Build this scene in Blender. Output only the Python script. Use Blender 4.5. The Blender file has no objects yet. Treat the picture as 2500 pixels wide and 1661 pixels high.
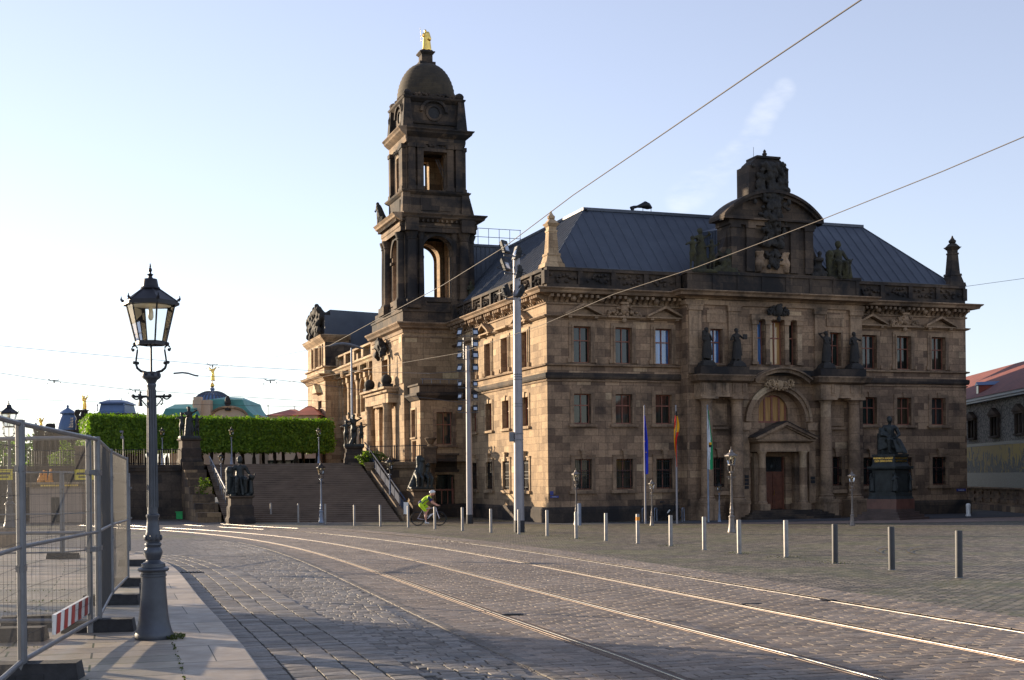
import bpy, math, random
from mathutils import Vector, Matrix
import numpy as np
random.seed(7); rng = np.random.default_rng(7)
R = math.radians; PI = math.pi
scene = bpy.context.scene; col = scene.collection
# ---------------------------------------------------------------- camera
EYE = 1.65
cd = bpy.data.cameras.new('camera'); cam = bpy.data.objects.new('camera', cd); col.objects.link(cam)
cd.sensor_width = 36; cd.lens = 36*3198/2500; cd.shift_y = 0.1336; cd.clip_end = 3000; cd.clip_start = .1
ROLL = math.atan(.0105)
cam.matrix_world = Matrix.Translation((0, 0, EYE)) @ Matrix.Rotation(R(90), 4, 'X') @ Matrix.Rotation(-ROLL, 4, 'Z')
scene.camera = cam
# ---------------------------------------------------------------- world, sun
SUN_AZ, SUN_EL = 56.0, 12.0          # azimuth to the left of the view direction
w = bpy.data.worlds.new('World'); scene.world = w; w.use_nodes = True
nt = w.node_tree; nt.nodes.clear()
wo = nt.nodes.new('ShaderNodeOutputWorld'); bg = nt.nodes.new('ShaderNodeBackground'); sky = nt.nodes.new('ShaderNodeTexSky')
sky.sky_type = 'NISHITA'; sky.sun_disc = False; sky.sun_elevation = R(SUN_EL); sky.sun_rotation = R(-SUN_AZ)
sky.altitude = 100; sky.air_density = 1.0; sky.dust_density = .1; sky.ozone_density = 3.5
bg.inputs[1].default_value = 0.12
# thin wisps of cirrus mixed into the sky
tc = nt.nodes.new('ShaderNodeTexCoord'); mp = nt.nodes.new('ShaderNodeMapping'); nz = nt.nodes.new('ShaderNodeTexNoise'); rp = nt.nodes.new('ShaderNodeValToRGB')
mp.inputs['Rotation'].default_value = (0, R(-42), 0); mp.inputs['Scale'].default_value = (7, 8, 22)
nz.inputs['Scale'].default_value = 2.6; nz.inputs['Detail'].default_value = 7; nz.inputs['Roughness'].default_value = .62
rp.color_ramp.elements[0].position = .38; rp.color_ramp.elements[1].position = .74
rp.color_ramp.elements[1].color = (.42, .42, .42, 1)
mx = nt.nodes.new('ShaderNodeMixRGB'); mx.inputs[2].default_value = (3.4, 3.5, 3.7, 1)
nt.links.new(tc.outputs['Generated'], mp.inputs[0]); nt.links.new(mp.outputs[0], nz.inputs[0]); nt.links.new(nz.outputs[0], rp.inputs[0])
hs = nt.nodes.new('ShaderNodeHueSaturation'); hs.inputs['Saturation'].default_value = .70; hs.inputs['Value'].default_value = 1.16; hs.inputs['Hue'].default_value = .508
gm = nt.nodes.new('ShaderNodeGamma'); gm.inputs[1].default_value = .80; nt.links.new(sky.outputs[0], gm.inputs[0]); nt.links.new(gm.outputs[0], hs.inputs['Color']); # two small wisps right of the tower: smooth spots around two sky directions
def spot(d, k):
    dp = nt.nodes.new('ShaderNodeVectorMath'); dp.operation = 'DOT_PRODUCT'; dp.inputs[1].default_value = Vector(d).normalized(); nt.links.new(tc.outputs['Generated'], dp.inputs[0])
    mr = nt.nodes.new('ShaderNodeMapRange'); mr.interpolation_type = 'SMOOTHSTEP'; mr.inputs['From Min'].default_value = k; mr.inputs['From Max'].default_value = 1; nt.links.new(dp.outputs['Value'], mr.inputs['Value']); return mr.outputs[0]
def wm(op, a, b):
    x = nt.nodes.new('ShaderNodeMath'); x.operation = op; nt.links.new(a, x.inputs[0]); nt.links.new(b, x.inputs[1]); return x.outputs[0]
sp_ = None
for d_, k_ in (((.186, 1, .256), .99993), ((.191, 1, .266), .99992), ((.196, 1, .276), .99993), ((.203, 1, .285), .99994), ((.211, 1, .293), .99995), ((.131, 1, .211), .99990), ((.140, 1, .216), .99988), ((.149, 1, .223), .99988), ((.158, 1, .230), .99991), ((.166, 1, .238), .99993), ((.174, 1, .247), .99995)):
    s_ = spot(d_, k_); sp_ = s_ if sp_ is None else wm('MAXIMUM', sp_, s_)
nt.links.new(wm('MULTIPLY', rp.outputs[0], sp_), mx.inputs[0]); tn = nt.nodes.new('ShaderNodeMixRGB'); tn.blend_type = 'MULTIPLY'; tn.inputs[0].default_value = 1; tn.inputs[2].default_value = (.99, .905, .895, 1); nt.links.new(hs.outputs[0], tn.inputs[1]); nt.links.new(tn.outputs[0], mx.inputs[1]); nt.links.new(mx.outputs[0], bg.inputs[0]); nt.links.new(bg.outputs[0], wo.inputs[0])
sl = bpy.data.lights.new('sun', 'SUN'); so = bpy.data.objects.new('sun', sl); col.objects.link(so)
sl.energy = 4.0; sl.angle = R(.5); sl.color = (1, .80, .56)
sd = Vector((-math.sin(R(SUN_AZ))*math.cos(R(SUN_EL)), math.cos(R(SUN_AZ))*math.cos(R(SUN_EL)), math.sin(R(SUN_EL))))
so.rotation_euler = sd.to_track_quat('Z', 'Y').to_euler(); so.location = sd*100
scene.view_settings.view_transform = 'Standard'; scene.view_settings.look = 'None'
scene.view_settings.exposure = 1.45; scene.view_settings.gamma = 1

# ---------------------------------------------------------------- terrain: falls 0.72 m from the camera to the square
def gz(y): return -0.72*min(max((y-12)/54, 0), 1)
def aray(u, v):                                    # photo pixel -> ray slopes (x/y, z/y)
    a = u-1250; b = -(v-1164.4); c, s = math.cos(ROLL), math.sin(ROLL)
    return (a*c+b*s)/3198, (-a*s+b*c)/3198
def G(u, v, dz=0):
    rx, rz = aray(u, v); lo, hi = 1, 600
    for _ in range(60):
        m = (lo+hi)/2
        if EYE+rz*m-gz(m)-dz > 0: lo = m
        else: hi = m
    return (rx*lo, lo, gz(lo))
def at(u, v, y):
    rx, rz = aray(u, v); return Vector((rx*y, y, EYE+rz*y))
Z0 = -.72
# ---------------------------------------------------------------- mesh helpers
class MB:
    def __init__(s): s.v = []; s.f = []; s.m = []
    def add(s, vs, fs, mi=0):
        n = len(s.v); s.v += [tuple(p) for p in vs]; s.f += [tuple(i+n for i in f) for f in fs]; s.m += [mi]*len(fs); return s
    def box(s, x0, x1, y0, y1, z0, z1, mi=0):
        return s.add([(x0,y0,z0),(x1,y0,z0),(x1,y1,z0),(x0,y1,z0),(x0,y0,z1),(x1,y0,z1),(x1,y1,z1),(x0,y1,z1)],
                     [(0,3,2,1),(4,5,6,7),(0,1,5,4),(1,2,6,5),(2,3,7,6),(3,0,4,7)], mi)
    def frus(s, cx, cy, z0, z1, a0, b0, a1, b1, mi=0):     # tapered box, half sizes
        return s.add([(cx-a0,cy-b0,z0),(cx+a0,cy-b0,z0),(cx+a0,cy+b0,z0),(cx-a0,cy+b0,z0),(cx-a1,cy-b1,z1),(cx+a1,cy-b1,z1),(cx+a1,cy+b1,z1),(cx-a1,cy+b1,z1)],
                     [(0,3,2,1),(4,5,6,7),(0,1,5,4),(1,2,6,5),(2,3,7,6),(3,0,4,7)], mi)
    def fb(s, face, a0, a1, d0, d1, z0, z1, mi=0):          # box on a facade plane; d outward
        k, o = face
        if k == 'F': return s.box(a0, a1, o-d1, o-d0, z0, z1, mi)
        return s.box(o-d1, o-d0, a0, a1, z0, z1, mi)
    def prism(s, pts, face, d0, d1, mi=0):                  # polygon (a,z) extruded outward from a facade plane
        k, o = face; n = len(pts)
        P = [(a, o-d, z) if k == 'F' else (o-d, a, z) for d in (d0, d1) for a, z in pts]
        return s.add(P, [tuple(range(n))[::-1], tuple(range(n, 2*n))]+[(i, (i+1) % n, (i+1) % n+n, i+n) for i in range(n)], mi)
    def lathe(s, prof, n=16, cx=0, cy=0, cz=0, ph=0, mi=0, sx=1, sy=1):
        vs = []; fs = []
        for r, z in prof:
            for i in range(n):
                a = ph+2*PI*i/n; vs.append((cx+r*math.cos(a)*sx, cy+r*math.sin(a)*sy, cz+z))
        m = len(prof)
        for j in range(m-1):
            for i in range(n):
                fs.append((j*n+i, j*n+(i+1) % n, (j+1)*n+(i+1) % n, (j+1)*n+i))
        fs.append(tuple(range(n))[::-1]); fs.append(tuple((m-1)*n+i for i in range(n)))
        return s.add(vs, fs, mi)
    def tube(s, pts, r, n=6, mi=0):
        pts = [Vector(p) for p in pts]; m = len(pts); rr = r if isinstance(r, (list, tuple)) else [r]*m
        vs = []; up = Vector((0, 0, 1))
        for i, p in enumerate(pts):
            t = (pts[min(i+1, m-1)]-pts[max(i-1, 0)]).normalized()
            u = t.cross(up)
            if u.length < .05: u = t.cross(Vector((0, 1, 0)))
            u.normalize(); q = u.cross(t)
            for k in range(n):
                a = 2*PI*k/n; vs.append(p+(u*math.cos(a)+q*math.sin(a))*rr[i])
        fs = [(j*n+i, j*n+(i+1) % n, (j+1)*n+(i+1) % n, (j+1)*n+i) for j in range(m-1) for i in range(n)]
        fs += [tuple(range(n))[::-1], tuple((m-1)*n+i for i in range(n))]
        return s.add(vs, fs, mi)
    def ball(s, c, r, n=10, mi=0):
        rx, ry, rz = (r, r, r) if not isinstance(r, (tuple, list)) else r
        m = max(5, n//2+1); prof = [(max(math.sin(PI*j/m), .02), -math.cos(PI*j/m)) for j in range(m+1)]
        vs = [(c[0]+a*math.cos(2*PI*i/n)*rx, c[1]+a*math.sin(2*PI*i/n)*ry, c[2]+z*rz) for a, z in prof for i in range(n)]
        fs = [(j*n+i, j*n+(i+1) % n, (j+1)*n+(i+1) % n, (j+1)*n+i) for j in range(m) for i in range(n)]
        fs += [tuple(range(n))[::-1], tuple(m*n+i for i in range(n))]
        return s.add(vs, fs, mi)
    def cap(s, a, b, r0, r1, n=8):
        a, b = Vector(a), Vector(b); d = (b-a); L = max(d.length, 1e-4); t = d/L
        P = [a-t*r0*.9, a-t*r0*.6, a, b, b+t*r1*.6, b+t*r1*.9]; return s.tube(P, [r0*.3, r0*.78, r0, r1, r1*.78, r1*.3], n)
    def sweep(s, path, prof, closed=False, mi=0):
        # path: (x,y) list, outward = right-hand side of travel; prof: closed list of (d,z)
        n = len(path); offs = []
        for i in range(n):
            p = Vector(path[i]); ds = []
            if i > 0 or closed: ds.append((p-Vector(path[i-1])).normalized())
            if i < n-1 or closed: ds.append((Vector(path[(i+1) % n])-p).normalized())
            ns = [Vector((d.y, -d.x)) for d in ds]
            b = (ns[0]+ns[-1]); b.normalize(); offs.append(b/max(b.dot(ns[0]), .3))
        k = len(prof); vs = [(path[i][0]+offs[i].x*d, path[i][1]+offs[i].y*d, z) for i in range(n) for d, z in prof]
        fs = []
        for i in range(n if closed else n-1):
            j = (i+1) % n
            for q in range(k): fs.append((i*k+q, i*k+(q+1) % k, j*k+(q+1) % k, j*k+q))
        if not closed: fs += [tuple(range(k)), tuple((n-1)*k+q for q in range(k))[::-1]]
        return s.add(vs, fs, mi)
    def mesh(s, name, mats, smooth=False):
        me = bpy.data.meshes.new(name); me.from_pydata(s.v, [], s.f)
        for m in (mats if isinstance(mats, (list, tuple)) else [mats]): me.materials.append(m)
        me.polygons.foreach_set('material_index', s.m)
        if smooth:
            me.polygons.foreach_set('use_smooth', [True]*len(me.polygons)); me.set_sharp_from_angle(angle=R(smooth if smooth > 1 else 40))
        me.update(); return me
    def build(s, name, mats, parent=None, smooth=False):
        o = bpy.data.objects.new(name, s.mesh(name, mats, smooth)); col.objects.link(o)
        if parent: o.parent = parent
        return o
def pieces(name, mat, parent, fns, smooth=False):
    for fn in fns:
        m = MB(); fn(m); m.build(name, mat, parent, smooth)
def tag(o, label=None, cat=None, group=None, kind=None):
    if label: o['label'] = label
    if cat: o['category'] = cat
    if group: o['group'] = group
    if kind: o['kind'] = kind
    return o
def empty(name, loc=(0,0,0), rz=0, label=None, cat=None, group=None):
    o = bpy.data.objects.new(name, None); col.objects.link(o); o.location = loc; o.rotation_euler = (0,0,rz); o.empty_display_size = .2
    return tag(o, label, cat, group)
def copy_tree(o, parent=None):
    c = o.copy(); col.objects.link(c)
    if parent: c.parent = parent
    for ch in [x for x in bpy.data.objects if x.parent == o]: copy_tree(ch, c)
    return c
def remeshed(mb, voxel, smooth_it=2, noise=0.0, nscale=.3):
    me = mb.mesh('tmp', []); o = bpy.data.objects.new('tmp', me); col.objects.link(o)
    m = o.modifiers.new('r', 'REMESH'); m.mode = 'VOXEL'; m.voxel_size = voxel; m.use_smooth_shade = True
    if smooth_it: q = o.modifiers.new('s', 'SMOOTH'); q.iterations = smooth_it; q.factor = .5
    if noise:
        t = bpy.data.textures.new('n', 'CLOUDS'); t.noise_scale = nscale; t.noise_depth = 2
        d = o.modifiers.new('d', 'DISPLACE'); d.texture = t; d.strength = noise; d.mid_level = .5
    dg = bpy.context.evaluated_depsgraph_get(); dg.update(); e = o.evaluated_get(dg)
    out = bpy.data.meshes.new_from_object(e); bpy.data.objects.remove(o); bpy.data.meshes.remove(me)
    out.polygons.foreach_set('use_smooth', [True]*len(out.polygons)); return out
def place(name, me, mat, parent=None, loc=(0,0,0), rz=0, sc=1):
    if not me.materials: me.materials.append(mat)
    me.name = name; o = bpy.data.objects.new(name, me); col.objects.link(o); o.location = loc; o.rotation_euler = (0,0,rz)
    o.scale = (sc,sc,sc) if not isinstance(sc, tuple) else sc
    if parent: o.parent = parent
    return o
# ---------------------------------------------------------------- materials
class NT:
    def __init__(s, name):
        s.m = bpy.data.materials.new(name); s.m.use_nodes = True; s.t = s.m.node_tree; s.t.nodes.clear()
        s.out = s.n('ShaderNodeOutputMaterial'); s.b = s.n('ShaderNodeBsdfPrincipled'); s.l(s.b.outputs[0], s.out.inputs[0])
    def n(s, t, **k):
        x = s.t.nodes.new(t)
        for a, b in k.items(): setattr(x, a, b)
        return x
    def l(s, a, b): s.t.links.new(a, b)
    def noise(s, vec, scale, detail=5, rough=.6, dist=0):
        x = s.n('ShaderNodeTexNoise'); x.inputs['Scale'].default_value = scale; x.inputs['Detail'].default_value = detail
        x.inputs['Roughness'].default_value = rough; x.inputs['Distortion'].default_value = dist
        if vec is not None: s.l(vec, x.inputs['Vector'])
        return x.outputs[0]
    def ramp(s, fac, stops):
        x = s.n('ShaderNodeValToRGB'); r = x.color_ramp
        while len(r.elements) < len(stops): r.elements.new(.5)
        for e, (p, c) in zip(r.elements, stops): e.position = p; e.color = (*c, 1) if isinstance(c, tuple) else (c, c, c, 1)
        s.l(fac, x.inputs[0]); return x.outputs[0]
    def mix(s, a, b, fac, mode='MIX'):
        x = s.n('ShaderNodeMixRGB', blend_type=mode)
        for i, q in ((0, fac), (1, a), (2, b)):
            if isinstance(q, (int, float)): x.inputs[i].default_value = q if i == 0 else (q, q, q, 1)
            elif isinstance(q, tuple): x.inputs[i].default_value = (*q, 1)
            else: s.l(q, x.inputs[i])
        return x.outputs[0]
    def math(s, op, a, b=0.0):
        x = s.n('ShaderNodeMath', operation=op)
        for i, q in ((0, a), (1, b)):
            if isinstance(q, (int, float)): x.inputs[i].default_value = q
            else: s.l(q, x.inputs[i])
        return x.outputs[0]
    def bump(s, h, strength=.5, dist=.02, prev=None):
        x = s.n('ShaderNodeBump'); x.inputs['Strength'].default_value = strength; x.inputs['Distance'].default_value = dist
        s.l(h, x.inputs['Height'])
        if prev is not None: s.l(prev, x.inputs['Normal'])
        return x.outputs[0]
    def set(s, color=None, rough=None, metal=None, normal=None, spec=None):
        for k, q in (('Base Color', color), ('Roughness', rough), ('Metallic', metal), ('Normal', normal), ('Specular IOR Level', spec)):
            if q is None: continue
            if isinstance(q, tuple): s.b.inputs[k].default_value = (*q, 1)
            elif isinstance(q, (int, float)): s.b.inputs[k].default_value = q
            else: s.l(q, s.b.inputs[k])
        return s.m
def obj_co(t): return t.n('ShaderNodeTexCoord').outputs['Object']
def plain(name, c, rough=.6, metal=0, var=.25, vs=3, bump=0, bs=40):
    t = NT(name); co = obj_co(t); nn = t.noise(co, vs, 6)
    lo = tuple(x*(1-var) for x in c); hi = tuple(min(x*(1+var), 1) for x in c)
    nm = t.bump(t.noise(co, bs, 4), bump, .01) if bump else None
    return t.set(t.ramp(nn, [(.3, lo), (.7, hi)]), rough, metal, nm)
def stone(name, c1, c2, *a, **k):
    return stone_(name, tuple(x*k_ for x, k_ in zip(c1, (1.36, 1.26, 1.16))), tuple(x*k_ for x, k_ in zip(c2, (1.38, 1.26, 1.16))), *a, **k)
def stone_(name, c1, c2, soot_lo=.25, soot_hi=1.0, sp=(.38, .62), bw=.8, bh=.37, mortar=.5, soot_c=(.022,.020,.020), sscale=.45, rough=.85):
    t = NT(name); co = obj_co(t); sx = t.n('ShaderNodeSeparateXYZ'); t.l(co, sx.inputs[0])
    cb = t.n('ShaderNodeCombineXYZ'); t.l(t.math('ADD', sx.outputs[0], sx.outputs[1]), cb.inputs[0]); t.l(sx.outputs[2], cb.inputs[1])
    br = t.n('ShaderNodeTexBrick'); t.l(cb.outputs[0], br.inputs[0])
    for k, q in (('Scale', 1), ('Mortar Size', .009), ('Mortar Smooth', .3), ('Brick Width', bw), ('Row Height', bh), ('Bias', 0)): br.inputs[k].default_value = q
    br.inputs['Color1'].default_value = (0, 0, 0, 1); br.inputs['Color2'].default_value = (1, 1, 1, 1); br.inputs['Mortar'].default_value = (.5, .5, .5, 1)
    md = tuple((x+y)/2 for x, y in zip(c1, c2)); pale = tuple(min(x*1.35, .6) for x in c1); dark = tuple(x*.78 for x in c2)
    blk = t.ramp(br.outputs[0], [(0, dark), (.10, c2), (.40, md), (.8, tuple((x*2+y)/3 for x, y in zip(c1, c2))), (.95, c1), (1, pale)]); blk = t.mix(blk, tuple(x*mortar for x in c2), br.outputs['Fac'])
    big = t.noise(co, sscale, 9, .68, .3); fine = t.noise(co, 9, 6, .7)
    c = t.mix(blk, t.ramp(fine, [(.25, .62), (.75, 1.25)]), 1, 'MULTIPLY')
    so = t.ramp(big, [(sp[0], soot_lo), (sp[1], soot_hi)])
    # drips: vertically stretched streaks
    mpp = t.n('ShaderNodeMapping'); mpp.inputs['Scale'].default_value = (1.6, 1.6, .22); t.l(co, mpp.inputs[0])
    dr = t.ramp(t.noise(mpp.outputs[0], 1.6, 6, .7), [(.47, 0.0), (.68, .8)])
    so2 = t.mix(so, 1.0, dr, 'MIX') if False else t.math('MAXIMUM', so, t.math('MULTIPLY', dr, soot_hi*.9))
    c = t.mix(c, soot_c, so2)
    nb = t.bump(br.outputs['Fac'], -.5, .02); nb = t.bump(fine, .35, .012, nb)
    return t.set(c, rough, 0, nb, .25)
M = {}
M['stone'] = stone('sandstone_wall', (.36,.262,.178), (.15,.108,.078), .10, .75, (.44, .66))
M['stone_light'] = stone('sandstone_wall_pale', (.40,.315,.215), (.25,.19,.125), .0, .7, (.50, .74))
M['stone_l'] = stone('sandstone_side_wall', (.36,.275,.18), (.22,.165,.108), .04, .6, (.46, .72))
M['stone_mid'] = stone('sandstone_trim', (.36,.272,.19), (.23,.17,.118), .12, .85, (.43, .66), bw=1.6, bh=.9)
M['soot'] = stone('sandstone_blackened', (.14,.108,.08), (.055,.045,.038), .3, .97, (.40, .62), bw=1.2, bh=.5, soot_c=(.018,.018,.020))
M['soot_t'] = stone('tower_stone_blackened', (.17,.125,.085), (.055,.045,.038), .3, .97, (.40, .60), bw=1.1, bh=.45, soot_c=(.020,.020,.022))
M['terr'] = stone('terrace_wall_stone', (.26,.19,.115), (.08,.06,.045), .2, .85, (.42, .6), bw=1.3, bh=.42)
t = NT('sculpture_stone'); co = obj_co(t); nn = t.noise(co, 2.5, 7, .65)
M['sculpt'] = t.set(t.ramp(nn, [(.35, (.012,.012,.013)), (.62, (.030,.026,.022)), (.8, (.07,.058,.042))]), .8, 0, t.bump(t.noise(co, 12, 5), .6, .04))
t = NT('mossy_sculpture'); co = obj_co(t); nn = t.noise(co, 2.5, 7, .65)
M['moss_s'] = t.set(t.ramp(nn, [(.35, (.018,.018,.017)), (.6, (.05,.048,.022)), (.8, (.09,.085,.035))]), .9, 0, t.bump(t.noise(co, 12, 5), .7, .05))
M['bronze'] = plain('dark_bronze', (.022,.028,.029), .55, .3, .5, 3, .4, 20)
M['gold'] = plain('gilding', (.95,.62,.16), .30, 1, .12, 4, .2, 12)
# roof sheet metal
t = NT('roof_sheet_metal'); co = obj_co(t)
M['roof'] = t.set(t.ramp(t.noise(co, .35, 6, .6), [(.3, (.046,.056,.078)), (.7, (.072,.087,.116))]), t.ramp(t.noise(co, 1.2, 4), [(.3, .42), (.7, .6)]), .25, t.bump(t.noise(co, 1.5, 3), .15, .05))
M['roof_seam'] = plain('roof_seam_metal', (.07,.085,.11), .45, .3, .2)
M['copper'] = plain('green_copper', (.075,.27,.255), .6, .1, .25, .5)
M['copper_l'] = plain('green_copper_pale', (.16,.36,.33), .6, .1, .2, .5)
M['zinc'] = plain('blue_grey_zinc', (.10,.16,.28), .45, .3, .3, .4)
M['tile'] = plain('red_roof_tile', (.33,.085,.055), .8, 0, .35, .8)
M['plaster'] = plain('pale_plaster', (.55,.44,.32), .85, 0, .15, .5)
M['plaster_p'] = plain('pink_plaster', (.45,.33,.25), .85, 0, .15, .5)
M['wood'] = plain('window_wood', (.24,.088,.055), .55, 0, .3, 6)
M['door'] = plain('door_wood', (.13,.045,.024), .5, 0, .35, 5, .3)
M['iron'] = plain('wrought_iron', (.020,.022,.026), .5, .5, .3, 10)
M['lampgrey'] = plain('lamp_post_grey_paint', (.060,.068,.085), .42, .35, .25, 4, .15, 30)
M['lampdark'] = plain('lamp_head_black_paint', (.022,.022,.028), .4, .4, .3, 6)
M['lampbrown'] = plain('lamp_grey_brown_paint', (.20,.175,.16), .5, .3, .25, 6)
M['galv'] = plain('galvanised_steel', (.15,.16,.18), .42, .4, .2, 5, .1, 30)
M['galv_d'] = plain('weathered_steel_wire', (.035,.036,.04), .7, 0, .2, 5)
M['alu'] = plain('silver_mast_paint', (.27,.26,.28), .42, .25, .12, 2)
M['poleblue'] = plain('blue_grey_pole', (.20,.24,.32), .4, .4, .2, 3)
M['bollard'] = plain('stainless_bollard', (.24,.225,.21), .5, .2, .2, 6)
M['bollard_d'] = plain('dark_grey_bollard', (.045,.045,.047), .6, .2, .2, 6)
M['black'] = plain('black_rubber', (.018,.018,.020), .75, 0, .4, 8, .3)
M['rubber'] = plain('recycled_block', (.030,.030,.033), .9, 0, .4, 10, .5, 30)
M['white'] = plain('white_paint', (.78,.78,.76), .5, 0, .08, 3)
M['red'] = plain('red_reflective', (.38,.03,.025), .45, 0, .1, 5)
M['orange'] = plain('orange_tarp', (.75,.28,.02), .6, 0, .2, 5)
M['yellow'] = plain('yellow_sign', (.70,.55,.03), .5, 0, .1, 5)
M['signblue'] = plain('blue_enamel', (.015,.03,.22), .35, 0, .1, 5)
M['green'] = plain('green_plastic', (.01,.42,.10), .5, 0, .15, 3)
M['rail_blue'] = plain('dark_blue_rail_paint', (.022,.032,.060), .95, 0, .2, 3)
M['wire'] = plain('copper_wire', (.060,.048,.042), .75, .1, .15, 3)
M['wire_d'] = plain('steel_wire', (.10,.10,.11), .5, .5, .15, 3)
M['skin'] = plain('skin', (.62,.30,.20), .55, 0, .1, 20)
M['rail'] = plain('rail_steel_polished', (.235,.23,.225), .26, 1, .15, 6)
M['rail_l'] = plain('rail_lip_steel', (.13,.10,.08), .5, .8, .3, 6)
M['rail_r'] = plain('rail_groove_rust', (.10,.065,.045), .7, .4, .3, 8)
# opaque window glass, curtain tones in plain panes, painted reflections in sky and warm panes
def glass_mat(name, stops, ior=1.75, lo=.35):
    t = NT(name); oi = t.n('ShaderNodeObjectInfo'); co = obj_co(t)
    mpp = t.n('ShaderNodeMapping'); mpp.inputs['Scale'].default_value = (9, 9, .7); t.l(co, mpp.inputs[0])
    base = t.ramp(oi.outputs['Random'], stops)
    st = t.ramp(t.noise(mpp.outputs[0], 1.0, 4, .6), [(.35, lo), (.65, 2-lo*1.1)])
    m = t.set(t.mix(base, st, 1, 'MULTIPLY'), .04, 0, t.bump(t.noise(co, .9, 2), .05, .02), .5)
    t.b.inputs['IOR'].default_value = ior; return m
M['pane'] = glass_mat('window_glass', [(0, (.006,.010,.009)), (.45, (.014,.020,.017)), (.7, (.045,.034,.020)), (1, (.018,.028,.034))], 1.5)
M['pane_b'] = glass_mat('window_glass_painted_sky', [(0, (.05,.12,.30)), (1, (.07,.17,.40))], 1.9)  # sky reflection painted into the pane's base colour
M['pane_y'] = glass_mat('window_glass_painted_warm', [(0, (.50,.27,.09)), (1, (.42,.26,.11))], 1.6, .75)  # warm mirrored tone painted into the pane's base colour
t = NT('lantern_glass'); tr = t.n('ShaderNodeBsdfTransparent'); tr.inputs[0].default_value = (.93,.94,.93,1); gl = t.n('ShaderNodeBsdfGlossy'); gl.inputs['Roughness'].default_value = .03
fr = t.n('ShaderNodeFresnel'); fr.inputs[0].default_value = 1.5; ms = t.n('ShaderNodeMixShader'); t.l(fr.outputs[0], ms.inputs[0]); t.l(tr.outputs[0], ms.inputs[1]); t.l(gl.outputs[0], ms.inputs[2]); t.l(ms.outputs[0], t.out.inputs[0])
M['glass'] = t.m
# ================================================================ the state house
TH = R(19.46); A0 = Vector((1.835, 66.465, Z0))
hall = empty('government_building', A0, TH, 'long soot darkened sandstone palace with a tall domed tower and dark metal hipped roof', 'building')
def wpt(p, q, z): return A0+Vector((math.cos(TH)*p-math.sin(TH)*q, math.sin(TH)*p+math.cos(TH)*q, z))
F0 = ('F', 0.0); L0 = ('L', 0.0); FC = ('F', -.8)
def wall_panel(mb, face, a0, a1, z0, z1, ops, depth=.32, arch_n=10, mi=0):
    """flat wall with rectangular or round-headed openings and their reveals. ops: (a0,a1,z0,z1,arch)"""
    k, o = face
    def P(a, z, d=0): return (a, o-d, z) if k == 'F' else (o-d, a, z)
    xs = sorted({a0, a1, *[q[0] for q in ops], *[q[1] for q in ops]}); zs = sorted({z0, z1, *[q[2] for q in ops], *[q[3] for q in ops]})
    for i in range(len(xs)-1):
        for j in range(len(zs)-1):
            cx = (xs[i]+xs[i+1])/2; cz = (zs[j]+zs[j+1])/2
            if any(q[0] < cx < q[1] and q[2] < cz < q[3] for q in ops): continue
            mb.add([P(xs[i], zs[j]), P(xs[i+1], zs[j]), P(xs[i+1], zs[j+1]), P(xs[i], zs[j+1])], [(0,1,2,3)], mi)
    for q in ops:
        b0, b1, c0, c1 = q[:4]; arch = len(q) > 4 and q[4]
        if arch:
            r = (b1-b0)/2; cx = (b0+b1)/2; cz = c1-r
            pts = [(cx+r*math.cos(PI*i/(2*arch_n)), cz+r*math.sin(PI*i/(2*arch_n))) for i in range(2*arch_n+1)]
            for s, corner in ((pts[:arch_n+1], (b1, c1)), (pts[arch_n:], (b0, c1))):
                for i in range(len(s)-1): mb.add([P(*corner), P(*s[i]), P(*s[i+1])], [(0,1,2)], mi)
            ring = [(b0, c0), (b1, c0)]+pts
        else: ring = [(b0, c0), (b1, c0), (b1, c1), (b0, c1)]
        n = len(ring); 
        mb.add([P(*r_) for r_ in ring]+[P(*r_, -depth) for r_ in ring], [(i, (i+1) % n, (i+1) % n+n, i+n) for i in range(n)], mi)
def frame_mesh(w_, h, t=.07, mull=1, trans=.62, arch=False, dep=.06):
    """wooden cross window, local x=a, y=depth, z up, origin bottom centre"""
    m = MB(); x = w_/2
    m.box(-x, -x+t, 0, dep, 0, h); m.box(x-t, x, 0, dep, 0, h); m.box(-x+t, x-t, 0, dep, 0, t); m.box(-x+t, x-t, 0, dep, h-t, h)
    for i in range(mull):
        c = -x+(i+1)*w_/(mull+1); m.box(c-t*.55, c+t*.55, -.01, dep-.01, t, h-t)
    if trans: m.box(-x+t, x-t, -.02, dep-.02, h*trans-t*.6, h*trans+t*.6)
    return m
def grille_mesh(w_, h):
    m = MB(); n = max(4, int(w_/.11))
    for i in range(n+1):
        x = -w_/2+w_*i/n; m.box(x-.009, x+.009, -.01, .01, 0, h)
    for z in (.08, .38, .5, .62, .92): m.box(-w_/2, w_/2, -.014, .014, z*h-.012, z*h+.012)
    for i in range(n):
        x = -w_/2+w_*(i+.5)/n; m.lathe([(.001, -.03), (.035, 0), (.001, .03)], 6, x, 0, h*.56)
    return m
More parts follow.
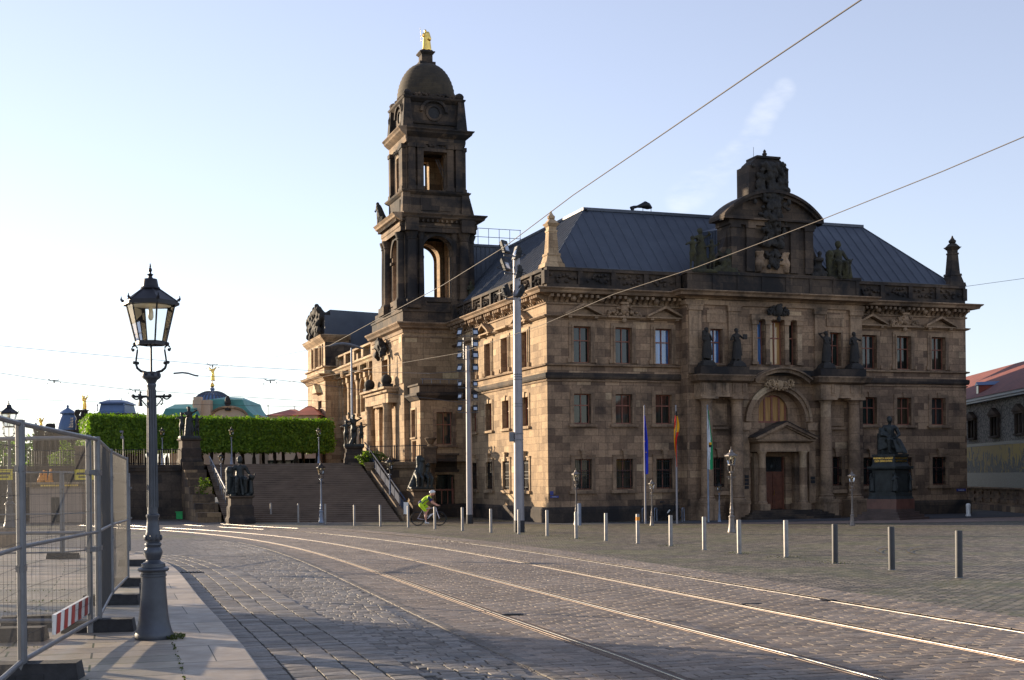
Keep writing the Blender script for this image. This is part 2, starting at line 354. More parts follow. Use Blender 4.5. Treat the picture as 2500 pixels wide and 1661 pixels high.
def window(face, a, z0, z1, w_, kind='plain', pane='pane', depth=.26, mull=1, trans=.62, grille=False, extra=None, surround='stone_mid', arch=False, frame=True):
    k, o = face; h = z1-z0
    m = MB(); x = w_/2; fw = .20 if kind != 'up' else .24; f = ('F', 0)
    def fb(*q): m.fb(f, *q)
    if kind == 'low':
        fb(-x-fw, -x, 0, .05, -.05, h+.16); fb(x, x+fw, 0, .05, -.05, h+.16); fb(-x, x, 0, .05, h, h+.16)
        fb(-x-.3, x+.3, -.02, .14, -.2, -.05); fb(-x-.22, x+.22, .0, .09, h+.16, h+.22)
        m.prism([(-.09, h), (.09, h), (.13, h+.42), (-.13, h+.42)], f, .02, .17); fb(-.2, .2, .0, .2, h+.42, h+.49)
    elif kind == 'mid':
        fb(-x-fw, -x, 0, .04, -.04, h+.2); fb(x, x+fw, 0, .04, -.04, h+.2); fb(-x, x, 0, .04, h, h+.2); m.prism([(-.07, h), (.07, h), (.11, h+.28), (-.11, h+.28)], f, .02, .10)
        fb(-x-.3, x+.3, -.02, .15, -.16, -.04)
    elif kind == 'up':
        fb(-x-fw, -x-.1, 0, .05, 0, h+.22); fb(x+.1, x+fw, 0, .05, 0, h+.22); fb(-x-.1, x+.1, 0, .05, h+.1, h+.22)
        fb(-x-.1, -x, 0, .09, 0, h+.1); fb(x, x+.1, 0, .09, 0, h+.1); fb(-x, x, 0, .09, h, h+.1)
        fb(-x-fw-.1, -x-fw, 0, .12, -.02, .2); fb(x+fw, x+fw+.1, 0, .12, -.02, .2)
    elif kind == 'thin':
        fb(-x-.1, -x, 0, .05, -.03, h+.12); fb(x, x+.1, 0, .05, -.03, h+.12); fb(-x, x, 0, .05, h, h+.12); fb(-x-.14, x+.14, 0, .1, -.12, -.03)
    elif kind == 'arch':
        r = x; n = 12; cz = h-r
        for i in range(n):
            a_, b_ = PI*i/n, PI*(i+1)/n
            m.prism([(r*math.cos(a_), cz+r*math.sin(a_)), (r*math.cos(b_), cz+r*math.sin(b_)), ((r+.16)*math.cos(b_), cz+(r+.16)*math.sin(b_)), ((r+.16)*math.cos(a_), cz+(r+.16)*math.sin(a_))], f, 0, .07)
        fb(-x-.2, -x, -.05, .1, cz-.12, cz); fb(x, x+.2, -.05, .1, cz-.12, cz); m.prism([(-.08, h), (.08, h), (.12, h+.4), (-.12, h+.4)], f, .0, .2)
    if extra: extra(m, x, h)
    s = m.build('window', M[surround], hall)
    if k == 'F': s.location = (a, o, z0)
    else: s.location = (o, a, z0); s.rotation_euler = (0, 0, -PI/2)
    if frame:
        fo = frame_mesh(w_-.02, h-.02, .045 if not arch else .1, mull, trans).build('window_frame', M['wood'], s); fo.location = (0, depth-.07, .01)
    pm = MB()
    if arch:
        r = x; cz = h-r; pts = [(-x, 0), (x, 0)]+[(r*math.cos(PI*i/16), cz+r*math.sin(PI*i/16)) for i in range(17)]
        pm.prism(pts, ('F', depth-.03), -.02, 0)
    else: pm.box(-x, x, depth-.02, depth, 0, h)
    po = pm.build('window_pane', M[pane], s)
    if grille:
        g = grille_mesh(w_-.04, h-.04).build('window_grille', M['iron'], s); g.location = (0, .08, .02)
    return s
def pediment(m, x, h, w2=1.04, y=.52, ph=.56):
    f = ('F', 0); z = h+y
    m.prism([(-w2, z), (w2, z), (w2*.86, z+.06), (-w2*.86, z+.06)], f, 0, .12)
    for s in (-1, 1):
        m.prism([(s*w2, z+.03), (s*(w2-.02), z+.14), (0, z+ph+.08), (0, z+ph-.06)], f, 0, .42)
        m.fb(f, s*(w2-.32)-.09, s*(w2-.32)+.09, 0, .3, z-.12, z)
    m.prism([(-w2*.8, z+.05), (w2*.8, z+.05), (0, z+ph-.1)], f, -.02, .1)
    m.fb(f, -w2, w2, 0, .34, z-.02, z+.05)
def cartouche(m, x, h, seed=1):
    rr = random.Random(seed); z = h+.5; f = ('F', 0)
    m.fb(f, -.95, .95, 0, .3, z-.02, z+.06)
    for i in range(46):
        u = rr.uniform(-1, 1); hh = (.28+.5*max(0, 1-abs(u)*1.6)); m.ball((u*.92, -.12-rr.uniform(0, .14), z+.06+rr.uniform(0, hh)), (rr.uniform(.05, .13), .1, rr.uniform(.05, .12)), 7)
    m.ball((0, -.2, z+.42), (.24, .12, .26), 12); m.ball((0, -.18, z-.12), (.14, .1, .16), 8); m.fb(f, -.22, .22, .05, .3, z+.68, z+.8)
# ---- main walls
FW = 25.7; CX = 12.85
WF = [1.92, 4.24, 6.52]; WR = [FW-q for q in WF][::-1]; WL = [3.3, 6.4, 9.35, 12.2]
U, Mi, Lo = (8.18, 10.04), (5.06, 6.59), (1.67, 3.24)
def ops_for(cs, w_=.95): return [(c-w_/2, c+w_/2, z[0], z[1]) for c in cs for z in (U, Mi, Lo)]
mb = MB()
wall_panel(mb, F0, 0, 7.5, -1.2, 12, ops_for(WF)); wall_panel(mb, F0, 18.2, FW, -1.2, 12, ops_for(WR));
mb.add([(FW, 0, -1.2), (FW, 30, -1.2), (FW, 30, 12), (FW, 0, 12)], [(0,1,2,3)])
# central projection, upper storey
cw = [(9.22-.36, 9.22+.36, 8.22, 10.03), (FW-9.22-.36, FW-9.22+.36, 8.22, 10.03), (CX-1.17, CX-.74, 8.2, 10.55), (CX-.42, CX+.42, 8.2, 10.55), (CX+.74, CX+1.17, 8.2, 10.55)]
wall_panel(mb, FC, 7.5, 18.2, 7.4, 12, cw, .45)
lw = [(9.25-.36, 9.25+.36, 1.72, 3.28), (FW-9.25-.36, FW-9.25+.36, 1.72, 3.28), (CX-1.68, CX+1.68, .45, 6.85, True)]
wall_panel(mb, FC, 7.5, 18.2, -1.2, 7.4, lw, .45, 16)
nb = ('F', -.36); wall_panel(mb, nb, CX-1.7, CX+1.7, .4, 6.9, [(CX-.9, CX+.9, 5.12, 6.62, True), (CX-.72, CX+.72, .46, 3.3)], .3, 12)
for s in (7.5, 18.2): mb.add([(s, 0, -1.2), (s, -.8, -1.2), (s, -.8, 12), (s, 0, 12)], [(0,1,2,3)])
mb.build('wall', M['stone'], hall)
mb = MB(); wall_panel(mb, L0, 0, 16.6, -1.2, 12, ops_for(WL, 1.1)); mb.build('side_wall', M['stone_l'], hall)
# ---- plinth
PLP = [(0, -1.2), (.16, -1.2), (.16, .66), (.10, .80), (0, .80)][::-1]
pieces('plinth', M['soot'], hall, [lambda m: m.sweep([(0, 16.5), (0, 0), (7.3, 0)], PLP), lambda m: m.sweep([(18.4, 0), (FW, 0), (FW, 12)], PLP)])
# ---- string courses
EW = [(0, 16.2), (0, 0), (7.5, 0)]; EE = [(18.2, 0), (FW, 0), (FW, 12)]
for P_ in (EW, EE):
    mb = MB(); mb.sweep(P_, [(0, 7.34), (.10, 7.36), (.14, 7.45), (.14, 7.62), (.04, 7.66), (0, 7.66)])
    mb.build('dark_band_course', M['soot'], hall)
for P_ in (EW, EE):
    mb = MB(); mb.sweep(P_, [(0, 7.20), (.06, 7.22), (.08, 7.28), (0, 7.30)]); mb.sweep(P_, [(0, 7.98), (.14, 8.02), (.16, 8.09), (0, 8.13)]); mb.sweep(P_, [(0, 10.44), (.1, 10.47), (.20, 10.54), (.20, 10.58), (0, 10.62)])
    mb.sweep(P_, [(0, 11.12), (.07, 11.14), (.07, 11.22), (0, 11.24)])
    mb.build('string_course', M['stone_mid'], hall)
# ---- main cornice with consoles
mb = MB(); CP = [(0, 0), (.10, .0), (.14, .06), (.34, .10), (.55, .12), (.60, .24), (.72, .33), (.72, .38), (0, .44)]
def cor(z, sc=1): return [(0, z)]+[(d*sc, z+h) for d, h in CP[1:]]
for P_ in (EW, EE): mb = MB(); mb.sweep(P_, cor(11.54)); mb.build('cornice', M['stone_mid'], hall)
mb = MB()
def console(face, a):
    k, o = face
    pts = [(0, 0), (.10, 0), (.16, .10), (.34, .20), (.50, .22), (.50, .36), (0, .36)]
    for h in (-.07, .07):
        pass
    v = []
    for s in (-.07, .07):
        for d, z in pts: v.append((a+s, o-d, 11.24+z) if k == 'F' else (o-d, a+s, 11.24+z))
    n = len(pts); mb.add(v, [tuple(range(n)), tuple(range(n, 2*n))[::-1]]+[(i, i+n, (i+1) % n+n, (i+1) % n) for i in range(n)])
def rosette(face, a):
    k, o = face
    c = (a, o-.22, 11.42) if k == 'F' else (o-.22, a, 11.42)
    mb.ball(c, (.17, .17, .15), 9)
def row(face, a0, a1, step=.30, ro=5):
    n = int((a1-a0)/step)
    for i in range(n+1):
        a = a0+(a1-a0)*i/n
        if i % ro == ro-1: rosette(face, a)
        else: console(face, a)
for q_ in ((F0, .15, 7.3), (F0, 18.45, FW-.15), (L0, .15, 15.2)): mb = MB(); row(*q_); mb.build('cornice_consoles', M['stone_mid'], hall)
# ---- parapet
mb = MB()
def parapet(face, a0, a1, n):
    mb.fb(face, a0, a1, -.45, .02, 11.95, 12.18); mb.fb(face, a0, a1, -.45, .06, 12.86, 13.03)
    for i in range(n+1):
        a = a0+(a1-a0)*i/n; mb.fb(face, a-.13, a+.13, -.4, .04, 12.18, 12.86)
    mb.fb(face, a0, a1, -.36, -.08, 12.18, 12.86)
    rr = random.Random(3)
    for i in range(n):
        c = a0+(a1-a0)*(i+.5)/n; w_ = (a1-a0)/n/2-.25
        for j in range(14):
            a = c+rr.uniform(-w_, w_); z = 12.3+rr.random()*.42; k, o = face
            q = (a, o+.08-.05, z) if k == 'F' else (o+.08-.05, a, z); mb.ball(q, (.09, .09, .08), 6)
for q_ in ((F0, .02, 7.45, 4), (F0, 18.25, FW-.02, 4), (L0, .46, 15.6, 9)): mb = MB(); parapet(*q_); mb.build('parapet', M['soot'], hall)
# ---- windows of the three storeys
def ped_x(m, x, h): pediment(m, x, h)
for i, c in enumerate(WF+WR):
    car = i in (1, 4)
    window(F0, c, *U, .95, 'up', 'pane' if i != 2 else 'pane_b', extra=(lambda m, x, h, s=i: cartouche(m, x, h, s)) if car else ped_x, surround='stone_mid', depth=.3)
    window(F0, c, *Mi, .95, 'mid', 'pane', depth=.3); window(F0, c, *Lo, .95, 'low', 'pane' if i != 2 else 'pane', grille=True, depth=.3)
for i, c in enumerate(WL):
    if c < 12: window(L0, c, *U, 1.1, 'up', extra=(ped_x if i != 1 else (lambda m, x, h: m.fb(('F', 0), -1.0, 1.0, 0, .34, h+.5, h+.6))), surround='stone_light', depth=.3)
    window(L0, c, *Mi, 1.1, 'mid', surround='stone_light', depth=.3); window(L0, c, *Lo, 1.1, 'low', grille=True, surround='stone_light', depth=.3)
window(L0, 12.2, *U, 1.1, 'up', surround='stone_light', depth=.3)
# ---- central bay
for s in (-1, 1):
    window(FC, CX+s*3.63, 8.22, 10.03, .72, 'thin', 'pane_b' if s < 0 else 'pane', depth=.36)
    window(FC, CX+s*.955, 8.2, 10.55, .43, 'none', 'pane_b' if s < 0 else 'pane', mull=0, depth=.36)
    window(FC, CX+s*3.6, 1.72, 3.28, .72, 'low', grille=True, depth=.36)
window(FC, CX, 8.2, 10.55, .84, 'none', 'pane_y', depth=.36)
window(('F', -.36), CX, 5.12, 6.62, 1.8, 'none', 'pane_y', mull=3, trans=0, arch=True, depth=.22)
mb = MB()
def pil(a0, a1, z0, z1, d=.12, q=FC):
    mb.fb(q, a0, a1, 0, d, z0, z1); mb.fb(q, a0-.05, a1+.05, 0, d+.05, z0, z0+.14); mb.fb(q, a0-.06, a1+.06, 0, d+.07, z1-.28, z1-.05); mb.fb(q, a0-.1, a1+.1, 0, d+.1, z1-.05, z1)
for s in (-1, 1):
    for c in (4.9, 2.62): pil(CX+s*c-.32 if c < 4 else CX+s*c-.36, CX+s*c+.32 if c < 4 else CX+s*c+.36, 8.05, 11.25)
    pil(CX+s*.58-.12, CX+s*.58+.12, 8.2, 10.6, .1); pil(CX+s*1.36-.14, CX+s*1.36+.14, 8.2, 10.6, .1)
    mb.fb(FC, CX+s*3.63-.55, CX+s*3.63+.55, 0, .05, 10.35, 11.0)
mb.fb(FC, CX-1.6, CX+1.6, 0, .18, 10.6, 10.86)
mb.fb(FC, 7.55, 18.15, -.3, .14, 7.66, 8.04)
C7 = [(7.5, 0), (7.5, -.8), (18.2, -.8), (18.2, 0)]
mb.sweep(C7, [(0, 11.25), (.1, 11.27), (.12, 11.5), (0, 11.5)]); mb.sweep(C7, cor(11.58, 1.05))
mb.build('central_bay_trim', M['stone_mid'], hall)
# portal storey: giant columns, triglyph frieze, cornice
QP = -1.25
for s in (-1, 1):
    mb = MB()
    for c in (2.70, 4.47):
        x = CX+s*c
        mb.lathe([(.33, 1.22), (.335, 2.6), (.30, 4.6), (.275, 6.12)], 18, x, QP)
        mb.lathe([(.44, 1.0), (.44, 1.08), (.36, 1.15), (.40, 1.2), (.34, 1.26)], 18, x, QP); mb.lathe([(.28, 6.08), (.31, 6.12), (.29, 6.16), (.34, 6.24), (.40, 6.30), (.42, 6.31)], 18, x, QP)
        mb.box(x-.46, x+.46, QP-.46, -.7, -1.2, 1.0); mb.box(x-.5, x+.5, QP-.5, -.7, .82, 1.0); mb.box(x-.46, x+.46, QP-.46, -.7, 6.31, 6.42)
    x0, x1 = sorted((CX+s*2.2, CX+s*4.97))
    mb.box(x0, x1, QP-.33, -.7, 6.42, 6.62); mb.box(x0+.02, x1-.02, QP-.30, -.7, 6.62, 7.16)
    for i in range(5):
        a = x0+.2+(x1-x0-.4)*i/4
        for k in (-.09, 0, .09): mb.box(a+k-.032, a+k+.032, QP-.35, QP-.29, 6.66, 7.14)
        mb.box(a-.15, a+.15, QP-.37, QP-.3, 6.56, 6.61)
    P_ = [(x0, -.7), (x0, QP-.30), (x1, QP-.30), (x1, -.7)]
    mb.sweep(P_, [(0, 7.14), (.08, 7.17), (.22, 7.26), (.26, 7.40), (.34, 7.50), (.34, 7.56), (0, 7.60)])
    # panels between the columns
    mb.fb(FC, CX+s*3.58-.5, CX+s*3.58+.5, 0, .08, 4.95, 6.1); mb.fb(FC, CX+s*3.58-.55, CX+s*3.58+.55, 0, .2, 4.75, 4.87); mb.fb(FC, CX+s*3.6-.55, CX+s*3.6+.55, 0, .24, 1.3, 1.5)
    mb.fb(FC, CX+s*2.02-.2, CX+s*2.02+.2, 0, .16, .8, 4.7); mb.fb(FC, CX+s*2.02-.28, CX+s*2.02+.28, 0, .26, 4.7, 5.1)
    mb.build('portal_columns', M['stone_mid'], hall, 35)
mb = MB()
for s in (-1, 1):
    x0, x1 = sorted((CX+s*2.16, CX+s*5.0)); mb.box(x0, x1, QP-.42, -.6, 7.60, 7.98)
mb.box(CX-2.2, CX+2.2, -1.05, -.6, 7.62, 7.9)
mb.build('balcony_ledge', M['soot'], hall)
# archivolt, impost and hood
mb = MB(); n = 26; cz = 5.17
def ring(r0, r1, d0, d1, a0=0, a1=PI, cz=cz, nn=n):
    for i in range(nn):
        a, b = a0+(a1-a0)*i/nn, a0+(a1-a0)*(i+1)/nn
        mb.prism([(CX+r0*math.cos(a), cz+r0*math.sin(a)), (CX+r1*math.cos(a), cz+r1*math.sin(a)), (CX+r1*math.cos(b), cz+r1*math.sin(b)), (CX+r0*math.cos(b), cz+r0*math.sin(b))], FC, d0, d1)
ring(1.68, 1.86, .0, .14); ring(1.86, 2.02, 0, .24)
ring(2.6, 2.78, .2, .62, R(52), R(128), 5.16, 18); ring(2.78, 2.86, .2, .78, R(52), R(128), 5.16, 18)
mb.fb(FC, CX-2.2, CX+2.2, 0, .1, 7.2, 7.62)
mb.build('archivolt', M['stone_mid'], hall)
mb = MB(); rr = random.Random(5)
for i in range(120):
    u = rr.uniform(-1, 1); mb.ball((CX+u*.85, -1.02-rr.random()*.08, 7.08+rr.uniform(-.22, .25)*(1.2-abs(u)*.4)+abs(u)*.12), (.07, .07, .06), 6)
mb.ball((CX, -1.1, 7.12), (.2, .12, .26), 10)
mb.build('arch_relief', M['stone_light'], hall)
mb = MB()
for i in range(90):
    u = rr.uniform(-1, 1); mb.ball((CX+u*.62, -.98-rr.random()*.1, 10.9+rr.uniform(-.1, .62)*(1-abs(u)*.7)), (.08, .08, .08), 6)
mb.ball((CX, -1.1, 11.1), (.22, .12, .3), 10); mb.ball((CX, -1.05, 10.62), (.12, .1, .16), 8)
mb.build('window_cartouche', M['sculpt'], hall)
# porch: two columns, entablature, pediment
mb = MB(); py = -1.28
for s in (-1, 1):
    x = CX+s*1.24; mb.lathe([(.27, .8), (.27, .88), (.21, .96), (.215, 2.0), (.18, 3.38), (.2, 3.42), (.26, 3.52), (.26, 3.56)], 16, x, py); mb.box(x-.3, x+.3, py-.3, -.5, -.6, .8)
    mb.box(x-.14, x+.14, -.7, -.36, .4, 3.5)
mb.box(CX-1.52, CX+1.52, py-.25, -.4, 3.56, 3.74); mb.box(CX-1.49, CX+1.49, py-.22, -.4, 3.74, 4.02)
mb.sweep([(CX-1.5, -.5), (CX-1.5, py-.22), (CX+1.5, py-.22), (CX+1.5, -.5)], [(0, 4.0), (.08, 4.03), (.24, 4.10), (.28, 4.18), (0, 4.20)])
mb.prism([(CX-1.5, 4.2), (CX+1.5, 4.2), (CX, 4.86)], ('F', py-.22), -.7, .02)
for s in (-1, 1): mb.prism([(CX+s*1.84, 4.20), (CX+s*1.88, 4.29), (CX, 5.13), (CX, 4.96)], ('F', py-.22), -.7, .26); mb.prism([(CX+s*1.6, 4.20), (CX+s*1.66, 4.24), (CX, 4.99), (CX, 4.86)], ('F', py-.22), -.7, .14)
mb.box(CX-1.5, CX-.72, -.5, -.3, 3.3, 3.5)
mb.build('porch', M['stone_mid'], hall, 35)
mb = MB()
for s in (-1, 1): mb.prism([(CX+s*1.90, 4.29), (CX+s*1.90, 4.33), (CX, 5.18), (CX, 5.13)], ('F', py-.22), -.75, .30)
mb.build('porch_pediment_roof', M['soot'], hall)
# door
mb = MB()
for s in (-1, 1):
    x0 = CX if s > 0 else CX-.62
    mb.box(x0+.015, x0+.605, -.22, -.15, .5, 2.42)
    for z0, z1 in ((.6, .86), (.95, 1.2), (1.28, 1.52), (1.62, 2.32)): mb.box(x0+.09, x0+.53, -.245, -.22, z0, z1); mb.box(x0+.2, x0+.42, -.265, -.245, z0+.06, z1-.06)
mb.box(CX-.68, CX+.68, -.25, -.12, 2.42, 2.5); mb.box(CX-.70, CX-.62, -.24, -.12, .46, 3.3); mb.box(CX+.62, CX+.70, -.24, -.12, .46, 3.3)
d = mb.build('front_door', M['door'], hall)
g = MB()
for i in range(15):
    a = R(12)+R(156)*i/14; g.tube([(CX, -.2, 2.55), (CX+.62*math.cos(a), -.2, 2.55+.72*math.sin(a))], .016, 5)
g.ball((CX, -.22, 2.75), (.16, .05, .16), 10); g.build('door_transom_grille', M['bronze'], d)
h = MB(); h.tube([(CX+.06, -.28, 1.25), (CX+.06, -.3, 1.5)], .018, 6); h.build('door_handle', M['gold'], d)
m2 = MB(); m2.box(CX-.7, CX+.7, -.12, -.1, .4, 3.3); m2.build('door_backing', M['black'], d)
mb = MB()
for i in range(5): mb.box(CX-2.1-.22*i, CX+2.1+.22*i, -1.75-.26*i, -.5, -.2+.0, .46-.105*i)
mb.build('entrance_steps', M['soot'], hall)
mb = MB()
for i in range(4): mb.box(CX-2.12, CX-1.88, -.99, -.96, 1.6+i*.19, 1.76+i*.19)
for i in range(2): mb.box(CX+1.9, CX+2.16, -.99, -.96, 1.85+i*.2, 2.02+i*.2)
mb.build('wall_plaque', M['black'], hall)
for x in (CX-3.2, CX+3.9): mb = MB(); mb.box(x-.13, x+.13, -2.1, -1.9, -.1, .95); mb.build('stone_post', M['stone_mid'], hall)
# ---- attic above the centre, gable
mb = MB()
mb.box(7.6, 18.1, -.72, -.2, 12.0, 12.9); mb.box(7.5, 18.2, -.8, -.15, 12.9, 13.06); mb.box(7.55, 18.15, -.75, -.2, 12.0, 12.12)
for i in range(8): mb.box(7.7+i*1.47-.1, 7.7+i*1.47+.1, -.76, -.2, 12.12, 12.9)
gx0, gx1 = 10.32, 15.42; GQ = -.35
mb.box(gx0, gx1, GQ, 1.0, 13.0, 16.0)
for x in (gx0+.05, gx0+.95, gx1-1.45, gx1-.55): mb.box(x, x+.5, GQ-.14, GQ, 13.2, 15.5); mb.box(x-.05, x+.55, GQ-.2, GQ, 15.5, 15.66)
mb.box(gx0-.1, gx1+.1, GQ-.2, 1, 15.66, 15.95)
# scrolled feet of the gable
for s, x in ((-1, gx0), (1, gx1)):
    pts = [(x, 13.05), (x+s*2.1, 13.05)]+[(x+s*(2.1*math.exp(-1.8*i/10)-.34+.0), 13.05+.30+2.0*(i/10)**1.5) for i in range(11)]+[(x, 15.4)]
    mb.prism(pts if s > 0 else pts[::-1], ('F', GQ+.45), -.2, .2)
# segmental pediment
cxg = 12.85; hw = 3.02; zc = 16.0; rise = 1.42; rad = (hw**2+rise**2)/(2*rise)
arc = [(cxg+rad*math.sin(a), zc+rise-rad+rad*math.cos(a)) for a in np.linspace(-math.asin(hw/rad), math.asin(hw/rad), 25)]
mb.prism(arc, ('F', GQ), -1.3, -.02)
for i in range(24):
    (a, b), (c, d_) = arc[i], arc[i+1]; mb.prism([(a, b-.0), (c, d_-.0), (c, d_+.16), (a, b+.16)], ('F', GQ), -1.3, .42); mb.prism([(a, b-.16), (c, d_-.16), (c, d_), (a, b)], ('F', GQ), -.2, .26)
mb.box(cxg-hw-.02, cxg+hw+.02, GQ-.40, 1, 15.92, 16.06)
# crest block
mb.box(11.6, 13.95, GQ+.0, 1.0, 16.9, 18.8); mb.frus(12.78, .3, 18.8, 19.1, 1.17, .62, 1.0, .55); mb.frus(12.78, .3, 19.1, 19.35, 1.0, .55, .72, .5); mb.box(12.05, 13.5, GQ+.02, .85, 19.35, 19.47)
mb.box(11.5, 11.9, GQ-.05, .9, 17.0, 18.9); mb.box(13.95, 14.45, GQ, 1, 16.8, 17.35)
mb.lathe([(.3, 19.45), (.22, 19.55), (.1, 19.62), (.14, 19.72), (.07, 19.8), (.09, 19.86), (.02, 19.96)], 10, 12.85, .25)
mb.tube([(12.2, .3, 19.4), (12.2, .3, 20.05)], .012, 4)
mb.build('gable', M['soot'], hall)
# carved reliefs on the gable
mb = MB(); rr = random.Random(9)
for i in range(230):
    z = rr.uniform(14.6, 19.0); wd = 1.15 if z > 16.9 else .85; u = max(-1.3, min(1.3, rr.gauss(0, .45)*wd))
    mb.ball((12.85+u, GQ-.08-rr.random()*.22-(.15 if 15.9 < z < 17 else 0), z), (rr.uniform(.07, .17), .12, rr.uniform(.08, .24)), 7)
for s in (-1, 1):
    mb.lathe([(.12, 17.1), (.2, 17.6), (.16, 18.2), (.1, 18.5)], 8, 12.8+s*.55, GQ-.1); mb.ball((12.8+s*.55, GQ-.15, 18.62), .14, 8)
mb.cap((12.8, GQ-.1, 17.2), (12.8, GQ-.1, 18.5), .3, .22); mb.ball((12.8, GQ-.1, 18.85), (.42, .2, .3), 10)
place('gable_relief', remeshed(mb, .045, 1, .05, .12), M['sculpt'], hall)
mb = MB()
mb.fb(('F', GQ), cxg-1.05, cxg+1.05, 0, .05, 13.15, 13.9)
for s in (-1, 1):
    mb.lathe([(.16, 0), (.24, .5), (.12, .8), (.22, 1.1)], 10, cxg+s*.85, GQ-.05, 13.2)
    for j in range(12): mb.ball((cxg+s*(.5+rr.random()*.3), GQ-.12, 13.5+rr.random()*.8), (.12, .1, .12), 7)
place('coat_of_arms_relief', remeshed(mb, .04, 1, .05, .1), M['stone_mid'], hall)
mb = MB()
for i in range(40): mb.ball((cxg+rr.gauss(0, .28), GQ-.14-rr.random()*.12, 13.4+rr.random()*1.0), (rr.uniform(.06, .13), .1, rr.uniform(.06, .15)), 7)
place('arms_figures', remeshed(mb, .035, 1, .04, .1), M['sculpt'], hall)
# roof sculpture groups beside the gable
def clump(cx, cy, z, w_, h, n, seed, heads=()):
    m = MB(); r_ = random.Random(seed)
    for i in range(n):
        t_ = r_.random(); a_ = Vector((cx+r_.uniform(-1, 1)*w_*(1-.55*t_), cy+r_.uniform(-.3, .3), z+t_*h*.85)); m.cap(a_, a_+Vector((r_.uniform(-.3, .3), r_.uniform(-.15, .1), r_.uniform(-.3, .3))), r_.uniform(.06, .17), r_.uniform(.04, .12))
    m.box(cx-w_*1.05, cx+w_*1.05, cy-.35, cy+.35, z-.1, z+.3)
    for hx, hz, hr in heads: m.ball((cx+hx, cy-.1, z+hz), hr, 10); m.cap((cx+hx, cy-.05, z+hz-.2), (cx+hx*.8, cy, z+.3), hr*.9, hr*1.5)
    return m
ROOFG = [(8.6, 'trio', 2.35, 41, 'moss_s'), (16.95, 'seated', 2.1, 43, 'moss_s')]
place('sculpture_group', remeshed(clump(9.9, -.35, 13.0, .7, 1.2, 40, 2, ((.3, 1.2, .16),)), .06, 1, .10, .25), M['moss_s'], hall)
place('sculpture_group', remeshed(clump(15.75, -.35, 13.0, .35, 1.2, 22, 4, ((0.05, 1.35, .14),)), .06, 1, .08, .25), M['sculpt'], hall)
# dormer roof running back from the gable
mb = MB(); mb.add([(gx0+.05, .9, 13), (gx0+.05, .9, 15.6), (gx0+.05, 3.6, 15.9), (gx0+.05, 3.6, 13), (gx1-.05, .9, 13), (gx1-.05, .9, 15.6), (gx1-.05, 3.6, 15.9), (gx1-.05, 3.6, 13), (CX, .9, 16.6), (CX, 3.9, 16.7)],
    [(0,1,2,3), (4,5,6,7), (1,8,9,2), (8,5,6,9)])
for i in range(9): y = 1.0+i*.3; mb.box(gx0+.01, gx0+.05, y-.02, y+.02, 13, 15.6)
mb.build('dormer_cladding', M['roof'], hall)
# ---- main hipped roof (front wing and left wing), standing seams
ez, rz, ry = 13.02, 17.0, 4.35
e0, e1 = .32, FW-.32; rp0, rp1 = 3.95, FW-3.95; QB = 30
mb = MB()
V = [(e0,.32,ez),(e1,.32,ez),(rp1,ry,rz),(rp0,ry,rz),(e1,QB,ez),(rp1,QB,rz),(e0,24,ez),(rp0,24,rz),(8.5,QB,ez),(8.5,8.5,ez)]
mb.add(V, [(0,1,2,3), (1,4,5,2), (6,0,3,7)])
mb.add([(rp0,ry,rz),(rp1,ry,rz),(rp1,8.7,ez),(rp0,8.7,ez)], [(0,1,2,3)]); mb.add([(rp0,4,rz),(8.2,8,ez),(8.2,24,ez),(rp0,24,rz)], [(0,1,2,3)])
mb.box(rp0-.1, rp1+.1, ry-.12, ry+.12, rz-.06, rz+.10); mb.box(rp0-.12, rp0+.12, ry+.12, 24, rz-.06, rz+.08)
mb.sweep([(e0-.1, 16), (e0-.1, .22), (e1+.1, .22), (e1+.1, 20)], [(0, ez-.12), (.1, ez-.10), (.1, ez+.06), (0, ez+.08)])
roof = mb.build('roof', M['roof'], hall)
mb = MB()
def seam(a, b):
    a, b = Vector(a), Vector(b); mb.tube([a+Vector((0, 0, .02)), b+Vector((0, 0, .02))], .028, 4)
i = 0; x = e0+.3
while x < e1-.2:
    f_ = min(1, (x-e0)/(rp0-e0), (e1-x)/(e1-rp1)); seam((x, .32, ez), (x, .32+(ry-.32)*f_, ez+(rz-ez)*f_)); x += .62
y = .62
while y < 24:
    f_ = min(1, (y-.32)/(ry-.32)); seam((e0, y, ez), (e0+(rp0-e0)*f_, y, ez+(rz-ez)*f_)); y += .42
seam((e0,.32,ez), (rp0,ry,rz)); seam((e1,.32,ez), (rp1,ry,rz))
mb.build('roof_seams', M['roof_seam'], roof)
# vent horn on the ridge
mb = MB(); 
SX_ = -1.05
for dx in (0, .55, 1.05): mb.tube([(8.0+SX_+dx, ry, rz), (8.0+SX_+dx, ry, rz+.28)], .018, 5)
mb.tube([(x_+SX_, ry, rz+z_) for x_, z_ in ((7.85, .2), (8.0, .3), (8.2, .34), (8.45, .4), (8.68, .46), (8.88, .4), (9.1, .32))], [.14, .09, .07, .13, .22, .19, .05], 12)
o = mb.build('roof_siren', M['iron'], None, 40); o.parent = None; o.matrix_world = hall.matrix_basis
tag(o, 'small dark horn shaped siren on stilts on the roof ridge', 'siren')
